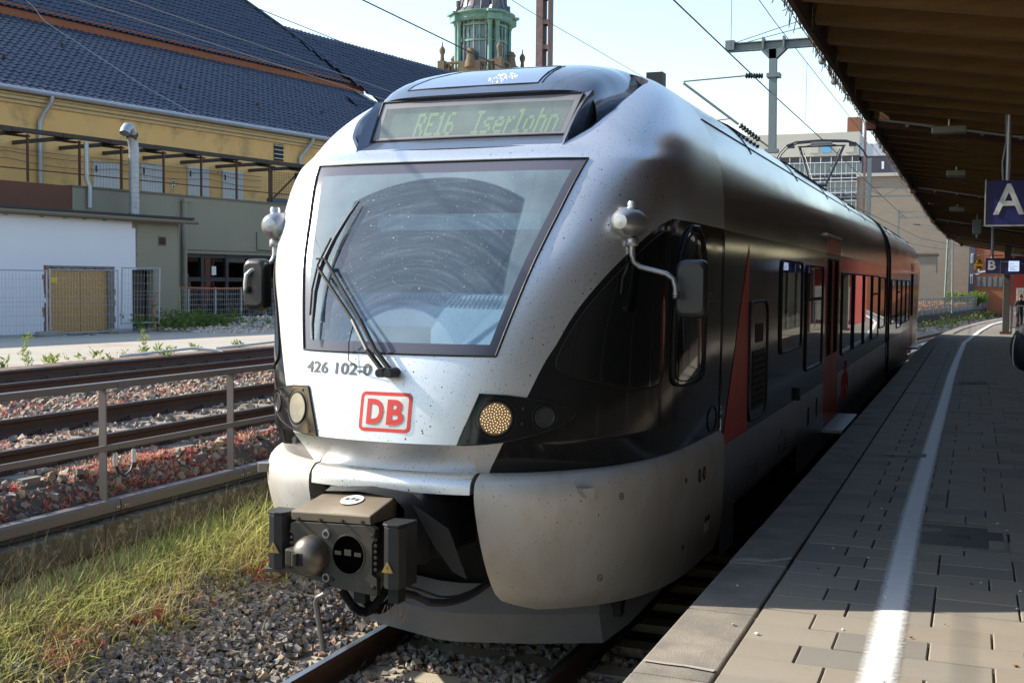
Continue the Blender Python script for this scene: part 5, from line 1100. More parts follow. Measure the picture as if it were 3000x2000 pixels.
# roofs: lower slope, terracotta strip, upper slope, far wing
def tile_mesh():
    w, l = .30, .40; xs = np.linspace(0, w, 7); hs = [.028*math.cos((x/w)*2*math.pi)+.0 for x in xs]
    top = [(x, 0, .030+h) for x, h in zip(xs, hs)]; topb = [(x, l, .0+h) for x, h in zip(xs, hs)]; low = [(x, 0, h-.004) for x, h in zip(xs, hs)]
    return np.array(top+topb+low), [(i, i+1, 8+i, 7+i) for i in range(6)]+[(14+i, 15+i, i+1, i) for i in range(6)]
TV, TF = tile_mesh()
def roof(name, O, U, W, nu, nw, keep=None, parts=0, base=True):
    """O lower left corner, U unit along the eaves, W unit up the slope"""
    O, U, W = Vector(O), Vector(U), Vector(W); Nn = U.cross(W).normalized()
    if Nn.z < 0: Nn = -Nn
    R = Matrix((U, W, Nn)).transposed(); rf = bpy.data.objects.new
    root = MB(); pl = [O-Nn*.03, O+U*nu*.30-Nn*.03, O+U*nu*.30+W*nw*.345-Nn*.03, O+W*nw*.345-Nn*.03]
    cells = [(i, j) for j in range(nw) for i in range(nu) if keep is None or keep((i+.5)*.30, (j+.5)*.345)]
    for j in range(nw):
        r = [i for (i, jj) in cells if jj == j]
        if r: root.add([O+U*(min(r)*.30)+W*(j*.345)-Nn*.035, O+U*((max(r)+1)*.30)+W*(j*.345)-Nn*.035, O+U*((max(r)+1)*.30)+W*((j+1)*.345)-Nn*.035, O+U*(min(r)*.30)+W*((j+1)*.345)-Nn*.035], [(0,1,2,3)])
    ro = root.build(name, tile_m, hall)
    cam_o = Vector(CAM)
    def cpos(c): return O+U*(c[0]*.30)+W*(c[1]*.345)
    cells.sort(key=lambda c: (cpos(c)-cam_o).length if vis(cpos(c)) else 1e6)
    ind = cells[:parts]; rest_ = cells[parts:]
    if ind:
        me = bpy.data.meshes.new('roof_tile'); me.from_pydata([tuple(p) for p in TV], [], TF); me.materials.append(tile_m); me.update()
        for c in ind: inst('roof_tile', me, ro, cpos(c)+Nn*random.uniform(0, .012)+W*wob(.012), R)
    if rest_:
        n = len(rest_); Rn = np.array(R); L_ = TV @ Rn.T; Op = np.array([tuple(cpos(c)+Nn*random.uniform(0, .012)+W*wob(.012)) for c in rest_]); V = (L_[None]+Op[:, None]).reshape(-1, 3)
        F = (np.array(TF)[None]+len(TV)*np.arange(n)[:, None, None]).reshape(-1, 4); o = fastmesh('roof_tile', V, F, tile_m, parent=ro, kind='stuff')
    return ro
def vis(p):
    d = p-Vector(CAM); zf_ = d.dot(_f3); x = 1500+FPX*d.dot(_r3)/zf_; y = 1000-FPX*d.dot(_u3)/zf_; return -20 < x < 1010 and -10 < y < 480
_r3, _u3, _f3 = cam_axes()
Udir = (.18224, .98325, 0)
def updir(dv, dz): q = Vector((-.98325*dv, .18224*dv, dz)); return q.normalized()
O1 = B3(-7.0, -4.72, 8.50); W1 = updir(6.28, 3.73)
roof('lower_roof', O1, Udir, W1, 116, 21, keep=lambda a, b: a < 34.3-b*.13, parts=290)
H(bbox(MB(), -16, 27.2, -11.2, -11.04, 12.2, 12.74), 'terracotta_strip', brick_o)
O2 = B3(-16.0, -10.95, 12.56); W2 = updir(5.4, 4.86)
roof('upper_roof', O2, Udir, W2, 146, 20, keep=lambda a, b: a < 43.0-b*.62)
hipw = MB().tube([B3(27.3, -10.95, 12.62), B3(22.7, -15.9, 17.1)], .08, 8); H(hipw, 'hip_ridge', tile_m, smooth=True)
verge = MB().tube([B3(27.2, -4.75, 8.62), B3(26.4, -11.2, 12.42)], .07, 8); H(verge, 'verge_ridge', zinc, smooth=True)
# far wing behind
O3 = B3(24.0, -7.2, 9.6); W3 = updir(8.6, 7.2)
roof('wing_roof', O3, Udir, W3, 92, 27, keep=lambda a, b: a > max(0, 2.4-(b-4)*.4) or b < 3)
H(bbox(MB(), 24, 52, -30, -7.6, .9, 9.9), 'wing_wall', ochre)
g = MB(); pts = [B3(u, -4.62, 8.44) for u in (-14, 28.2)]; g.tube(pts, .09, 8); H(g, 'gutter', zinc, smooth=True)
for u in np.arange(-2, 28, .9): H(MB().box(B3(u, -4.66, 8.47), (.03,.03,.16), BR), 'gutter_bracket', zinc)
for (u0, u1) in ((3.67, 3.41), (16.1, 15.63)):
    H(MB().tube([B3(u0, -4.62, 8.40), B3(u0, -4.66, 8.2), B3((u0+u1)/2, -4.8, 7.9), B3(u1, -4.90, 7.55), B3(u1, -4.90, 5.2)], .075, 8), 'downpipe', zinc, smooth=True)
for (u, b) in ((3.4, 4), (7.2, 8), (11.2, 4.6), (15.0, 3.9), (19.5, 4.8), (23.4, 3.2)):
    p = Vector(O1)+Vector(Udir)*(u+7)+W1*b*.6; H(MB().bar(p+Vector((0,0,.02)), p+Vector((.12,-.05,.14)), .05, .10), 'snow_hook', dark_wood)
# lightning wire over the roof
wire_m = pm('lightning_wire', (.5,.5,.48), .5, .5)
H(MB().tube([B3(5.0, -13.8, 16.2), B3(7.6, -11.0, 12.75), B3(7.5, -10.2, 12.1), B3(8.6, -6.2, 9.6), B3(9.6, -4.65, 8.6)], .012, 5), 'lightning_wire', wire_m)
# shutters
for (u0, u1, zt) in ((5.5, 6.56, 6.50), (7.52, 8.52, 6.60), (9.67, 10.69, 6.68), (11.4, 12.46, 6.68)):
    d = H(bbox(MB(), u0-.04, u1+.04, -5.01, -4.97, 5.0, zt+.04), 'shutter', cornice_m)
    n = 8; w = (u1-u0)/n
    for k in range(n): H(bbox(MB(), u0+k*w+.006, u0+(k+1)*w-.006, -4.975, -4.945, 5.0, zt), 'shutter_plank', white_door, parent=d)
    H(MB().box(B3(u0+.10, -4.93, zt-.25), (.03,.05,.22), BR), 'hinge', dark_wood, parent=d)
H(bbox(MB(), 14.19, 14.73, -4.995, -4.97, 7.33, 7.98), 'small_window', dark_open)
for k in range(4): H(bbox(MB(), 14.19, 14.73, -4.97, -4.93, 7.40+k*.17, 7.43+k*.17), 'window_bar', white_door)
H(bbox(MB(), 8.93, 9.07, -4.985, -4.97, 5.83, 6.12), 'notice', decal_white)
H(MB().prism([B3(8.95, -4.965, 5.86), B3(9.05, -4.965, 5.86), B3(9.0, -4.965, 5.97)], (.004,0,0)), 'notice_mark', rubber); H(MB().prism([B3(8.95, -4.965, 6.09), B3(9.05, -4.965, 6.09), B3(9.0, -4.965, 5.98)], (.004,0,0)), 'notice_mark', rubber)
for u in (7.1, 11.1): l_ = H(MB().lathe([(.001,-.1),(.07,-.06),(.08,0),(.02,.05)], B3(u, -4.85, 6.62), 'Z', 10), 'wall_lamp', zinc, smooth=40)
# terrace: parapet wall, posts and its thin roof
H(bbox(MB(), 2.42, 34, -2.35, -2.0, 3.55, 5.30), 'terrace_wall', olive); H(bbox(MB(), 2.36, 34, -2.40, -1.96, 5.30, 5.36), 'parapet_cap', pm('parapet_sheet', (.15,.14,.11), .7))
H(bbox(MB(), -14, 2.42, -2.33, -2.02, 3.9, 5.33), 'terrace_panel', brown_p); H(bbox(MB(), 2.40, 2.85, -2.36, -1.99, 3.9, 5.32), 'terrace_pier', olive)
H(bbox(MB(), -14, 34, -5.0, -2.35, 4.9, 5.0), 'terrace_floor', olive)
H(bbox(MB(), -14, 6.85, -2.36, -2.02, .9, 3.9), 'ground_wall', olive); H(bbox(MB(), 11.9, 34, -2.36, -2.02, .9, 3.56), 'ground_wall', olive)
for u in (1.03, 2.83, 4.4, 6.11, 7.75, 9.4, 11.04, 12.7):
    H(bbox(MB(), u-.028, u+.028, -2.24, -2.18, 5.36, 6.74), 'terrace_post', rust)
H(bbox(MB(), -14, 14.2, -2.9, -2.1, 6.86, 6.90), 'terrace_roof', dark_wood)
for u in np.arange(-3, 14, 1.72):
    H(bbox(MB(), u, u+1.70, -2.14, -2.06, 6.76+wob(.015), 6.89+wob(.01)), 'roof_edge_board', dark_wood)
    H(bbox(MB(), u+.2, u+.9, -2.75, -2.5, 6.71, 6.75), 'roof_joist', dark_wood); H(bbox(MB(), u+.3, u+.38, -5.0, -2.1, 6.74, 6.86), 'roof_joist', dark_wood)
for z in (5.72,): H(MB().tube([B3(-3, -2.2, z), B3(14, -2.2, z)], .02, 6), 'terrace_rail', rust)
for (z, s_) in ((6.62, .03), (6.52, .10), (6.3, .14)):
    H(MB().tube([B3(u, -4.9, z-s_*math.sin(math.pi*((u+2) % 4.2)/4.2)) for u in np.arange(-2, 14, .7)], .008, 5), 'wall_cable', dark_wood)
# cage at the right end of the terrace
cg = H(bbox(MB(), 11.42, 11.5, -2.6, -2.5, 5.3, 6.6), 'cage_post', dark_wood); H(bbox(MB(), 12.8, 12.88, -2.6, -2.5, 5.3, 6.6), 'cage_post', dark_wood)
H(MB().bar(B3(11.5, -2.55, 5.5), B3(12.8, -2.55, 6.5), .05), 'cage_brace', dark_wood)
mesh_ = MB()
for k in range(15): mesh_.bar(B3(11.5+k*.093, -2.57, 5.35), B3(11.5+k*.093, -2.57, 6.58), .008)
for k in range(13): mesh_.bar(B3(11.46, -2.57, 5.4+k*.095), B3(12.84, -2.57, 5.4+k*.095), .008)
o = H(mesh_, 'cage_mesh', dark_wood); o['kind'] = 'stuff'
H(bbox(MB(), 11.2, 12.0, -2.5, -2.2, 5.36, 5.55), 'terrace_box', pm('blue_grey_tarp', (.08,.10,.14), .8)); H(bbox(MB(), 12.2, 13.6, -2.5, -2.2, 5.36, 5.52), 'terrace_box', pm('blue_grey_tarp', (.08,.10,.14), .8))
# flue pipe and drain pipes
fl = [B3(4.05, -1.2, 4.5), B3(4.05, -1.2, 6.55), B3(4.0, -1.2, 6.85), B3(3.93, -1.15, 7.05), B3(3.82, -1.1, 7.18), B3(3.68, -1.05, 7.17), B3(3.56, -1.0, 7.05), B3(3.52, -.98, 6.97)]
fo = H(MB().tube(fl, .155, 14), 'flue_pipe', zinc, smooth=True)
for z in np.arange(4.6, 6.6, .155): H(MB().lathe([(.156,-.015),(.165,-.01),(.165,.01),(.156,.015)], B3(4.05, -1.2, z), 'Z', 14), 'flue_seam', zinc, parent=fo)
H(MB().lathe([(.157,-.11),(.163,-.1),(.163,.1),(.157,.11)], Vector(B3(3.97, -1.17, 6.95)), 'Z', 14, Matrix.Rotation(-.5, 3, 'X')), 'flue_patch', rust, parent=fo)
H(MB().tube([B3(2.88, -1.95, 6.7), B3(2.88, -1.95, 5.55), B3(2.95, -1.9, 5.35), B3(2.95, -1.9, 4.7)], .07, 8), 'drainpipe', zinc, smooth=True)
H(MB().tube([B3(6.72, -1.9, 5.15), B3(6.72, -1.9, 3.6)], .10, 10), 'drainpipe', olive, smooth=True); H(MB().tube([B3(6.72, -1.9, 3.6), B3(6.70, -1.9, 1.1)], .085, 10), 'drainpipe', olive, smooth=True)
H(bbox(MB(), 6.62, 6.95, -2.0, -1.8, 5.12, 5.22), 'rain_head', olive)
H(MB().tube([B3(10.15, -1.97, 4.25), B3(10.15, -1.97, 3.62), B3(10.9, -1.97, 3.60)], .015, 5), 'wall_conduit', dark_wood)
# shop front: frames and panes
fr_m = pm('black_window_frame', (.018,.018,.02), .4); shop_glass = glass('shop_glass', (.35,.42,.5), .75, .02, gboost=1.6)
H(bbox(MB(), 6.85, 12.0, -2.2, -2.05, 3.42, 3.56), 'lintel', olive)
H(bbox(MB(), 6.9, 12.0, -4.0, -3.9, .9, 3.4), 'shop_interior', pm('shop_inside', (.10,.12,.14), .8))
for k in range(4):
    p = random.choice([(.25,.18,.08),(.10,.16,.24),(.3,.3,.3)]); H(bbox(MB(), 7.1+k*1.2, 7.8+k*1.2, -3.6, -3.0, 1.1, 1.9+wob(.4)), 'shop_goods', pm('goods_%s' % 'abcd'[k], p, .7))
for u in (6.86, 7.74, 8.88, 9.95, 11.0, 11.9): H(bbox(MB(), u-.07, u+.07, -2.30, -2.15, 1.0, 3.42), 'window_mullion', fr_m)
for z in (3.36, 2.55, 1.1): H(bbox(MB(), 6.8, 11.95, -2.29, -2.16, z-.07, z+.07), 'window_transom', fr_m)
for a, b in zip((6.93, 7.81, 8.95, 10.02, 11.07), (7.67, 8.81, 9.88, 10.93, 11.83)):
    for (z0, z1) in ((2.62, 3.29), (1.17, 2.48)): H(bbox(MB(), a, b, -2.235, -2.225, z0, z1), 'shop_pane', shop_glass)
H(bbox(MB(), 8.22, 8.42, -2.22, -2.215, 2.7, 3.0), 'paper_notice', decal_white)
# ---------------- white annex in front
annex = empty('annex', B3(1, 0, .98), 'low flat-roofed annex with white painted wall and boarded opening', 'building')
def A(mb, name, mt, parent=None, **k): return mb.build(name, mt, parent or annex, **k)
def awall(u0, u1, z0, z1, mt, nm, v=0.0, v1=-.3): return A(bbox(MB(), u0, u1, v1, v, z0, z1), nm, mt)
awall(-14, 0.0, .9, 4.26, white_w, 'white_wall'); awall(0.0, 2.3, 2.87, 4.255, white_w, 'white_wall'); awall(2.3, 2.95, .9, 4.25, white_w, 'white_wall')
awall(2.95, 4.75, 2.82, 4.40, olive, 'olive_wall', -.012); awall(3.78, 4.75, .9, 2.82, olive, 'olive_wall', -.012); awall(-14, 2.95, 4.26, 4.40, olive, 'wall_head', -.02)
awall(2.95, 3.13, 2.82, 4.05, white_w, 'white_wall', .0, -.2); A(bbox(MB(), 4.72, 4.76, -2.05, -.0, .9, 4.40), 'end_wall', olive)
A(bbox(MB(), -14, 4.7, -2.0, -1.9, .9, 4.4), 'back_wall', dark_open)
A(bbox(MB(), .02, 2.28, -.14, -.10, .95, 2.87), 'chipboard_panel', osb); A(bbox(MB(), 1.18, 1.19, -.102, -.098, .95, 2.87), 'panel_joint', dark_wood)
jag = MB(); prev = None
for z in np.arange(.95, 2.95, .16):
    w = random.uniform(.05, .16); jag.b2 if False else bbox(jag, 2.12-w*.3, 2.34, -.12, -.005+wob(.01), z, z+.165)
o = A(jag, 'broken_reveal', broken); o['kind'] = 'stuff'
jag = MB()
for z in np.arange(.95, 2.85, .13): bbox(jag, -.10+wob(.04), .06+wob(.03), -.12, .004+wob(.006), z, z+.135)
o = A(jag, 'broken_reveal', brick_o); o['kind'] = 'stuff'
jag = MB()
for u in np.arange(0, 2.3, .11): bbox(jag, u, u+.115, -.12, .004, 2.82+wob(.035), 2.90)
o = A(jag, 'broken_lintel', broken); o['kind'] = 'stuff'
jag = MB()
for z in np.arange(2.85, 4.1, .12): bbox(jag, 3.08, 3.14+wob(.025), -.1, .006, z, z+.125)
o = A(jag, 'plaster_edge', broken); o['kind'] = 'stuff'
A(bbox(MB(), 2.97, 3.77, -.5, -.45, .95, 2.80), 'dark_doorway', pm('doorway_boards', (.10,.075,.055), .9)); A(bbox(MB(), 3.0, 3.76, -.44, -.40, 2.3, 2.4), 'doorway_board', dark_wood)
A(bbox(MB(), .18, .42, -.098, -.09, 2.42, 2.57), 'yellow_notice', pm('yellow_notice', (.75,.55,.02), .6))
A(bbox(MB(), 3.93, 4.27, -.03, -.005, 3.55, 3.86), 'vent_frame', pm('vent_frame', (.22,.17,.13), .8)); A(bbox(MB(), 3.97, 4.23, -.012, .0, 3.59, 3.82), 'vent_opening', dark_open)
for z in (3.62, 3.70, 3.77): A(bbox(MB(), 3.97, 4.23, -.01, .012, z, z+.02), 'vent_slat', rust)
A(bbox(MB(), -14, 5.15, -2.1, .28, 4.40, 4.46), 'flat_roof', pm('bitumen_sheet', (.035,.035,.038), .7, bump=.4, bscale=8))
A(MB().tube([B3(-14, .30, 4.36), B3(5.25, .30, 4.31)], .06, 8), 'gutter', pm('old_gutter', (.19,.15,.10), .6, .2), smooth=True); A(bbox(MB(), -14, 5.12, .0, .24, 4.28, 4.40), 'eaves_board', pm('eaves_wood', (.14,.11,.075), .85))
green_t = pm('green_tape', (.03,.45,.12), .6)
for u in (-1.3, -.2, .55, 1.2, 1.9): A(bbox(MB(), u, u+.14, .0, .006, 4.22, 4.25+wob(.01)), 'green_tape', green_t)
# ---------------- building site fence panels
galv = pm('galvanised_tube', (.42,.45,.50), .45, .7, var=.4, col2=(.33,.35,.38), vscale=9)
def site_panel(u0, u1, v0, v1, z0, z1, label, tilt=0.0):
    e = empty('site_fence', B3(u0, v0, .98), label, 'fence', 'site fence panels by the annex')
    P = lambda t, z: B3(u0+(u1-u0)*t, v0+(v1-v0)*t+tilt*(z-z0), z)
    for t in (0, 1): MB().tube([P(t, z0-.06), P(t, z1)], .024, 8).build('tube_post', galv, e, smooth=True)
    for z in (z0, z1-.02, (z0+z1)/2): MB().tube([P(0, z), P(1, z)], .018 if z != (z0+z1)/2 else .004, 6).build('tube_rail', galv, e)
    m_ = MB(); L = math.hypot(u1-u0, v1-v0); n = int(L/.10)
    for k in range(1, n): m_.bar(P(k/n, z0), P(k/n, z1), .006)
    for k in range(1, 7): m_.bar(P(0, z0+(z1-z0)*k/7), P(1, z0+(z1-z0)*k/7), .006)
    o = m_.build('wire_mesh', galv, e); o['kind'] = 'stuff'
site_panel(-3.9, -.72, 1.0, 1.0, 1.06, 2.77, 'site fence panel in front of the white wall, leftmost')
site_panel(-.62, 1.6, 1.0, 1.0, 1.06, 2.80, 'site fence panel in front of the chipboard opening')
site_panel(1.72, 2.95, 1.0, 1.15, 1.28, 2.88, 'tilted site fence panel beside the dark doorway', .03)
foot_m = pm('fence_foot_concrete', (.32,.30,.27), .95, var=.4, col2=(.24,.22,.2), vscale=6)
for i, u in enumerate((-.67, 1.66)):
    MB().box(B3(u, 1.0, 1.055), (.24,.72,.14), BR).build('concrete_foot_block', foot_m, None, bevel=.03, label='concrete fence foot at the %s edge of the chipboard opening' % ('left' if i == 0 else 'right'), cat='concrete block', group='concrete fence feet')
mf = empty('mesh_fence', B3(6, .0, 1.2), 'low galvanised mesh fence in front of the shop windows', 'fence')
for k in range(7):
    u = 4.25+k*1.15
    MB().bar(B3(u, -.3, 1.15), B3(u, -.3, 2.30), .05).build('fence_post', galv, mf)
    m_ = MB()
    for q in range(1, 14): m_.bar(B3(u+q*.082, -.3, 1.22), B3(u+q*.082, -.3, 2.24), .006)
    for q in range(7): m_.bar(B3(u, -.3, 1.24+q*.165), B3(u+1.15, -.3, 1.24+q*.165), .009)
    o = m_.build('wire_mesh', galv, mf); o['kind'] = 'stuff'
ora = pm('orange_cord', (.55,.16,.05), .7)
MB().tube([B3(2.6, 1.4, 1.1), B3(3.4, .4, 1.75), B3(4.2, -.2, 2.32), B3(4.6, -.25, 2.30), B3(6.5, -.27, 2.26), B3(8.6, -.27, 2.27), B3(8.75, -.27, 2.2), B3(8.72, -.27, 1.2)], .022, 6).build('orange_cord', ora, mf, label='orange cord draped along the mesh fence', smooth=True)
MB().tube([B3(4.3, .4, 1.1), B3(4.7, .1, 1.6), B3(4.95, -.2, 2.28)], .016, 6).build('yellow_cord', pm('yellow_cord', (.5,.33,.06), .7), mf, label='yellowish cord hanging from the mesh fence', smooth=True)
MB().box(B3(10.0, -.6, 1.45), (.5,.5,.55), BR).build('concrete_block', foot_m, None, bevel=.03, label='grey concrete block beside the mesh fence', cat='concrete block')
rub = MB()
for k in range(26):
    q = BP(random.uniform(-3, 3), random.uniform(.3, 1.6)); rub.box((q[0], q[1], 1.03), (random.uniform(.05,.25), random.uniform(.1,.4), random.uniform(.03,.07)), Matrix.Rotation(wob(1.5), 3, 'Z'))
rub.build('rubble', broken, None, label='broken rubble lying at the foot of the annex wall', cat='rubble', kind='stuff')
# ================================================================ CANOPY AND PLATFORM THINGS
can_wood = pm('canopy_timber', (.24,.14,.052), .85, var=.7, col2=(.13,.075,.03), vscale=4, stretch=(.6,4,4), bump=.2, bscale=30)
can_board = pm('canopy_board', (.12,.075,.04), .9, var=.7, col2=(.065,.042,.026), vscale=5, stretch=(5,.4,5))
can_red = pm('canopy_steel_red', (.085,.030,.020), .7, .1, var=.5, col2=(.05,.025,.018), vscale=6)
fascia_m = pm('fascia_wood', (.10,.065,.04), .9, var=.7, col2=(.05,.035,.025), vscale=12)
EX, EZ, SL = 2.16, 4.40, -.154
canopy = empty('platform_canopy', (5.2, 25, .76), 'dark timber and steel canopy over the platform', 'canopy')
def K(mb, name, mt, **k): return mb.build(name, mt, k.pop('parent', canopy), **k)
def cz(x): return EZ+SL*(x-EX) if x < 6.0 else EZ+SL*(6.0-EX)+.10*(x-6.0)
CY0, CY1 = -9.0, 55.0
def sec(y): return (y < 13.55, )
xs_b = np.arange(EX, 6.0, .26)
for y0, y1 in ((CY0, 1.9), (2.0, 13.5), (13.6, 23.0), (23.1, 33.9), (34.0, 45.2), (45.3, CY1)):
    for x in xs_b:
        x1 = min(x+.255, 6.0); zt = .16
        K(MB().prism([(x+cv(y0)*.6, y0, cz(x)+zt), (x1+cv(y0)*.6, y0, cz(x1)+zt), (x1+cv(y1)*.6, y1, cz(x1)+zt), (x+cv(y1)*.6, y1, cz(x)+zt)], (0, 0, .03)), 'roof_board', can_board)
for k, y in enumerate(np.arange(CY0+.15, CY1-.2, .72)):
    off = cv(y)*.6
    K(MB().bar((EX+.06+off, y, cz(EX+.06)+.08), (6.0+off, y, cz(6.0)+.08), .11, .15), 'rafter', can_wood)
K(MB().prism([(6.0, CY0, cz(6.0)+.16), (11.5, CY0, cz(11.5)+.16), (11.5, CY1, cz(11.5)+.16), (6.0, CY1, cz(6.0)+.16)], (0, 0, .06)), 'roof_sheet', can_board)
K(MB().prism([(EX-.05, CY0, EZ+.20), (6.0, CY0, cz(6.0)+.205), (6.0, CY1, cz(6.0)+.205), (EX-.05, CY1, EZ+.20)], (0, 0, .03)), 'roof_sheet', pm('roof_felt', (.06,.055,.05), .9))
main_y = (-8.8, 2.0, 13.55, 23.04, 33.96, 45.24, 54.8)
for y in main_y:
    off = cv(y)*.6
    K(MB().bar((EX+.02+off, y, cz(EX)-.04), (6.0+off, y, cz(6.0)-.10), .12, .05), 'beam_flange', can_red); K(MB().bar((EX+.05+off, y, cz(EX)+.09), (6.0+off, y, cz(6.0)+.05), .03, .22), 'beam_web', can_red)
    K(MB().bar((EX+.1+off, y-.14, cz(EX)-.02), (6+off, y-.14, cz(6.0)-.06), .025), 'conduit_pipe', zinc)
    for x in np.arange(EX+.4, 4.6, .38): K(MB().box((x+off, y-.14, cz(x)-.03), (.035,.05,.04)), 'pipe_clamp', zinc)
    K(MB().box((EX+.02+off, y, EZ-.0), (.10,.16,.22)), 'beam_end', can_red)
    K(MB().bar((5.35+off, y, .76), (5.35+off, y, cz(5.35)-.1), .22, .22), 'column', can_red)
# ragged edge board with a net
for y in np.arange(CY0, CY1, 1.6):
    a, b = y, min(y+1.58, CY1); o0, o1 = cv(a)*.6, cv(b)*.6
    K(MB().prism([(EX-.03+o0, a, EZ-.02+wob(.015)), (EX-.03+o1, b, EZ-.02+wob(.015)), (EX-.03+o1, b, EZ+.19), (EX-.03+o0, a, EZ+.19)], (.035, 0, 0)), 'fascia_board', fascia_m)
net = MB()
for y in np.arange(6.5, 48, .055):
    o0 = cv(y)*.6; d = .03+.035*math.sin(y*1.3)+random.uniform(0, .05)
    net.bar((EX-.05+o0, y, EZ+.20), (EX-.055+o0+wob(.015), y+wob(.06), EZ-d*.6), .006)
for z in np.arange(-.02, .2, .045):
    ys2 = np.arange(6, 48, .7)
    for a, b in zip(ys2[:-1], ys2[1:]): net.bar((EX-.056+cv(a)*.6, a, EZ+z+wob(.015)), (EX-.056+cv(b)*.6, b, EZ+z+wob(.015)), .005)
for k in range(260):
    y = 6.5+random.random()**1.4*34; net.bar((EX-.05+cv(y)*.6, y, EZ+random.uniform(-.04, .2)), (EX-.05+cv(y)*.6+random.uniform(-.07, .0), y+wob(.06), EZ+random.uniform(-.09, .2)), .005)
o = K(net, 'edge_netting', pm('old_straw_net', (.10,.08,.055), .9)); o['kind'] = 'stuff'
lamp_w = pm('lamp_diffuser_off', (.30,.30,.28), .5)
def clamp_lamp(x, y, w, l):
    lo = MB().b2((x-w/2, y-l/2, cz(x)-.13), (x+w/2, y+l/2, cz(x)-.055)).build('canopy_lamp', lamp_w, None, bevel=.015, label='switched-off box lamp under the canopy, %s' % {12.9: 'nearest, beside the first steel beam', 18.0: 'between the first and second beams', 26.5: 'third from the camera', 31.0: 'fourth from the camera', 38.5: 'far one beyond the fourth beam'}[y], cat='lamp', group='canopy lamps')
    MB().tube([(x, y, cz(x)-.06), (x, y, cz(x)+.12)], .012, 6).build('lamp_stem', zinc, lo)
for (x, y, w, l) in ((3.0, 12.9, .34, .14), (3.0, 18.0, .26, .4), (2.9, 26.5, .3, .5)): clamp_lamp(x, y, w, l)
spk = MB().box((3.3, 29.5, 3.95), (.2,.2,.34)).build('loudspeaker', pm('speaker_grey', (.3,.33,.33), .6), None, bevel=.02, label='small grey loudspeaker hanging under the canopy', cat='speaker'); MB().tube([(3.3, 29.5, 4.1), (3.3, 29.5, 4.35)], .015, 6).build('speaker_rod', zinc, spk); MB().lathe([(.001,-.26),(.02,-.25),(.03,-.17),(.01,-.16)], (3.3, 29.5, 3.95), 'Z', 8).build('speaker_tail', decal_white, spk)
# ---- signs
blue = pm('sign_blue', (.014,.018,.15), .35, coat=.3); sign_white = pm('sign_white', (.75,.76,.78), .5); frame_l = pm('sign_frame', (.45,.46,.48), .4, .4)
def flat_text(body, x0, y, z0, w, h, mt, parent, bold=0.02, name='sign_letter'):
    v, f = fit_text(body, w, h, bold); MB().add([(x0+p[0], y, z0+p[1]) for p in v], f).build(name, mt, parent, normals=False)
sA = empty('section_sign', (3.6, 12, 3.58), 'dark blue hanging sign with a large white A', 'sign')
MB().b2((3.365, 12.0, 3.155), (3.80, 12.06, 3.575)).build('sign_panel', blue, sA); MB().b2((3.36, 11.99, 3.145), (3.805, 12.07, 3.158)).build('sign_frame', frame_l, sA); MB().b2((3.355, 11.99, 3.146), (3.366, 12.07, 3.585)).build('sign_frame', frame_l, sA)
flat_text('A', 3.43, 11.994, 3.255, .275, .29, sign_white, sA, .012); MB().tube([(3.553, 12.03, 3.57), (3.553, 12.03, cz(3.55)+.1)], .022, 10).build('sign_post', zinc, sA, smooth=True)
MB().tube([(3.51, 12.03, 3.58), (3.50, 12.03, 3.75), (3.53, 12.03, 3.95), (3.52, 12.03, 4.2)], .008, 5).build('sign_cable', zinc, sA)
sB = empty('departure_board', (4.0, 30, 3.24), 'dark blue hanging board with letter B and a lit display', 'sign')
MB().b2((3.515, 30.0, 2.865), (4.9, 30.2, 3.24)).build('board_panel', blue, sB); flat_text('B', 3.57, 29.99, 2.96, .17, .225, sign_white, sB, .03)
MB().b2((4.02, 29.985, 2.93), (4.25, 29.998, 3.17)).build('display_screen', pm('lit_screen', (.5,.6,.8), .4, emis=((.55,.68,.95), .55)), sB); flat_text('09:14', 4.04, 29.98, 3.09, .09, .028, decal_dark, sB, 0, 'screen_text'); flat_text('Iserlohn', 4.04, 29.98, 3.03, .16, .032, decal_dark, sB, 0, 'screen_text')
for k in range(3): MB().b2((4.04, 29.982, 2.955+k*.022), (4.20-.03*k, 29.984, 2.962+k*.022)).build('screen_line', decal_dark, sB)
MB().b2((3.84, 29.99, 3.145), (4.0, 29.998, 3.165)).build('display_line', sign_white, sB); flat_text('09:44', 4.30, 29.99, 3.10, .10, .03, sign_white, sB, 0, 'screen_text')
MB().b2((3.84, 29.985, 2.865), (3.846, 29.998, 3.24)).build('board_joint', frame_l, sB)
for x in (3.655, 4.6): MB().tube([(x, 30.1, 3.24), (x, 30.1, cz(x)+.1)], .035, 8).build('board_post', zinc, sB, smooth=True)
MB().tube([(3.33, 30.1, 3.30), (3.9, 30.1, 3.30)], .015, 6).build('board_arm', zinc, sB)
sY = empty('warning_sign', (3.36, 29.9, 3.0), 'yellow warning triangle and notice hanging left of the departure board', 'sign')
yel = pm('warning_yellow', (.72,.38,.02), .5); MB().b2((3.265, 29.9, 2.975), (3.445, 29.92, 3.10)).build('notice_plate', yel, sY); MB().prism([(3.255, 29.9, 3.11), (3.455, 29.9, 3.11), (3.355, 29.9, 3.28)], (0,.02,0)).build('triangle_plate', rubber, sY); MB().prism([(3.28, 29.893, 3.122), (3.43, 29.893, 3.122), (3.355, 29.893, 3.252)], (0,.006,0)).build('triangle_face', yel, sY)
for k in range(3): MB().b2((3.29, 29.893, 3.0+k*.025), (3.42, 29.898, 3.006+k*.025)).build('notice_line', rubber, sY)
for dx in (-.018, .018): MB().prism([(3.355+dx-.006, 29.888, 3.14), (3.355+dx+.006, 29.888, 3.14), (3.355+dx*.6+.006, 29.888, 3.21), (3.355+dx*.6-.006, 29.888, 3.21)], (0,.004,0)).build('warning_mark', rubber, sY)
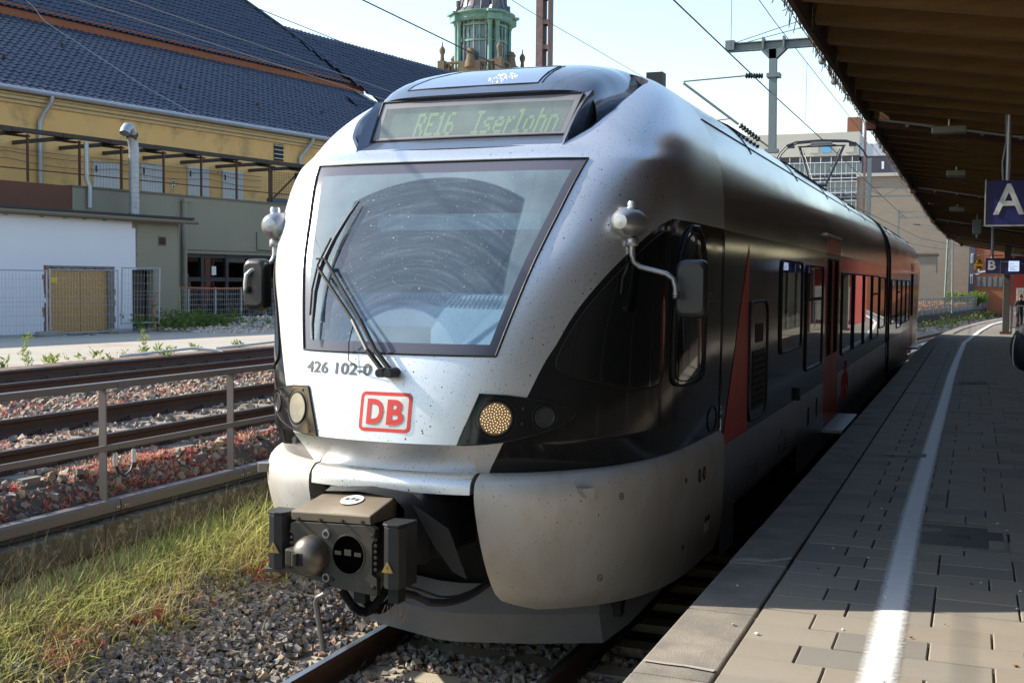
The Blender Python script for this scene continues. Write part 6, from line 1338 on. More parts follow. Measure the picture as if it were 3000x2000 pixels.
MB().tube([(3.355, 29.91, 3.28), (3.355, 29.95, 3.31), (3.4, 30.1, 3.30)], .006, 5).build('sign_hook', zinc, sY)
# ---- column, kiosk and barrier further along
colm = pm('column_paint', (.085,.085,.075), .6)
cl = empty('canopy_column', (4.43, 48.4, .76), 'dark steel canopy column standing by the metal barrier', 'column')
MB().b2((4.31, 48.3, .76), (4.54, 48.52, 4.3)).build('shaft', colm, cl, bevel=.01); MB().b2((4.22, 48.2, .76), (4.64, 48.6, .84)).build('base_plate', rust, cl); MB().b2((4.60, 48.36, .8), (4.66, 48.5, 4.3)).build('cable_duct', zinc, cl)
kio = empty('waiting_shelter', (6, 57, .76), 'red platform shelter with pale roller shutter', 'shelter')
MB().b2((4.74, 56, .76), (6.8, 62, 3.9)).build('wall', pm('shelter_red', (.22,.025,.016), .55), kio); MB().b2((5.0, 55.94, .9), (6.6, 55.99, 2.5)).build('shutter_frame', frame_l, kio)
for k in range(18): MB().b2((5.03+k*.086, 55.90, .95), (5.09+k*.086, 55.945, 2.46)).build('shutter_slat', pm('pale_shutter', (.5,.5,.47), .6), kio)
MB().b2((4.6, 55.7, 3.9), (7.0, 62.3, 4.05)).build('roof', colm, kio)
bar_ = empty('crowd_barrier', (4.8, 49.5, .76), 'galvanised steel barrier behind the canopy column', 'barrier')
for (a, b) in (((4.55, 48.9), (4.85, 50.6)), ((4.85, 50.6), (5.9, 50.8))):
    for z in (.95, 1.80): MB().tube([(a[0], a[1], z), (b[0], b[1], z)], .022, 6).build('rail', galv, bar_)
    for t in np.linspace(0, 1, 9): MB().tube([(a[0]+(b[0]-a[0])*t, a[1]+(b[1]-a[1])*t, .95 if 0 < t < 1 else .76), (a[0]+(b[0]-a[0])*t, a[1]+(b[1]-a[1])*t, 1.8)], .010 if 0 < t < 1 else .022, 6).build('bar', galv, bar_)
# ---- dark box added out of view to block bright reflections in the train side
rblk = empty('reflection_blocker', (7.6, 12, .76), 'long dark box added out of view to block reflections in the train side', 'shelter')
MB().b2((6.6, -8, .76), (8.8, 66, 3.6)).build('wall', pm('reflection_blocker_dark', (.03,.028,.027), .5), rblk)
colm_d = pm('blocker_post_dull', (.09,.09,.09), .6)
for y in np.arange(-7.5, 66, 2.6):
    MB().b2((6.52, y, .8), (6.6, y+.12, 3.2)).build('blocker_post', colm_d, rblk)
# ---- people
skin_m = pm('skin', (.48,.27,.19), .55); hair_m = pm('reddish_hair', (.16,.06,.025), .7); hair_d = pm('dark_hair', (.03,.022,.018), .7)
jack_m = pm('dark_jacket', (.022,.023,.028), .8, bump=.3, bscale=30); trou_m = pm('dark_trousers', (.02,.02,.024), .85); shoe_m = pm('shoe', (.03,.028,.026), .6); driver_m = pm('driver_shirt', (.05,.07,.12), .8)
def person(loc, rz, joints, edges, label, top, legs, hair, scale=1.0, head=None):
    """continuous skinned body from a joint graph; materials by height"""
    me = bpy.data.meshes.new('body'); names = list(joints); idx = {n: i for i, n in enumerate(names)}
    me.from_pydata([joints[n][0] for n in names], [(idx[a], idx[b]) for a, b in edges], []); o = bpy.data.objects.new('body', me); COL.objects.link(o)
    sk = o.modifiers.new('skin', 'SKIN'); sk.use_smooth_shade = True; ss = o.modifiers.new('sub', 'SUBSURF'); ss.levels = 2; ss.render_levels = 2
    lay = me.skin_vertices[0].data if len(me.skin_vertices) else None
    if lay is None:
        bm = bmesh.new(); bm.from_mesh(me); bm.verts.layers.skin.verify(); bm.to_mesh(me); bm.free(); lay = me.skin_vertices[0].data
    for n in names: r = joints[n][1]; lay[idx[n]].radius = r if isinstance(r, tuple) else (r, r)
    lay[idx['pelvis']].use_root = True
    dg = bpy.context.evaluated_depsgraph_get(); em = o.evaluated_get(dg).to_mesh(); V = [tuple(v.co) for v in em.vertices]; F = [tuple(p.vertices) for p in em.polygons]
    o.evaluated_get(dg).to_mesh_clear(); bpy.data.objects.remove(o)
    root = empty('person', loc, label, 'person'); mats = [skin_m, top, legs, shoe_m]
    neck = joints['neck'][0][2]; hip = joints['pelvis'][0][2]; R = Matrix.Rotation(rz, 3, 'Z'); mb = MB()
    wr = [Vector(joints[n][0]) for n in names if n.startswith('wrist')]
    for f in F:
        c = sum((Vector(V[i]) for i in f), Vector())/len(f); hand = any((c-w).length < .11 and (c.z < w.z+.01) for w in wr)
        mb.mi = 0 if (c.z > neck+.015 or hand) else (1 if c.z > hip-.05 else (3 if c.z < .09 else 2)); mb.f.append(f); mb.m.append(mb.mi)
    mb.v = [tuple(R @ (Vector(v)*scale)+Vector(loc)) for v in V]; b = mb.build('body', mats, root); smooth_obj(b, 80)
    hd = Vector(joints['head'][0]); W = lambda p: tuple(R @ (Vector(p)*scale)+Vector(loc))
    hb = MB(); prof = [(.001,.125),(.05,.118),(.082,.09),(.098,.05),(.102,.0),(.095,-.05)]; hb.lathe([(r*1.02, h) for r, h in prof], (0,0,0), 'Z', 16); hb.v = [W((hd.x+p[0]*.92, hd.y+p[1]*1.08+.016, hd.z+.028+p[2])) for p in hb.v]
    h = hb.build('hair', hair, b); smooth_obj(h, 60)
    for sx in (-1, 1):
        MB().lathe([(.001,-.006),(.011,-.003),(.012,.003),(.001,.006)], W((hd.x+.034*sx, hd.y-.094, hd.z+.005)), 'Y', 10).build('eye', hair_d, b)
        e_ = MB().lathe([(.001,-.03),(.012,-.02),(.017,0),(.012,.022),(.001,.03)], W((hd.x+.094*sx, hd.y+.01, hd.z-.005)), 'Z', 8).build('ear', skin_m, b)
        MB().bar(W((hd.x+.018*sx, hd.y-.097, hd.z+.028)), W((hd.x+.052*sx, hd.y-.088, hd.z+.026)), .012, .008).build('eyebrow', hair, b)
    MB().prism([W((hd.x-.014, hd.y-.092, hd.z-.032)), W((hd.x+.014, hd.y-.092, hd.z-.032)), W((hd.x, hd.y-.122, hd.z-.030)), W((hd.x, hd.y-.095, hd.z+.012))], (0,.004,0)).build('nose', skin_m, b)
    MB().bar(W((hd.x-.026, hd.y-.094, hd.z-.062)), W((hd.x+.026, hd.y-.094, hd.z-.062)), .008, .010).build('mouth', pm('lips', (.32,.12,.10), .6), b)
    return root
def limbs(stand=True):
    J = {'pelvis': ((0,0,.95), (.17,.12)), 'waist': ((0,0,1.12), (.155,.11)), 'chest': ((0,0,1.33), (.185,.13)), 'neck': ((0,0,1.50), .062), 'chin': ((0,-.012,1.575), (.068,.078)), 'head': ((0,-.005,1.655), (.084,.10)), 'crown': ((0,.005,1.735), (.065,.08))}
    E = [('pelvis','waist'),('waist','chest'),('chest','neck'),('neck','chin'),('chin','head'),('head','crown')]
    for s, sx in (('r', 1), ('l', -1)):
        J.update({'sh'+s: ((.19*sx,0,1.41), .068), 'elbow'+s: ((.25*sx,.03,1.14), .05), 'wrist'+s: ((.25*sx,-.05,.90), .034), 'palm'+s: ((.25*sx,-.07,.83), (.040,.022)), 'tip'+s: ((.245*sx,-.085,.76), (.026,.014)), 'thumb'+s: ((.232*sx,-.115,.83), .012),
                  'hip'+s: ((.10*sx,0,.86), .095), 'knee'+s: ((.11*sx,-.01,.50), .065), 'ankle'+s: ((.12*sx,.02,.09), .045), 'toe'+s: ((.13*sx,-.14,.045), (.042,.035))})
        E += [('chest','sh'+s),('sh'+s,'elbow'+s),('elbow'+s,'wrist'+s),('wrist'+s,'palm'+s),('palm'+s,'tip'+s),('palm'+s,'thumb'+s),('pelvis','hip'+s),('hip'+s,'knee'+s),('knee'+s,'ankle'+s),('ankle'+s,'toe'+s)]
    return J, E
J, E = limbs(); J['kneel'] = ((-.11,-.10,.52), .065); J['anklel'] = ((-.12,.02,.12), .045); J['toel'] = ((-.12,-.13,.07), (.042,.035)); J['kneer'] = ((.11,.03,.5), .065); J['ankler'] = ((.12,.22,.14), .045); J['toer'] = ((.12,.12,.04), (.042,.035))
person((5.04, 52.0, .76), .25, J, E, 'person in dark jacket and trousers walking by the metal barrier', jack_m, trou_m, hair_m, .83)
J, E = limbs(); person((4.22, 14.0, .76), math.pi-.2, J, E, 'person in dark clothes carrying the bag at the right picture edge', jack_m, trou_m, hair_d, 1.0)
bagm = pm('black_bag_cloth', (.012,.016,.022), .7, bump=.3, bscale=18); bag = MB()
R0 = []
for t in np.linspace(0, 1, 13):
    z = 1.64+.48*t; w = .16*(math.sin(math.pi*(.12+.82*t))**.55); R0.append([(3.865+w*1.12*math.cos(a)*(1.0 if math.cos(a) > 0 else 1.1), 14.0+w*1.6*math.sin(a)+.02*math.sin(3*a), z-.04*math.cos(a)) for a in np.linspace(0, 2*math.pi, 25)])
bag.grid(R0); bag.add(R0[0][:-1], [tuple(range(24))]); bag.add(R0[-1][:-1], [tuple(range(24))]); bg2 = bag.build('shoulder_bag', bagm, None, smooth=50, label='black shoulder bag at the right picture edge', cat='bag')
for dy in (-.06, -.02): MB().tube([(3.865+.16*math.cos(a)*1.0-.012, 14.0-.20+dy*.5+.05*math.sin(a), z) for a, z in zip(np.linspace(2.6, 3.6, 7), np.linspace(2.05, 1.72, 7))], .006, 5).build('piping', decal_white, bg2)
MB().tube([(3.80, 13.95, 2.08), (3.84, 13.97, 2.2), (3.96, 14.0, 2.28), (4.1, 14.02, 2.24)], .018, 6).build('strap', bagm, bg2, smooth=True)
# driver in the cab
J, E = limbs()
for n in list(J): J[n] = ((J[n][0][0], J[n][0][1], J[n][0][2]-.0), J[n][1])
for s, sx in (('r', 1), ('l', -1)):
    J['elbow'+s] = ((.24*sx,-.08,1.17), .05); J['wrist'+s] = ((.17*sx,-.30,1.14), .034); J['palm'+s] = ((.16*sx,-.37,1.13), (.040,.022)); J['tip'+s] = ((.15*sx,-.44,1.11), (.026,.014)); J['thumb'+s] = ((.12*sx,-.39,1.15), .012)
    J['knee'+s] = ((.13*sx,-.42,.90), .07); J['ankle'+s] = ((.13*sx,-.46,.48), .05); J['toe'+s] = ((.13*sx,-.60,.44), (.042,.035)); J['hip'+s] = ((.10*sx,-.06,.90), .095)
person((-.12, 8.0, 1.06), 0.0, J, E, 'train driver in a dark shirt seated behind the windshield', driver_m, trou_m, hair_d)
# ================================================================ OVERHEAD LINE AND BACKGROUND
mast_g = pm('mast_grey_green', (.19,.225,.225), .6, .2, var=.4, col2=(.14,.16,.16), vscale=4)
mast_r = pm('mast_red_lead', (.20,.085,.07), .8, var=.7, col2=(.24,.22,.21), vscale=5)
ins_m = pm('brown_insulator', (.035,.03,.028), .4); wire_k = pm('overhead_wire', (.03,.032,.033), .5, .3)
def wire(pts, r, label, mt=wire_k, drop=None):
    return MB().tube(pts, r, 5).build('overhead_wire', mt, None, label=label, cat='wire', group='overhead wires')
wire([(0, 3, 5.82), (0, 20, 5.80), (0.02, 27.1, 5.82), (.1, 60, 5.8)], .010, 'black contact wire running down to the pantograph')
wire([(.05, 3, 7.25), (.06, 12, 7.05), (.06, 20, 6.95), (.1, 60, 7.2)], .007, 'upper catenary wire meeting the canopy edge')
wire([(-4.3, 3, 6.35), (-4.3, 20, 6.2), (-4.3, 34, 6.15), (-4.3, 80, 6.3)], .010, 'black wire crossing in front of the green tower')
wire([(-4.4, 3, 7.65), (-4.4, 20, 7.5), (-4.4, 60, 8.0)], .006, 'thin wire right of the tower, running to the right insulator arm')
wire([(-8.4, 6, 7.35), (-8.4, 25, 7.2), (-8.4, 70, 7.6)], .008, 'thin wire over the roof valley left of the tower')
wire([(-8.4, 6, 6.45), (-8.4, 30, 6.35), (-8.4, 70, 6.6)], .008, 'pale thin wire crossing the dark tiled roof', pm('pale_wire', (.35,.33,.28), .5, .4))
wire([(-12.5, 6, 8.2), (-12.5, 30, 8.0), (-12.0, 60, 8.3)], .008, 'upper thin wire crossing the roof near the top left', MATS['pale_wire'])
dr = MB()
for (x, y, z0, z1) in ((.05, 12.2, 5.83, 7.04), (.06, 16.3, 5.82, 7.0), (.06, 24, 5.83, 6.98)): MB().tube([(x, y, z0), (x, y, z1)], .004, 4).build('dropper_wire', wire_k, None, label='thin vertical dropper wire above the train, %s' % {12.2: 'nearest', 16.3: 'middle one', 24: 'farthest'}[y], cat='wire', group='dropper wires')
# hanging mast with cantilever
hm = empty('catenary_support', (.05, 20, 4.8), 'grey hanging catenary post with insulated arms above the train', 'catenary support')
def ibeam(mb, a, b, w, h, t=.014):
    a, b = Vector(a), Vector(b); d = (b-a).normalized(); up = Vector((0,0,1)) if abs(d.z) < .9 else Vector((0,1,0)); sd = d.cross(up).normalized(); u2 = sd.cross(d)
    for s in (-1, 1): mb.bar(a+u2*s*h/2, b+u2*s*h/2, w, t, up=u2)
    mb.bar(a, b, t, h, up=u2); return mb
ibeam(MB(), (-.72, 20, 6.57), (8.0, 20, 6.62), .11, .13).build('cross_beam', mast_g, hm); MB().bar((.04, 20, 6.52), (.06, 20, 4.84), .12, .14, up=(0,1,0)).build('hanging_post', mast_g, hm)
MB().prism([(-.17, 19.93, 6.50), (.27, 19.93, 6.50), (.10, 19.93, 6.34), (-.02, 19.93, 6.34)], (0, .14, 0)).build('gusset_plate', mast_g, hm)
MB().b2((-.06, 19.92, 4.78), (.16, 20.08, 4.84)).build('post_foot', mast_g, hm); MB().b2((-.05, 19.9, 6.03), (.17, 20.1, 6.10)).build('clamp', mast_g, hm)
def insul(a, b, n=7, r=.055):
    a, b = Vector(a), Vector(b); mb = MB(); pts, rs = [], []
    for k in range(2*n+1): pts.append(a.lerp(b, k/(2*n))); rs.append(r if k % 2 else r*.5)
    return mb.tube(pts, r, 10, rs=rs)
MB().tube([(-1.48, 20, 6.05), (-.40, 20, 6.09)], .014, 6).build('top_tie', mast_g, hm); insul((-.42, 20, 6.09), (-.12, 20, 6.07)).build('insulator', ins_m, hm, smooth=30)
MB().tube([(-1.48, 20, 6.02), (-.52, 20, 5.28)], .022, 8).build('cantilever_tube', mast_g, hm); insul((-.50, 20, 5.27), (-.16, 20, 5.0)).build('insulator', ins_m, hm, smooth=30); MB().tube([(-.16, 20, 5.0), (.0, 20, 4.88)], .018, 6).build('insulator_cap', mast_g, hm)
MB().tube([(-.66, 20, 5.38), (-.9, 20, 5.36)], .012, 6).build('steady_arm', mast_g, hm); MB().b2((-.75, 19.9, 6.52), (-.6, 20.1, 6.68)).build('beam_end_box', mast_g, hm)
for x in (-.12, .22): MB().b2((x-.015, 19.9, 6.5), (x+.015, 20.1, 6.70)).build('beam_clamp', mast_g, hm)
for (dz, r) in ((0, .05), (-.42, .055)): pass
for (y, x, z) in ((18.3, 1.05, 5.95), (18.2, 1.25, 5.62)): MB().lathe([(.001,-.07),(.045,-.05),(.06,0),(.045,.05),(.001,.07)], (x, y, z), 'Y', 14).build('tension_weight_ball', mast_g, hm, smooth=40)
MB().tube([(1.0, 20, 6.57), (1.05, 18.3, 5.95), (1.25, 18.2, 5.62), (2.2, 18.6, 4.5)], .007, 4).build('stay_wire', wire_k, hm); MB().tube([(-.72, 20, 6.62), (1.5, 20.5, 7.35)], .006, 4).build('stay_wire', wire_k, hm); MB().tube([(-.65, 20, 6.60), (1.5, 20.5, 7.15)], .006, 4).build('stay_wire', wire_k, hm)
def column(x, y, z0, z1, w, mt, label, name='catenary_mast', lattice=True):
    e = empty(name, (x, y, z0), label, 'mast')
    if lattice:
        for s in (-1, 1): ibeam(MB(), (x+s*w/2, y, z0), (x+s*w/2, y, z1), .09, .06).build('leg', mt, e)
        for k, z in enumerate(np.arange(z0+.5, z1, 1.25)): MB().b2((x-w/2, y-.12, z), (x+w/2, y-.10, z+.22)).build('batten_plate', mt, e); MB().b2((x-w/2, y+.10, z), (x+w/2, y+.12, z+.22)).build('batten_plate', mt, e)
    else: ibeam(MB(), (x, y, z0), (x, y, z1), w, w*.9, .02).build('shaft', mt, e)
    return e
c_ = empty('catenary_mast', (-11.4, 40, 1), 'tall red-grey riveted steel mast right of the tower', 'mast')
MB().b2((-11.64, 39.8, 1), (-11.42, 39.83, 15)).build('side_plate', mast_r, c_); MB().b2((-11.64, 40.2, 1), (-11.42, 40.23, 15)).build('side_plate', mast_r, c_)
for x in (-11.40, -11.16): MB().b2((x-.02, 39.78, 1), (x+.02, 40.25, 15)).build('leg', mast_r, c_)
for z in np.arange(1, 15, .9): MB().b2((-11.42, 39.80, z), (-11.14, 39.82, z+.16)).build('batten_plate', mast_r, c_); MB().b2((-11.42, 40.2, z), (-11.14, 40.22, z+.16)).build('batten_plate', mast_r, c_)
column(-1.67, 60, 0, 8.76, .20, mast_g, 'grey green catenary mast behind the pantograph', lattice=False)
column(-3.2, 75, 0, 12.5, .14, mast_r, 'thin rusty red mast left of the grey green mast', lattice=False)
column(-2.12, 92, 0, 8.2, .12, mast_g, 'slim distant catenary mast before the brick wall', lattice=False)
lt = empty('lattice_mast', (1.65, 85, .7), 'pale green lattice mast rising behind the far retaining wall', 'mast')
lat_m = pm('lattice_green', (.16,.21,.18), .6)
for sx in (-1, 1):
    for sy in (-1, 1): MB().bar((1.65+sx*.26, 85+sy*.26, .7), (1.65+sx*.12, 85+sy*.12, 7.0), .085).build('leg', lat_m, lt)
    pr_ = None
    for k in range(15):
        z0, z1 = .7+k*.42, .7+(k+1)*.42; w0, w1 = .26-.16*k/15, .26-.16*(k+1)/15; a, b = (1, -1) if k % 2 else (-1, 1)
        MB().bar((1.65+a*w0, 85-sx*w0, z0), (1.65+b*w1, 85-sx*w1, z1), .03).build('lattice_bar', lat_m, lt); MB().bar((1.65+sx*w0, 85+a*w0, z0), (1.65+sx*w1, 85+b*w1, z1), .03).build('lattice_bar', lat_m, lt)
# cross spans on the far masts
for (y, x0, x1, z, lab) in ((60, -5.5, 6.5, 6.9, 'nearer'), (92, -2.1, 9, 7.6, 'farther')):
    e = empty('catenary_crossbeam', (x0, y, z), '%s lattice crossbeam spanning the tracks behind the train' % lab, 'crossbeam')
    for dz in (0, .42): MB().bar((x0, y, z+dz), (x1, y, z+dz), .06).build('chord', mast_g, e)
    xs = np.linspace(x0, x1, 17)
    for k in range(16): MB().bar((xs[k], y, z+(.42 if k % 2 else 0)), (xs[k+1], y, z+(0 if k % 2 else .42)), .035).build('diagonal', mast_g, e)
    for xi in (x0+1.0, 1.0): insul((xi, y, z-.5), (xi+.5, y, z-.55), 6, .07).build('insulator', ins_m, e, smooth=30); MB().tube([(xi+.5, y, z-.55), (xi+2.3, y, z-.75)], .03, 6).build('arm', mast_g, e)
for k, (x, z) in enumerate(((-4.0, 5.6), (-1.0, 5.5), (2.2, 5.4), (3.3, 6.3))): MB().tube([(x, 45, z), (x+1.2, 75, z-.1), (x+5.5, 110, z)], .012, 4).build('overhead_wire', wire_k, None, label='distant thin overhead wire before the brick wall, number %s from the left' % ('first', 'second', 'third', 'fourth')[k], cat='wire', group='overhead wires')
# ---------------- tower
cop = pm('copper_green', (.17,.34,.30), .6, .1, var=.6, col2=(.06,.14,.125), vscale=1.2); cop_d = pm('dark_dome_sheet', (.10,.10,.125), .45, .4, var=.5, col2=(.2,.17,.15), vscale=.8); sand = pm('tower_sandstone', (.17,.13,.09), .9, var=.6, col2=(.10,.08,.06), vscale=1.5); tglass = pm('tower_glass', (.10,.13,.16), .15, 0, spec=.8)
orange_t = pm('tower_red_tile', (.45,.15,.07), .8)
TX, TYc = -36.2, 92.5
tw = empty('clock_tower', (TX, TYc, 0), 'station tower with green copper lantern and dark dome', 'tower')
def tp(mb, n_, mt, **k): return mb.build(n_, mt, tw, **k)
tp(MB().b2((TX-2.6, TYc-2.6, 0), (TX+2.6, TYc+2.6, 18.6)), 'tower_shaft', sand)
tp(MB().lathe([(4.2, 18.6), (4.1, 18.9), (3.6, 19.5), (3.5, 19.6)], (TX, TYc, 0), 'Z', 4, Matrix.Rotation(math.pi/4, 3, 'Z')), 'tile_skirt', orange_t)
tp(MB().b2((TX-2.75, TYc-2.75, 19.5), (TX+2.75, TYc+2.75, 19.95)), 'balcony_slab', sand)
for sx, sy in ((0, -1), (0, 1), (1, 0), (-1, 0)):
    a = Vector((TX+(sx*2.6 if sx else -2.6), TYc+(sy*2.6 if sy else -2.6), 0)); b = Vector((TX+(sx*2.6 if sx else 2.6), TYc+(sy*2.6 if sy else 2.6), 0))
    tp(MB().bar(a+Vector((0,0,20.75)), b+Vector((0,0,20.75)), .35, .18), 'balustrade_rail', sand)
    for t in np.linspace(.06, .94, 15):
        if .36 < t < .64: continue
        p = a.lerp(b, t); tp(MB().lathe([(.07,0),(.12,.25),(.06,.5),(.09,.75)], (p.x, p.y, 19.95), 'Z', 8), 'baluster', sand)
    c0 = a.lerp(b, .5); tp(MB().box((c0.x, c0.y, 20.35), (1.9 if sy else .4, 1.9 if sx else .4, .8)), 'pedestal', sand)
    tp(MB().lathe([(.50,0),(.45,.4),(.36,.8),(.32,1.1),(.42,1.25),(.32,1.4),(.22,1.55),(.05,1.6)], (c0.x, c0.y, 20.3), 'Z', 12), 'urn', sand, smooth=40)
for sx in (-1, 1):
    for sy in (-1, 1): tp(MB().box((TX+sx*2.6, TYc+sy*2.6, 20.4), (.6,.6,1.1)), 'corner_block', sand); tp(MB().lathe([(.22,0),(.17,.25),(.15,.55),(.25,.8),(.26,1.0),(.15,1.2),(.06,1.3),(.05,1.5),(.02,1.7)], (TX+sx*2.6, TYc+sy*2.6, 20.9), 'Z', 10), 'corner_finial', sand, smooth=40)
tp(MB().lathe([(1.95, 19.9), (1.95, 24.5)], (TX, TYc, 0), 'Z', 24), 'lantern_glass', tglass)
for k in range(24):
    t = 2*math.pi*k/24
    tp(MB().bar((TX+2.0*math.cos(t), TYc+2.0*math.sin(t), 19.9), (TX+2.0*math.cos(t), TYc+2.0*math.sin(t), 24.4), .10), 'glazing_bar', cop if k % 2 else pm('pale_bar', (.35,.4,.42), .6))
    tp(MB().tube([(TX+2.03*math.cos(t+.13+.1*math.cos(q)), TYc+2.03*math.sin(t+.13+.1*math.cos(q)), 23.35+.5*math.sin(q)) for q in np.linspace(0, 6.283, 13)], .035, 4), 'tracery_ring', cop)
for z in (22.7, 24.0): tp(MB().lathe([(1.95, z-.08), (2.1, z-.08), (2.1, z+.08), (1.95, z+.08)], (TX, TYc, 0), 'Z', 24), 'lantern_band', cop)
for k in range(8):
    t = 2*math.pi*(k//2)/4+math.pi/4+(.14 if k % 2 else -.14)
    tp(MB().lathe([(.24,19.9),(.24,20.5),(.19,20.6),(.17,23.9),(.24,24.05),(.28,24.3)], (TX+2.32*math.cos(t), TYc+2.32*math.sin(t), 0), 'Z', 10), 'column', cop, smooth=40)
    if k % 2 == 0:
        tm = t+.14; R_ = Matrix.Rotation(tm, 3, 'Z'); tp(MB().box((TX+2.35*math.cos(tm), TYc+2.35*math.sin(tm), 24.55), (.95,1.25,.55), R_), 'entablature_block', cop); tp(MB().box((TX+2.4*math.cos(tm), TYc+2.4*math.sin(tm), 24.95), (1.25,1.55,.2), R_), 'entablature_cap', cop); tp(MB().lathe([(.5,0),(.3,.45),(.2,.55),(.2,1.0)], (TX+2.3*math.cos(tm), TYc+2.3*math.sin(tm), 25.05), 'Z', 8), 'dome_spur', cop_d)
tp(MB().lathe([(2.35,24.3),(2.5,24.5),(2.45,24.75),(2.75,24.95),(2.75,25.05),(2.2,25.2)], (TX, TYc, 0), 'Z', 24), 'entablature', cop, smooth=30)
tp(MB().lathe([(2.5,25.05),(2.1,25.5),(1.95,26.0),(1.95,27.0),(1.8,28.0),(1.4,29),(.6,29.9),(.1,30.2)], (TX, TYc, 0), 'Z', 20), 'dome', cop_d, smooth=20)
for k in range(20): t = 2*math.pi*k/20; tp(MB().tube([(TX+r*math.cos(t), TYc+r*math.sin(t), z) for r, z in ((2.5,25.07),(2.12,25.5),(1.98,26),(1.98,27),(1.83,28))], .04, 4), 'dome_seam', cop_d)
# ---------------- office block
off_w = pm('office_cladding', (.50,.48,.42), .7, var=.2, col2=(.42,.40,.36), vscale=.3); off_gl = pm('office_glass', (.10,.14,.16), .12, 0, spec=.9, var=.6, col2=(.2,.26,.28), vscale=.35); off_l = pm('louvre_white', (.60,.63,.66), .5, .2); off_d = pm('office_dark_cladding', (.09,.085,.11), .7); br_wall = pm('beige_brick', (.31,.255,.195), .92, var=.5, col2=(.24,.19,.145), vscale=1.2, bump=.2, bscale=6, stretch=(1,1,3.5), dirt=(.55,.8), dcol=(.26,.20,.15), dscale=.4)
ofb = empty('office_block', (-12, 131, 0), 'pale office block with glazed louvred facade behind the pantograph', 'building')
def op(mb, n_, mt, **k): return mb.build(n_, mt, ofb, **k)
op(MB().b2((-24, 131, 0), (-8.4, 145, 16.6)), 'core', off_d); op(MB().b2((-26, 130.6, 16.4), (-8.6, 145.5, 18.9)), 'attic', off_w); op(MB().b2((-8.6, 131, 0), (14, 145, 16.3)), 'side_wall', off_d); op(MB().b2((-8.55, 130.8, 16.3), (-4.5, 145, 17.6)), 'side_attic', pm('pale_blue_panel', (.45,.47,.55), .6))
op(MB().b2((-10.05, 132, 18.9), (-8.7, 135, 20.65)), 'chimney', pm('office_brick', (.24,.10,.055), .85, var=.4, col2=(.16,.07,.04), vscale=3))
for fl_ in range(5):
    z0 = 14.1-fl_*2.05
    for k in range(14):
        x = -23.6+k*1.1; op(MB().b2((x+.06, 130.93, z0+.25), (x+.98, 130.98, z0+1.55)), 'window', off_gl)
        op(MB().b2((x+.40, 130.85, z0+.2), (x+.50, 130.95, z0+1.6)), 'window_frame', off_l)
    for dz in (-.15, .35, 1.55): op(MB().b2((-24, 130.55, z0+dz), (-8.45, 130.70, z0+dz+.09)), 'louvre', off_l)
for x in np.arange(-23.6, -8.5, 1.1): op(MB().b2((x-.04, 130.62, 5.5), (x+.04, 130.75, 16.3)), 'facade_fin', off_l)
for (x, mt) in ((-13.3, off_w), (-12.0, pm('blue_office_sign', (.12,.38,.62), .5)), (-9.6, off_w)): op(MB().b2((x-.45, 130.5, 16.75), (x+.45, 130.6, 17.6)), 'roof_sign', mt)
op(MB().lathe([(.001,-.05),(.45,-.05),(.45,.05),(.001,.05)], (-21.6, 130.5, 17.0), 'Y', 12), 'round_sign', decal_red); op(MB().b2((-6.3, 130.9, 14.9), (-6.05, 130.96, 15.7)), 'slit_window', sign_white)
for k in range(10): op(MB().bar((-8.5, 131+k, 17.6), (-8.5, 131+k, 18.6), .05), 'roof_railing', off_l)
bw = empty('brick_block', (-2, 112, 0), 'large windowless beige brick wall behind the tracks', 'building')
MB().b2((-7.0, 112, 0), (4.0, 126, 12.45)).build('wall', br_wall, bw); MB().b2((-7.1, 111.8, 12.45), (-2.6, 126, 12.75)).build('roof_edge', off_w, bw); MB().b2((-7.05, 111.9, 4), (-6.95, 111.99, 12.4)).build('edge_pipe', mast_r, bw)
st = empty('stepped_brick_house', (0, 100, 0), 'small stepped beige house beside the train tail', 'building')
MB().b2((-4, 100, 0), (.35, 104, 5.0)).build('wall', br_wall, st); MB().b2((.35, 100, 0), (1.05, 104, 3.55)).build('wall', br_wall, st); MB().b2((-4.1, 99.85, 5.0), (.45, 104, 5.15)).build('roof_edge', sand, st)
oh = empty('orange_house', (4.5, 104, 0), 'orange brick house with grey windows and white graffiti', 'building'); oh_w = pm('orange_wall', (.36,.12,.05), .85, var=.4, col2=(.27,.09,.04), vscale=1)
MB().b2((3.25, 104, 0), (9, 112, 6.6)).build('wall', oh_w, oh); MB().b2((2.8, 103.9, 0), (3.25, 112, 6.6)).build('grey_corner', off_d, oh)
for z in (2.75, 4.45): MB().b2((2.93, 103.82, z), (3.12, 103.9, z+.75)).build('window', sign_white, oh); MB().b2((2.97, 103.80, z+.06), (3.08, 103.83, z+.69)).build('pane', off_gl, oh)
for k in range(8): MB().b2((3.45+k*.42, 103.93, 2.5), (3.72+k*.42, 104, 3.3)).build('window', off_gl, oh)
gr = MB()
for (x, z, w, h, r) in ((3.3,3.55,.5,.10,.1),(3.9,3.75,.85,.12,-.2),(3.55,3.75,.09,.5,0),(4.6,3.72,.09,.36,.1),(4.8,3.70,.08,.32,-.1),(5.2,3.72,.08,.36,-.3),(5.4,3.66,.28,.08,0),(5.6,3.72,.08,.3,.2)): gr.box((x, 103.93, z), (w,.02,h), Matrix.Rotation(r, 3, 'Y'))
o = gr.build('graffiti', sign_white, oh); o['kind'] = 'stuff'
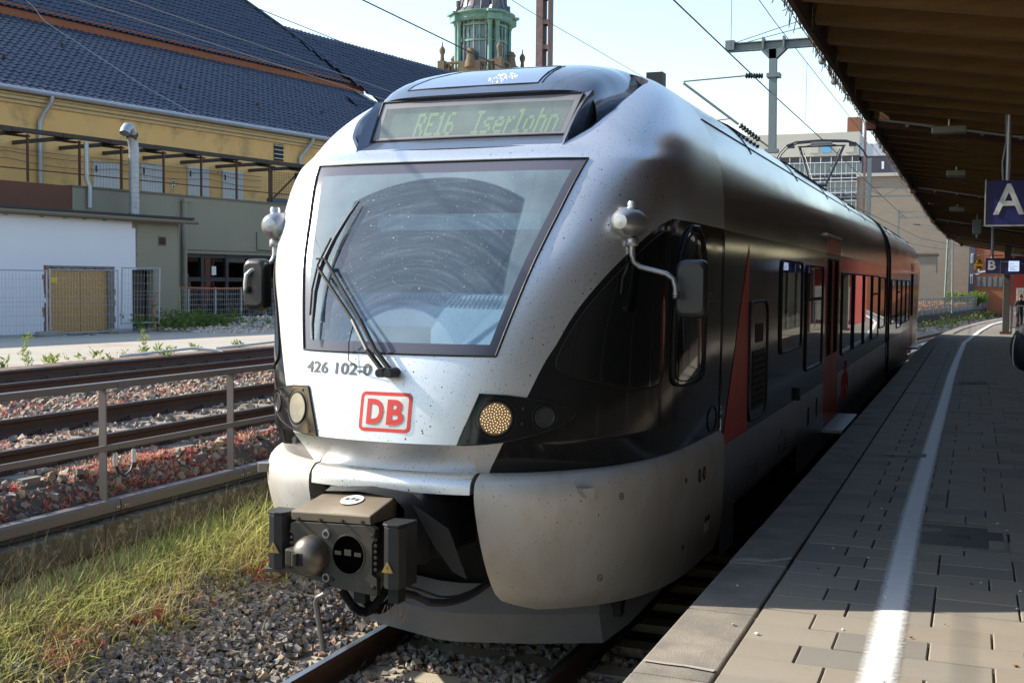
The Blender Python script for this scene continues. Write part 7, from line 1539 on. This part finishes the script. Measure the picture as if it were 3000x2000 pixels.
# far railing on the curved retaining wall, far track plants
fr2 = empty('far_railing', (1, 70, .8), 'grey railing on the curved retaining wall beyond the train', 'railing')
ysf = list(np.arange(46, 140, 2.0))
for a, b in zip(ysf[:-1], ysf[1:]):
    xa, xb = -2.75+cv(a), -2.75+cv(b)
    MB().bar((xa, a, .8), (xa, a, 1.78), .07).build('post', mast_g, fr2)
    for z in (1.76, 1.25): MB().bar((xa, a, z), (xb, b, z), .06 if z > 1.5 else .035).build('rail', mast_g, fr2)
    for t in (.33, .67): MB().bar((xa+(xb-xa)*t, a+2*t, .85), (xa+(xb-xa)*t, a+2*t, 1.76), .04).build('baluster', mast_g, fr2)
strip(MB(), [(-2.48,-.2),(-1.2,-.25)], 0, 46, 140, 2)
pp = []
for _ in range(1500): y = random.uniform(50, 110); pp.append((-2.2+cv(y)+random.gauss(0, .28), y, -.2+abs(random.gauss(0, .22))))
pp = np.array(pp); sprigs('verge_weeds', pp, rng.uniform(.1, .26, len(pp)), [(.06,.10,.025),(.09,.13,.03),(.12,.09,.04)], [(.14,.18,.05)], 'dark green weeds at the foot of the far retaining wall', 9, up=1.2)
pp = []
for _ in range(1500): y = random.uniform(48, 125); pp.append((random.uniform(-6.5, -2.9)+cv(y), y, 1.0))
pp = np.array(pp); sprigs('far_stonecrop', pp, rng.uniform(.15, .3, len(pp)), [(.45,.16,.09),(.5,.22,.12)], [(.55,.35,.2)], 'reddish plants between the far curved tracks', 8)
def bush(loc, r, n, label):
    e = empty('shrub', loc, label, 'shrub'); P = rng.normal(size=(n, 3)); P /= np.linalg.norm(P, axis=1)[:, None]; P *= (r*rng.random(n)**.4)[:, None]*np.array([1.6, 1.0, .75]); P += np.array(loc)+np.array([0, 0, r*.5])
    o = sprigs('foliage', P, rng.uniform(.1, .2, n), [(.10,.16,.03),(.15,.22,.04),(.19,.26,.05)], [(.26,.32,.08)], None, 8, up=1.3); o.parent = e; o.matrix_parent_inverse = parent_inv(e); del o['kind']
    if 'category' in o: del o['category']
    m_ = MB()
    for k in range(6): m_.tube([(loc[0]+wob(.2), loc[1]+wob(.2), loc[2]-.3), (loc[0]+wob(r), loc[1]+wob(.5*r), loc[2]+r*.7)], .03, 5)
    m_.build('stems', dark_wood, e)
bush((1.9, 96, 1.2), .6, 600, 'bright green shrub behind the far railing, left one'); bush((3.4, 98, 1.2), .6, 600, 'bright green shrub behind the far railing, right one')
# opposite side, out of view: dark building added to block low sky in train reflections
sb_ = empty('sky_blocker', (22, 20, 0), 'dark building added out of view to block low sky from the train side', 'building')
MB().b2((20, -25, 0), (30, 90, 9.5)).build('wall', pm('sky_blocker_dark', (.045,.03,.025), .9, var=.5, col2=(.03,.022,.02), vscale=1.5), sb_)
for y in np.arange(-22, 86, 6.0): w_ = MB().b2((19.92, y, 3.2), (20.0, y+2.2, 6.0)).build('window', off_gl, sb_); MB().b2((19.85, y-.15, 2.95), (20.0, y+2.35, 3.15)).build('sill', off_d, w_)
MB().b2((19.5, -25, 9.5), (30.5, 90, 9.9)).build('roof', off_d, sb_)
track(15.2, .0, -8, 150, 4.6, 30, .65, sl_conc, 'railway track on the far side of the platform', nclip=0)
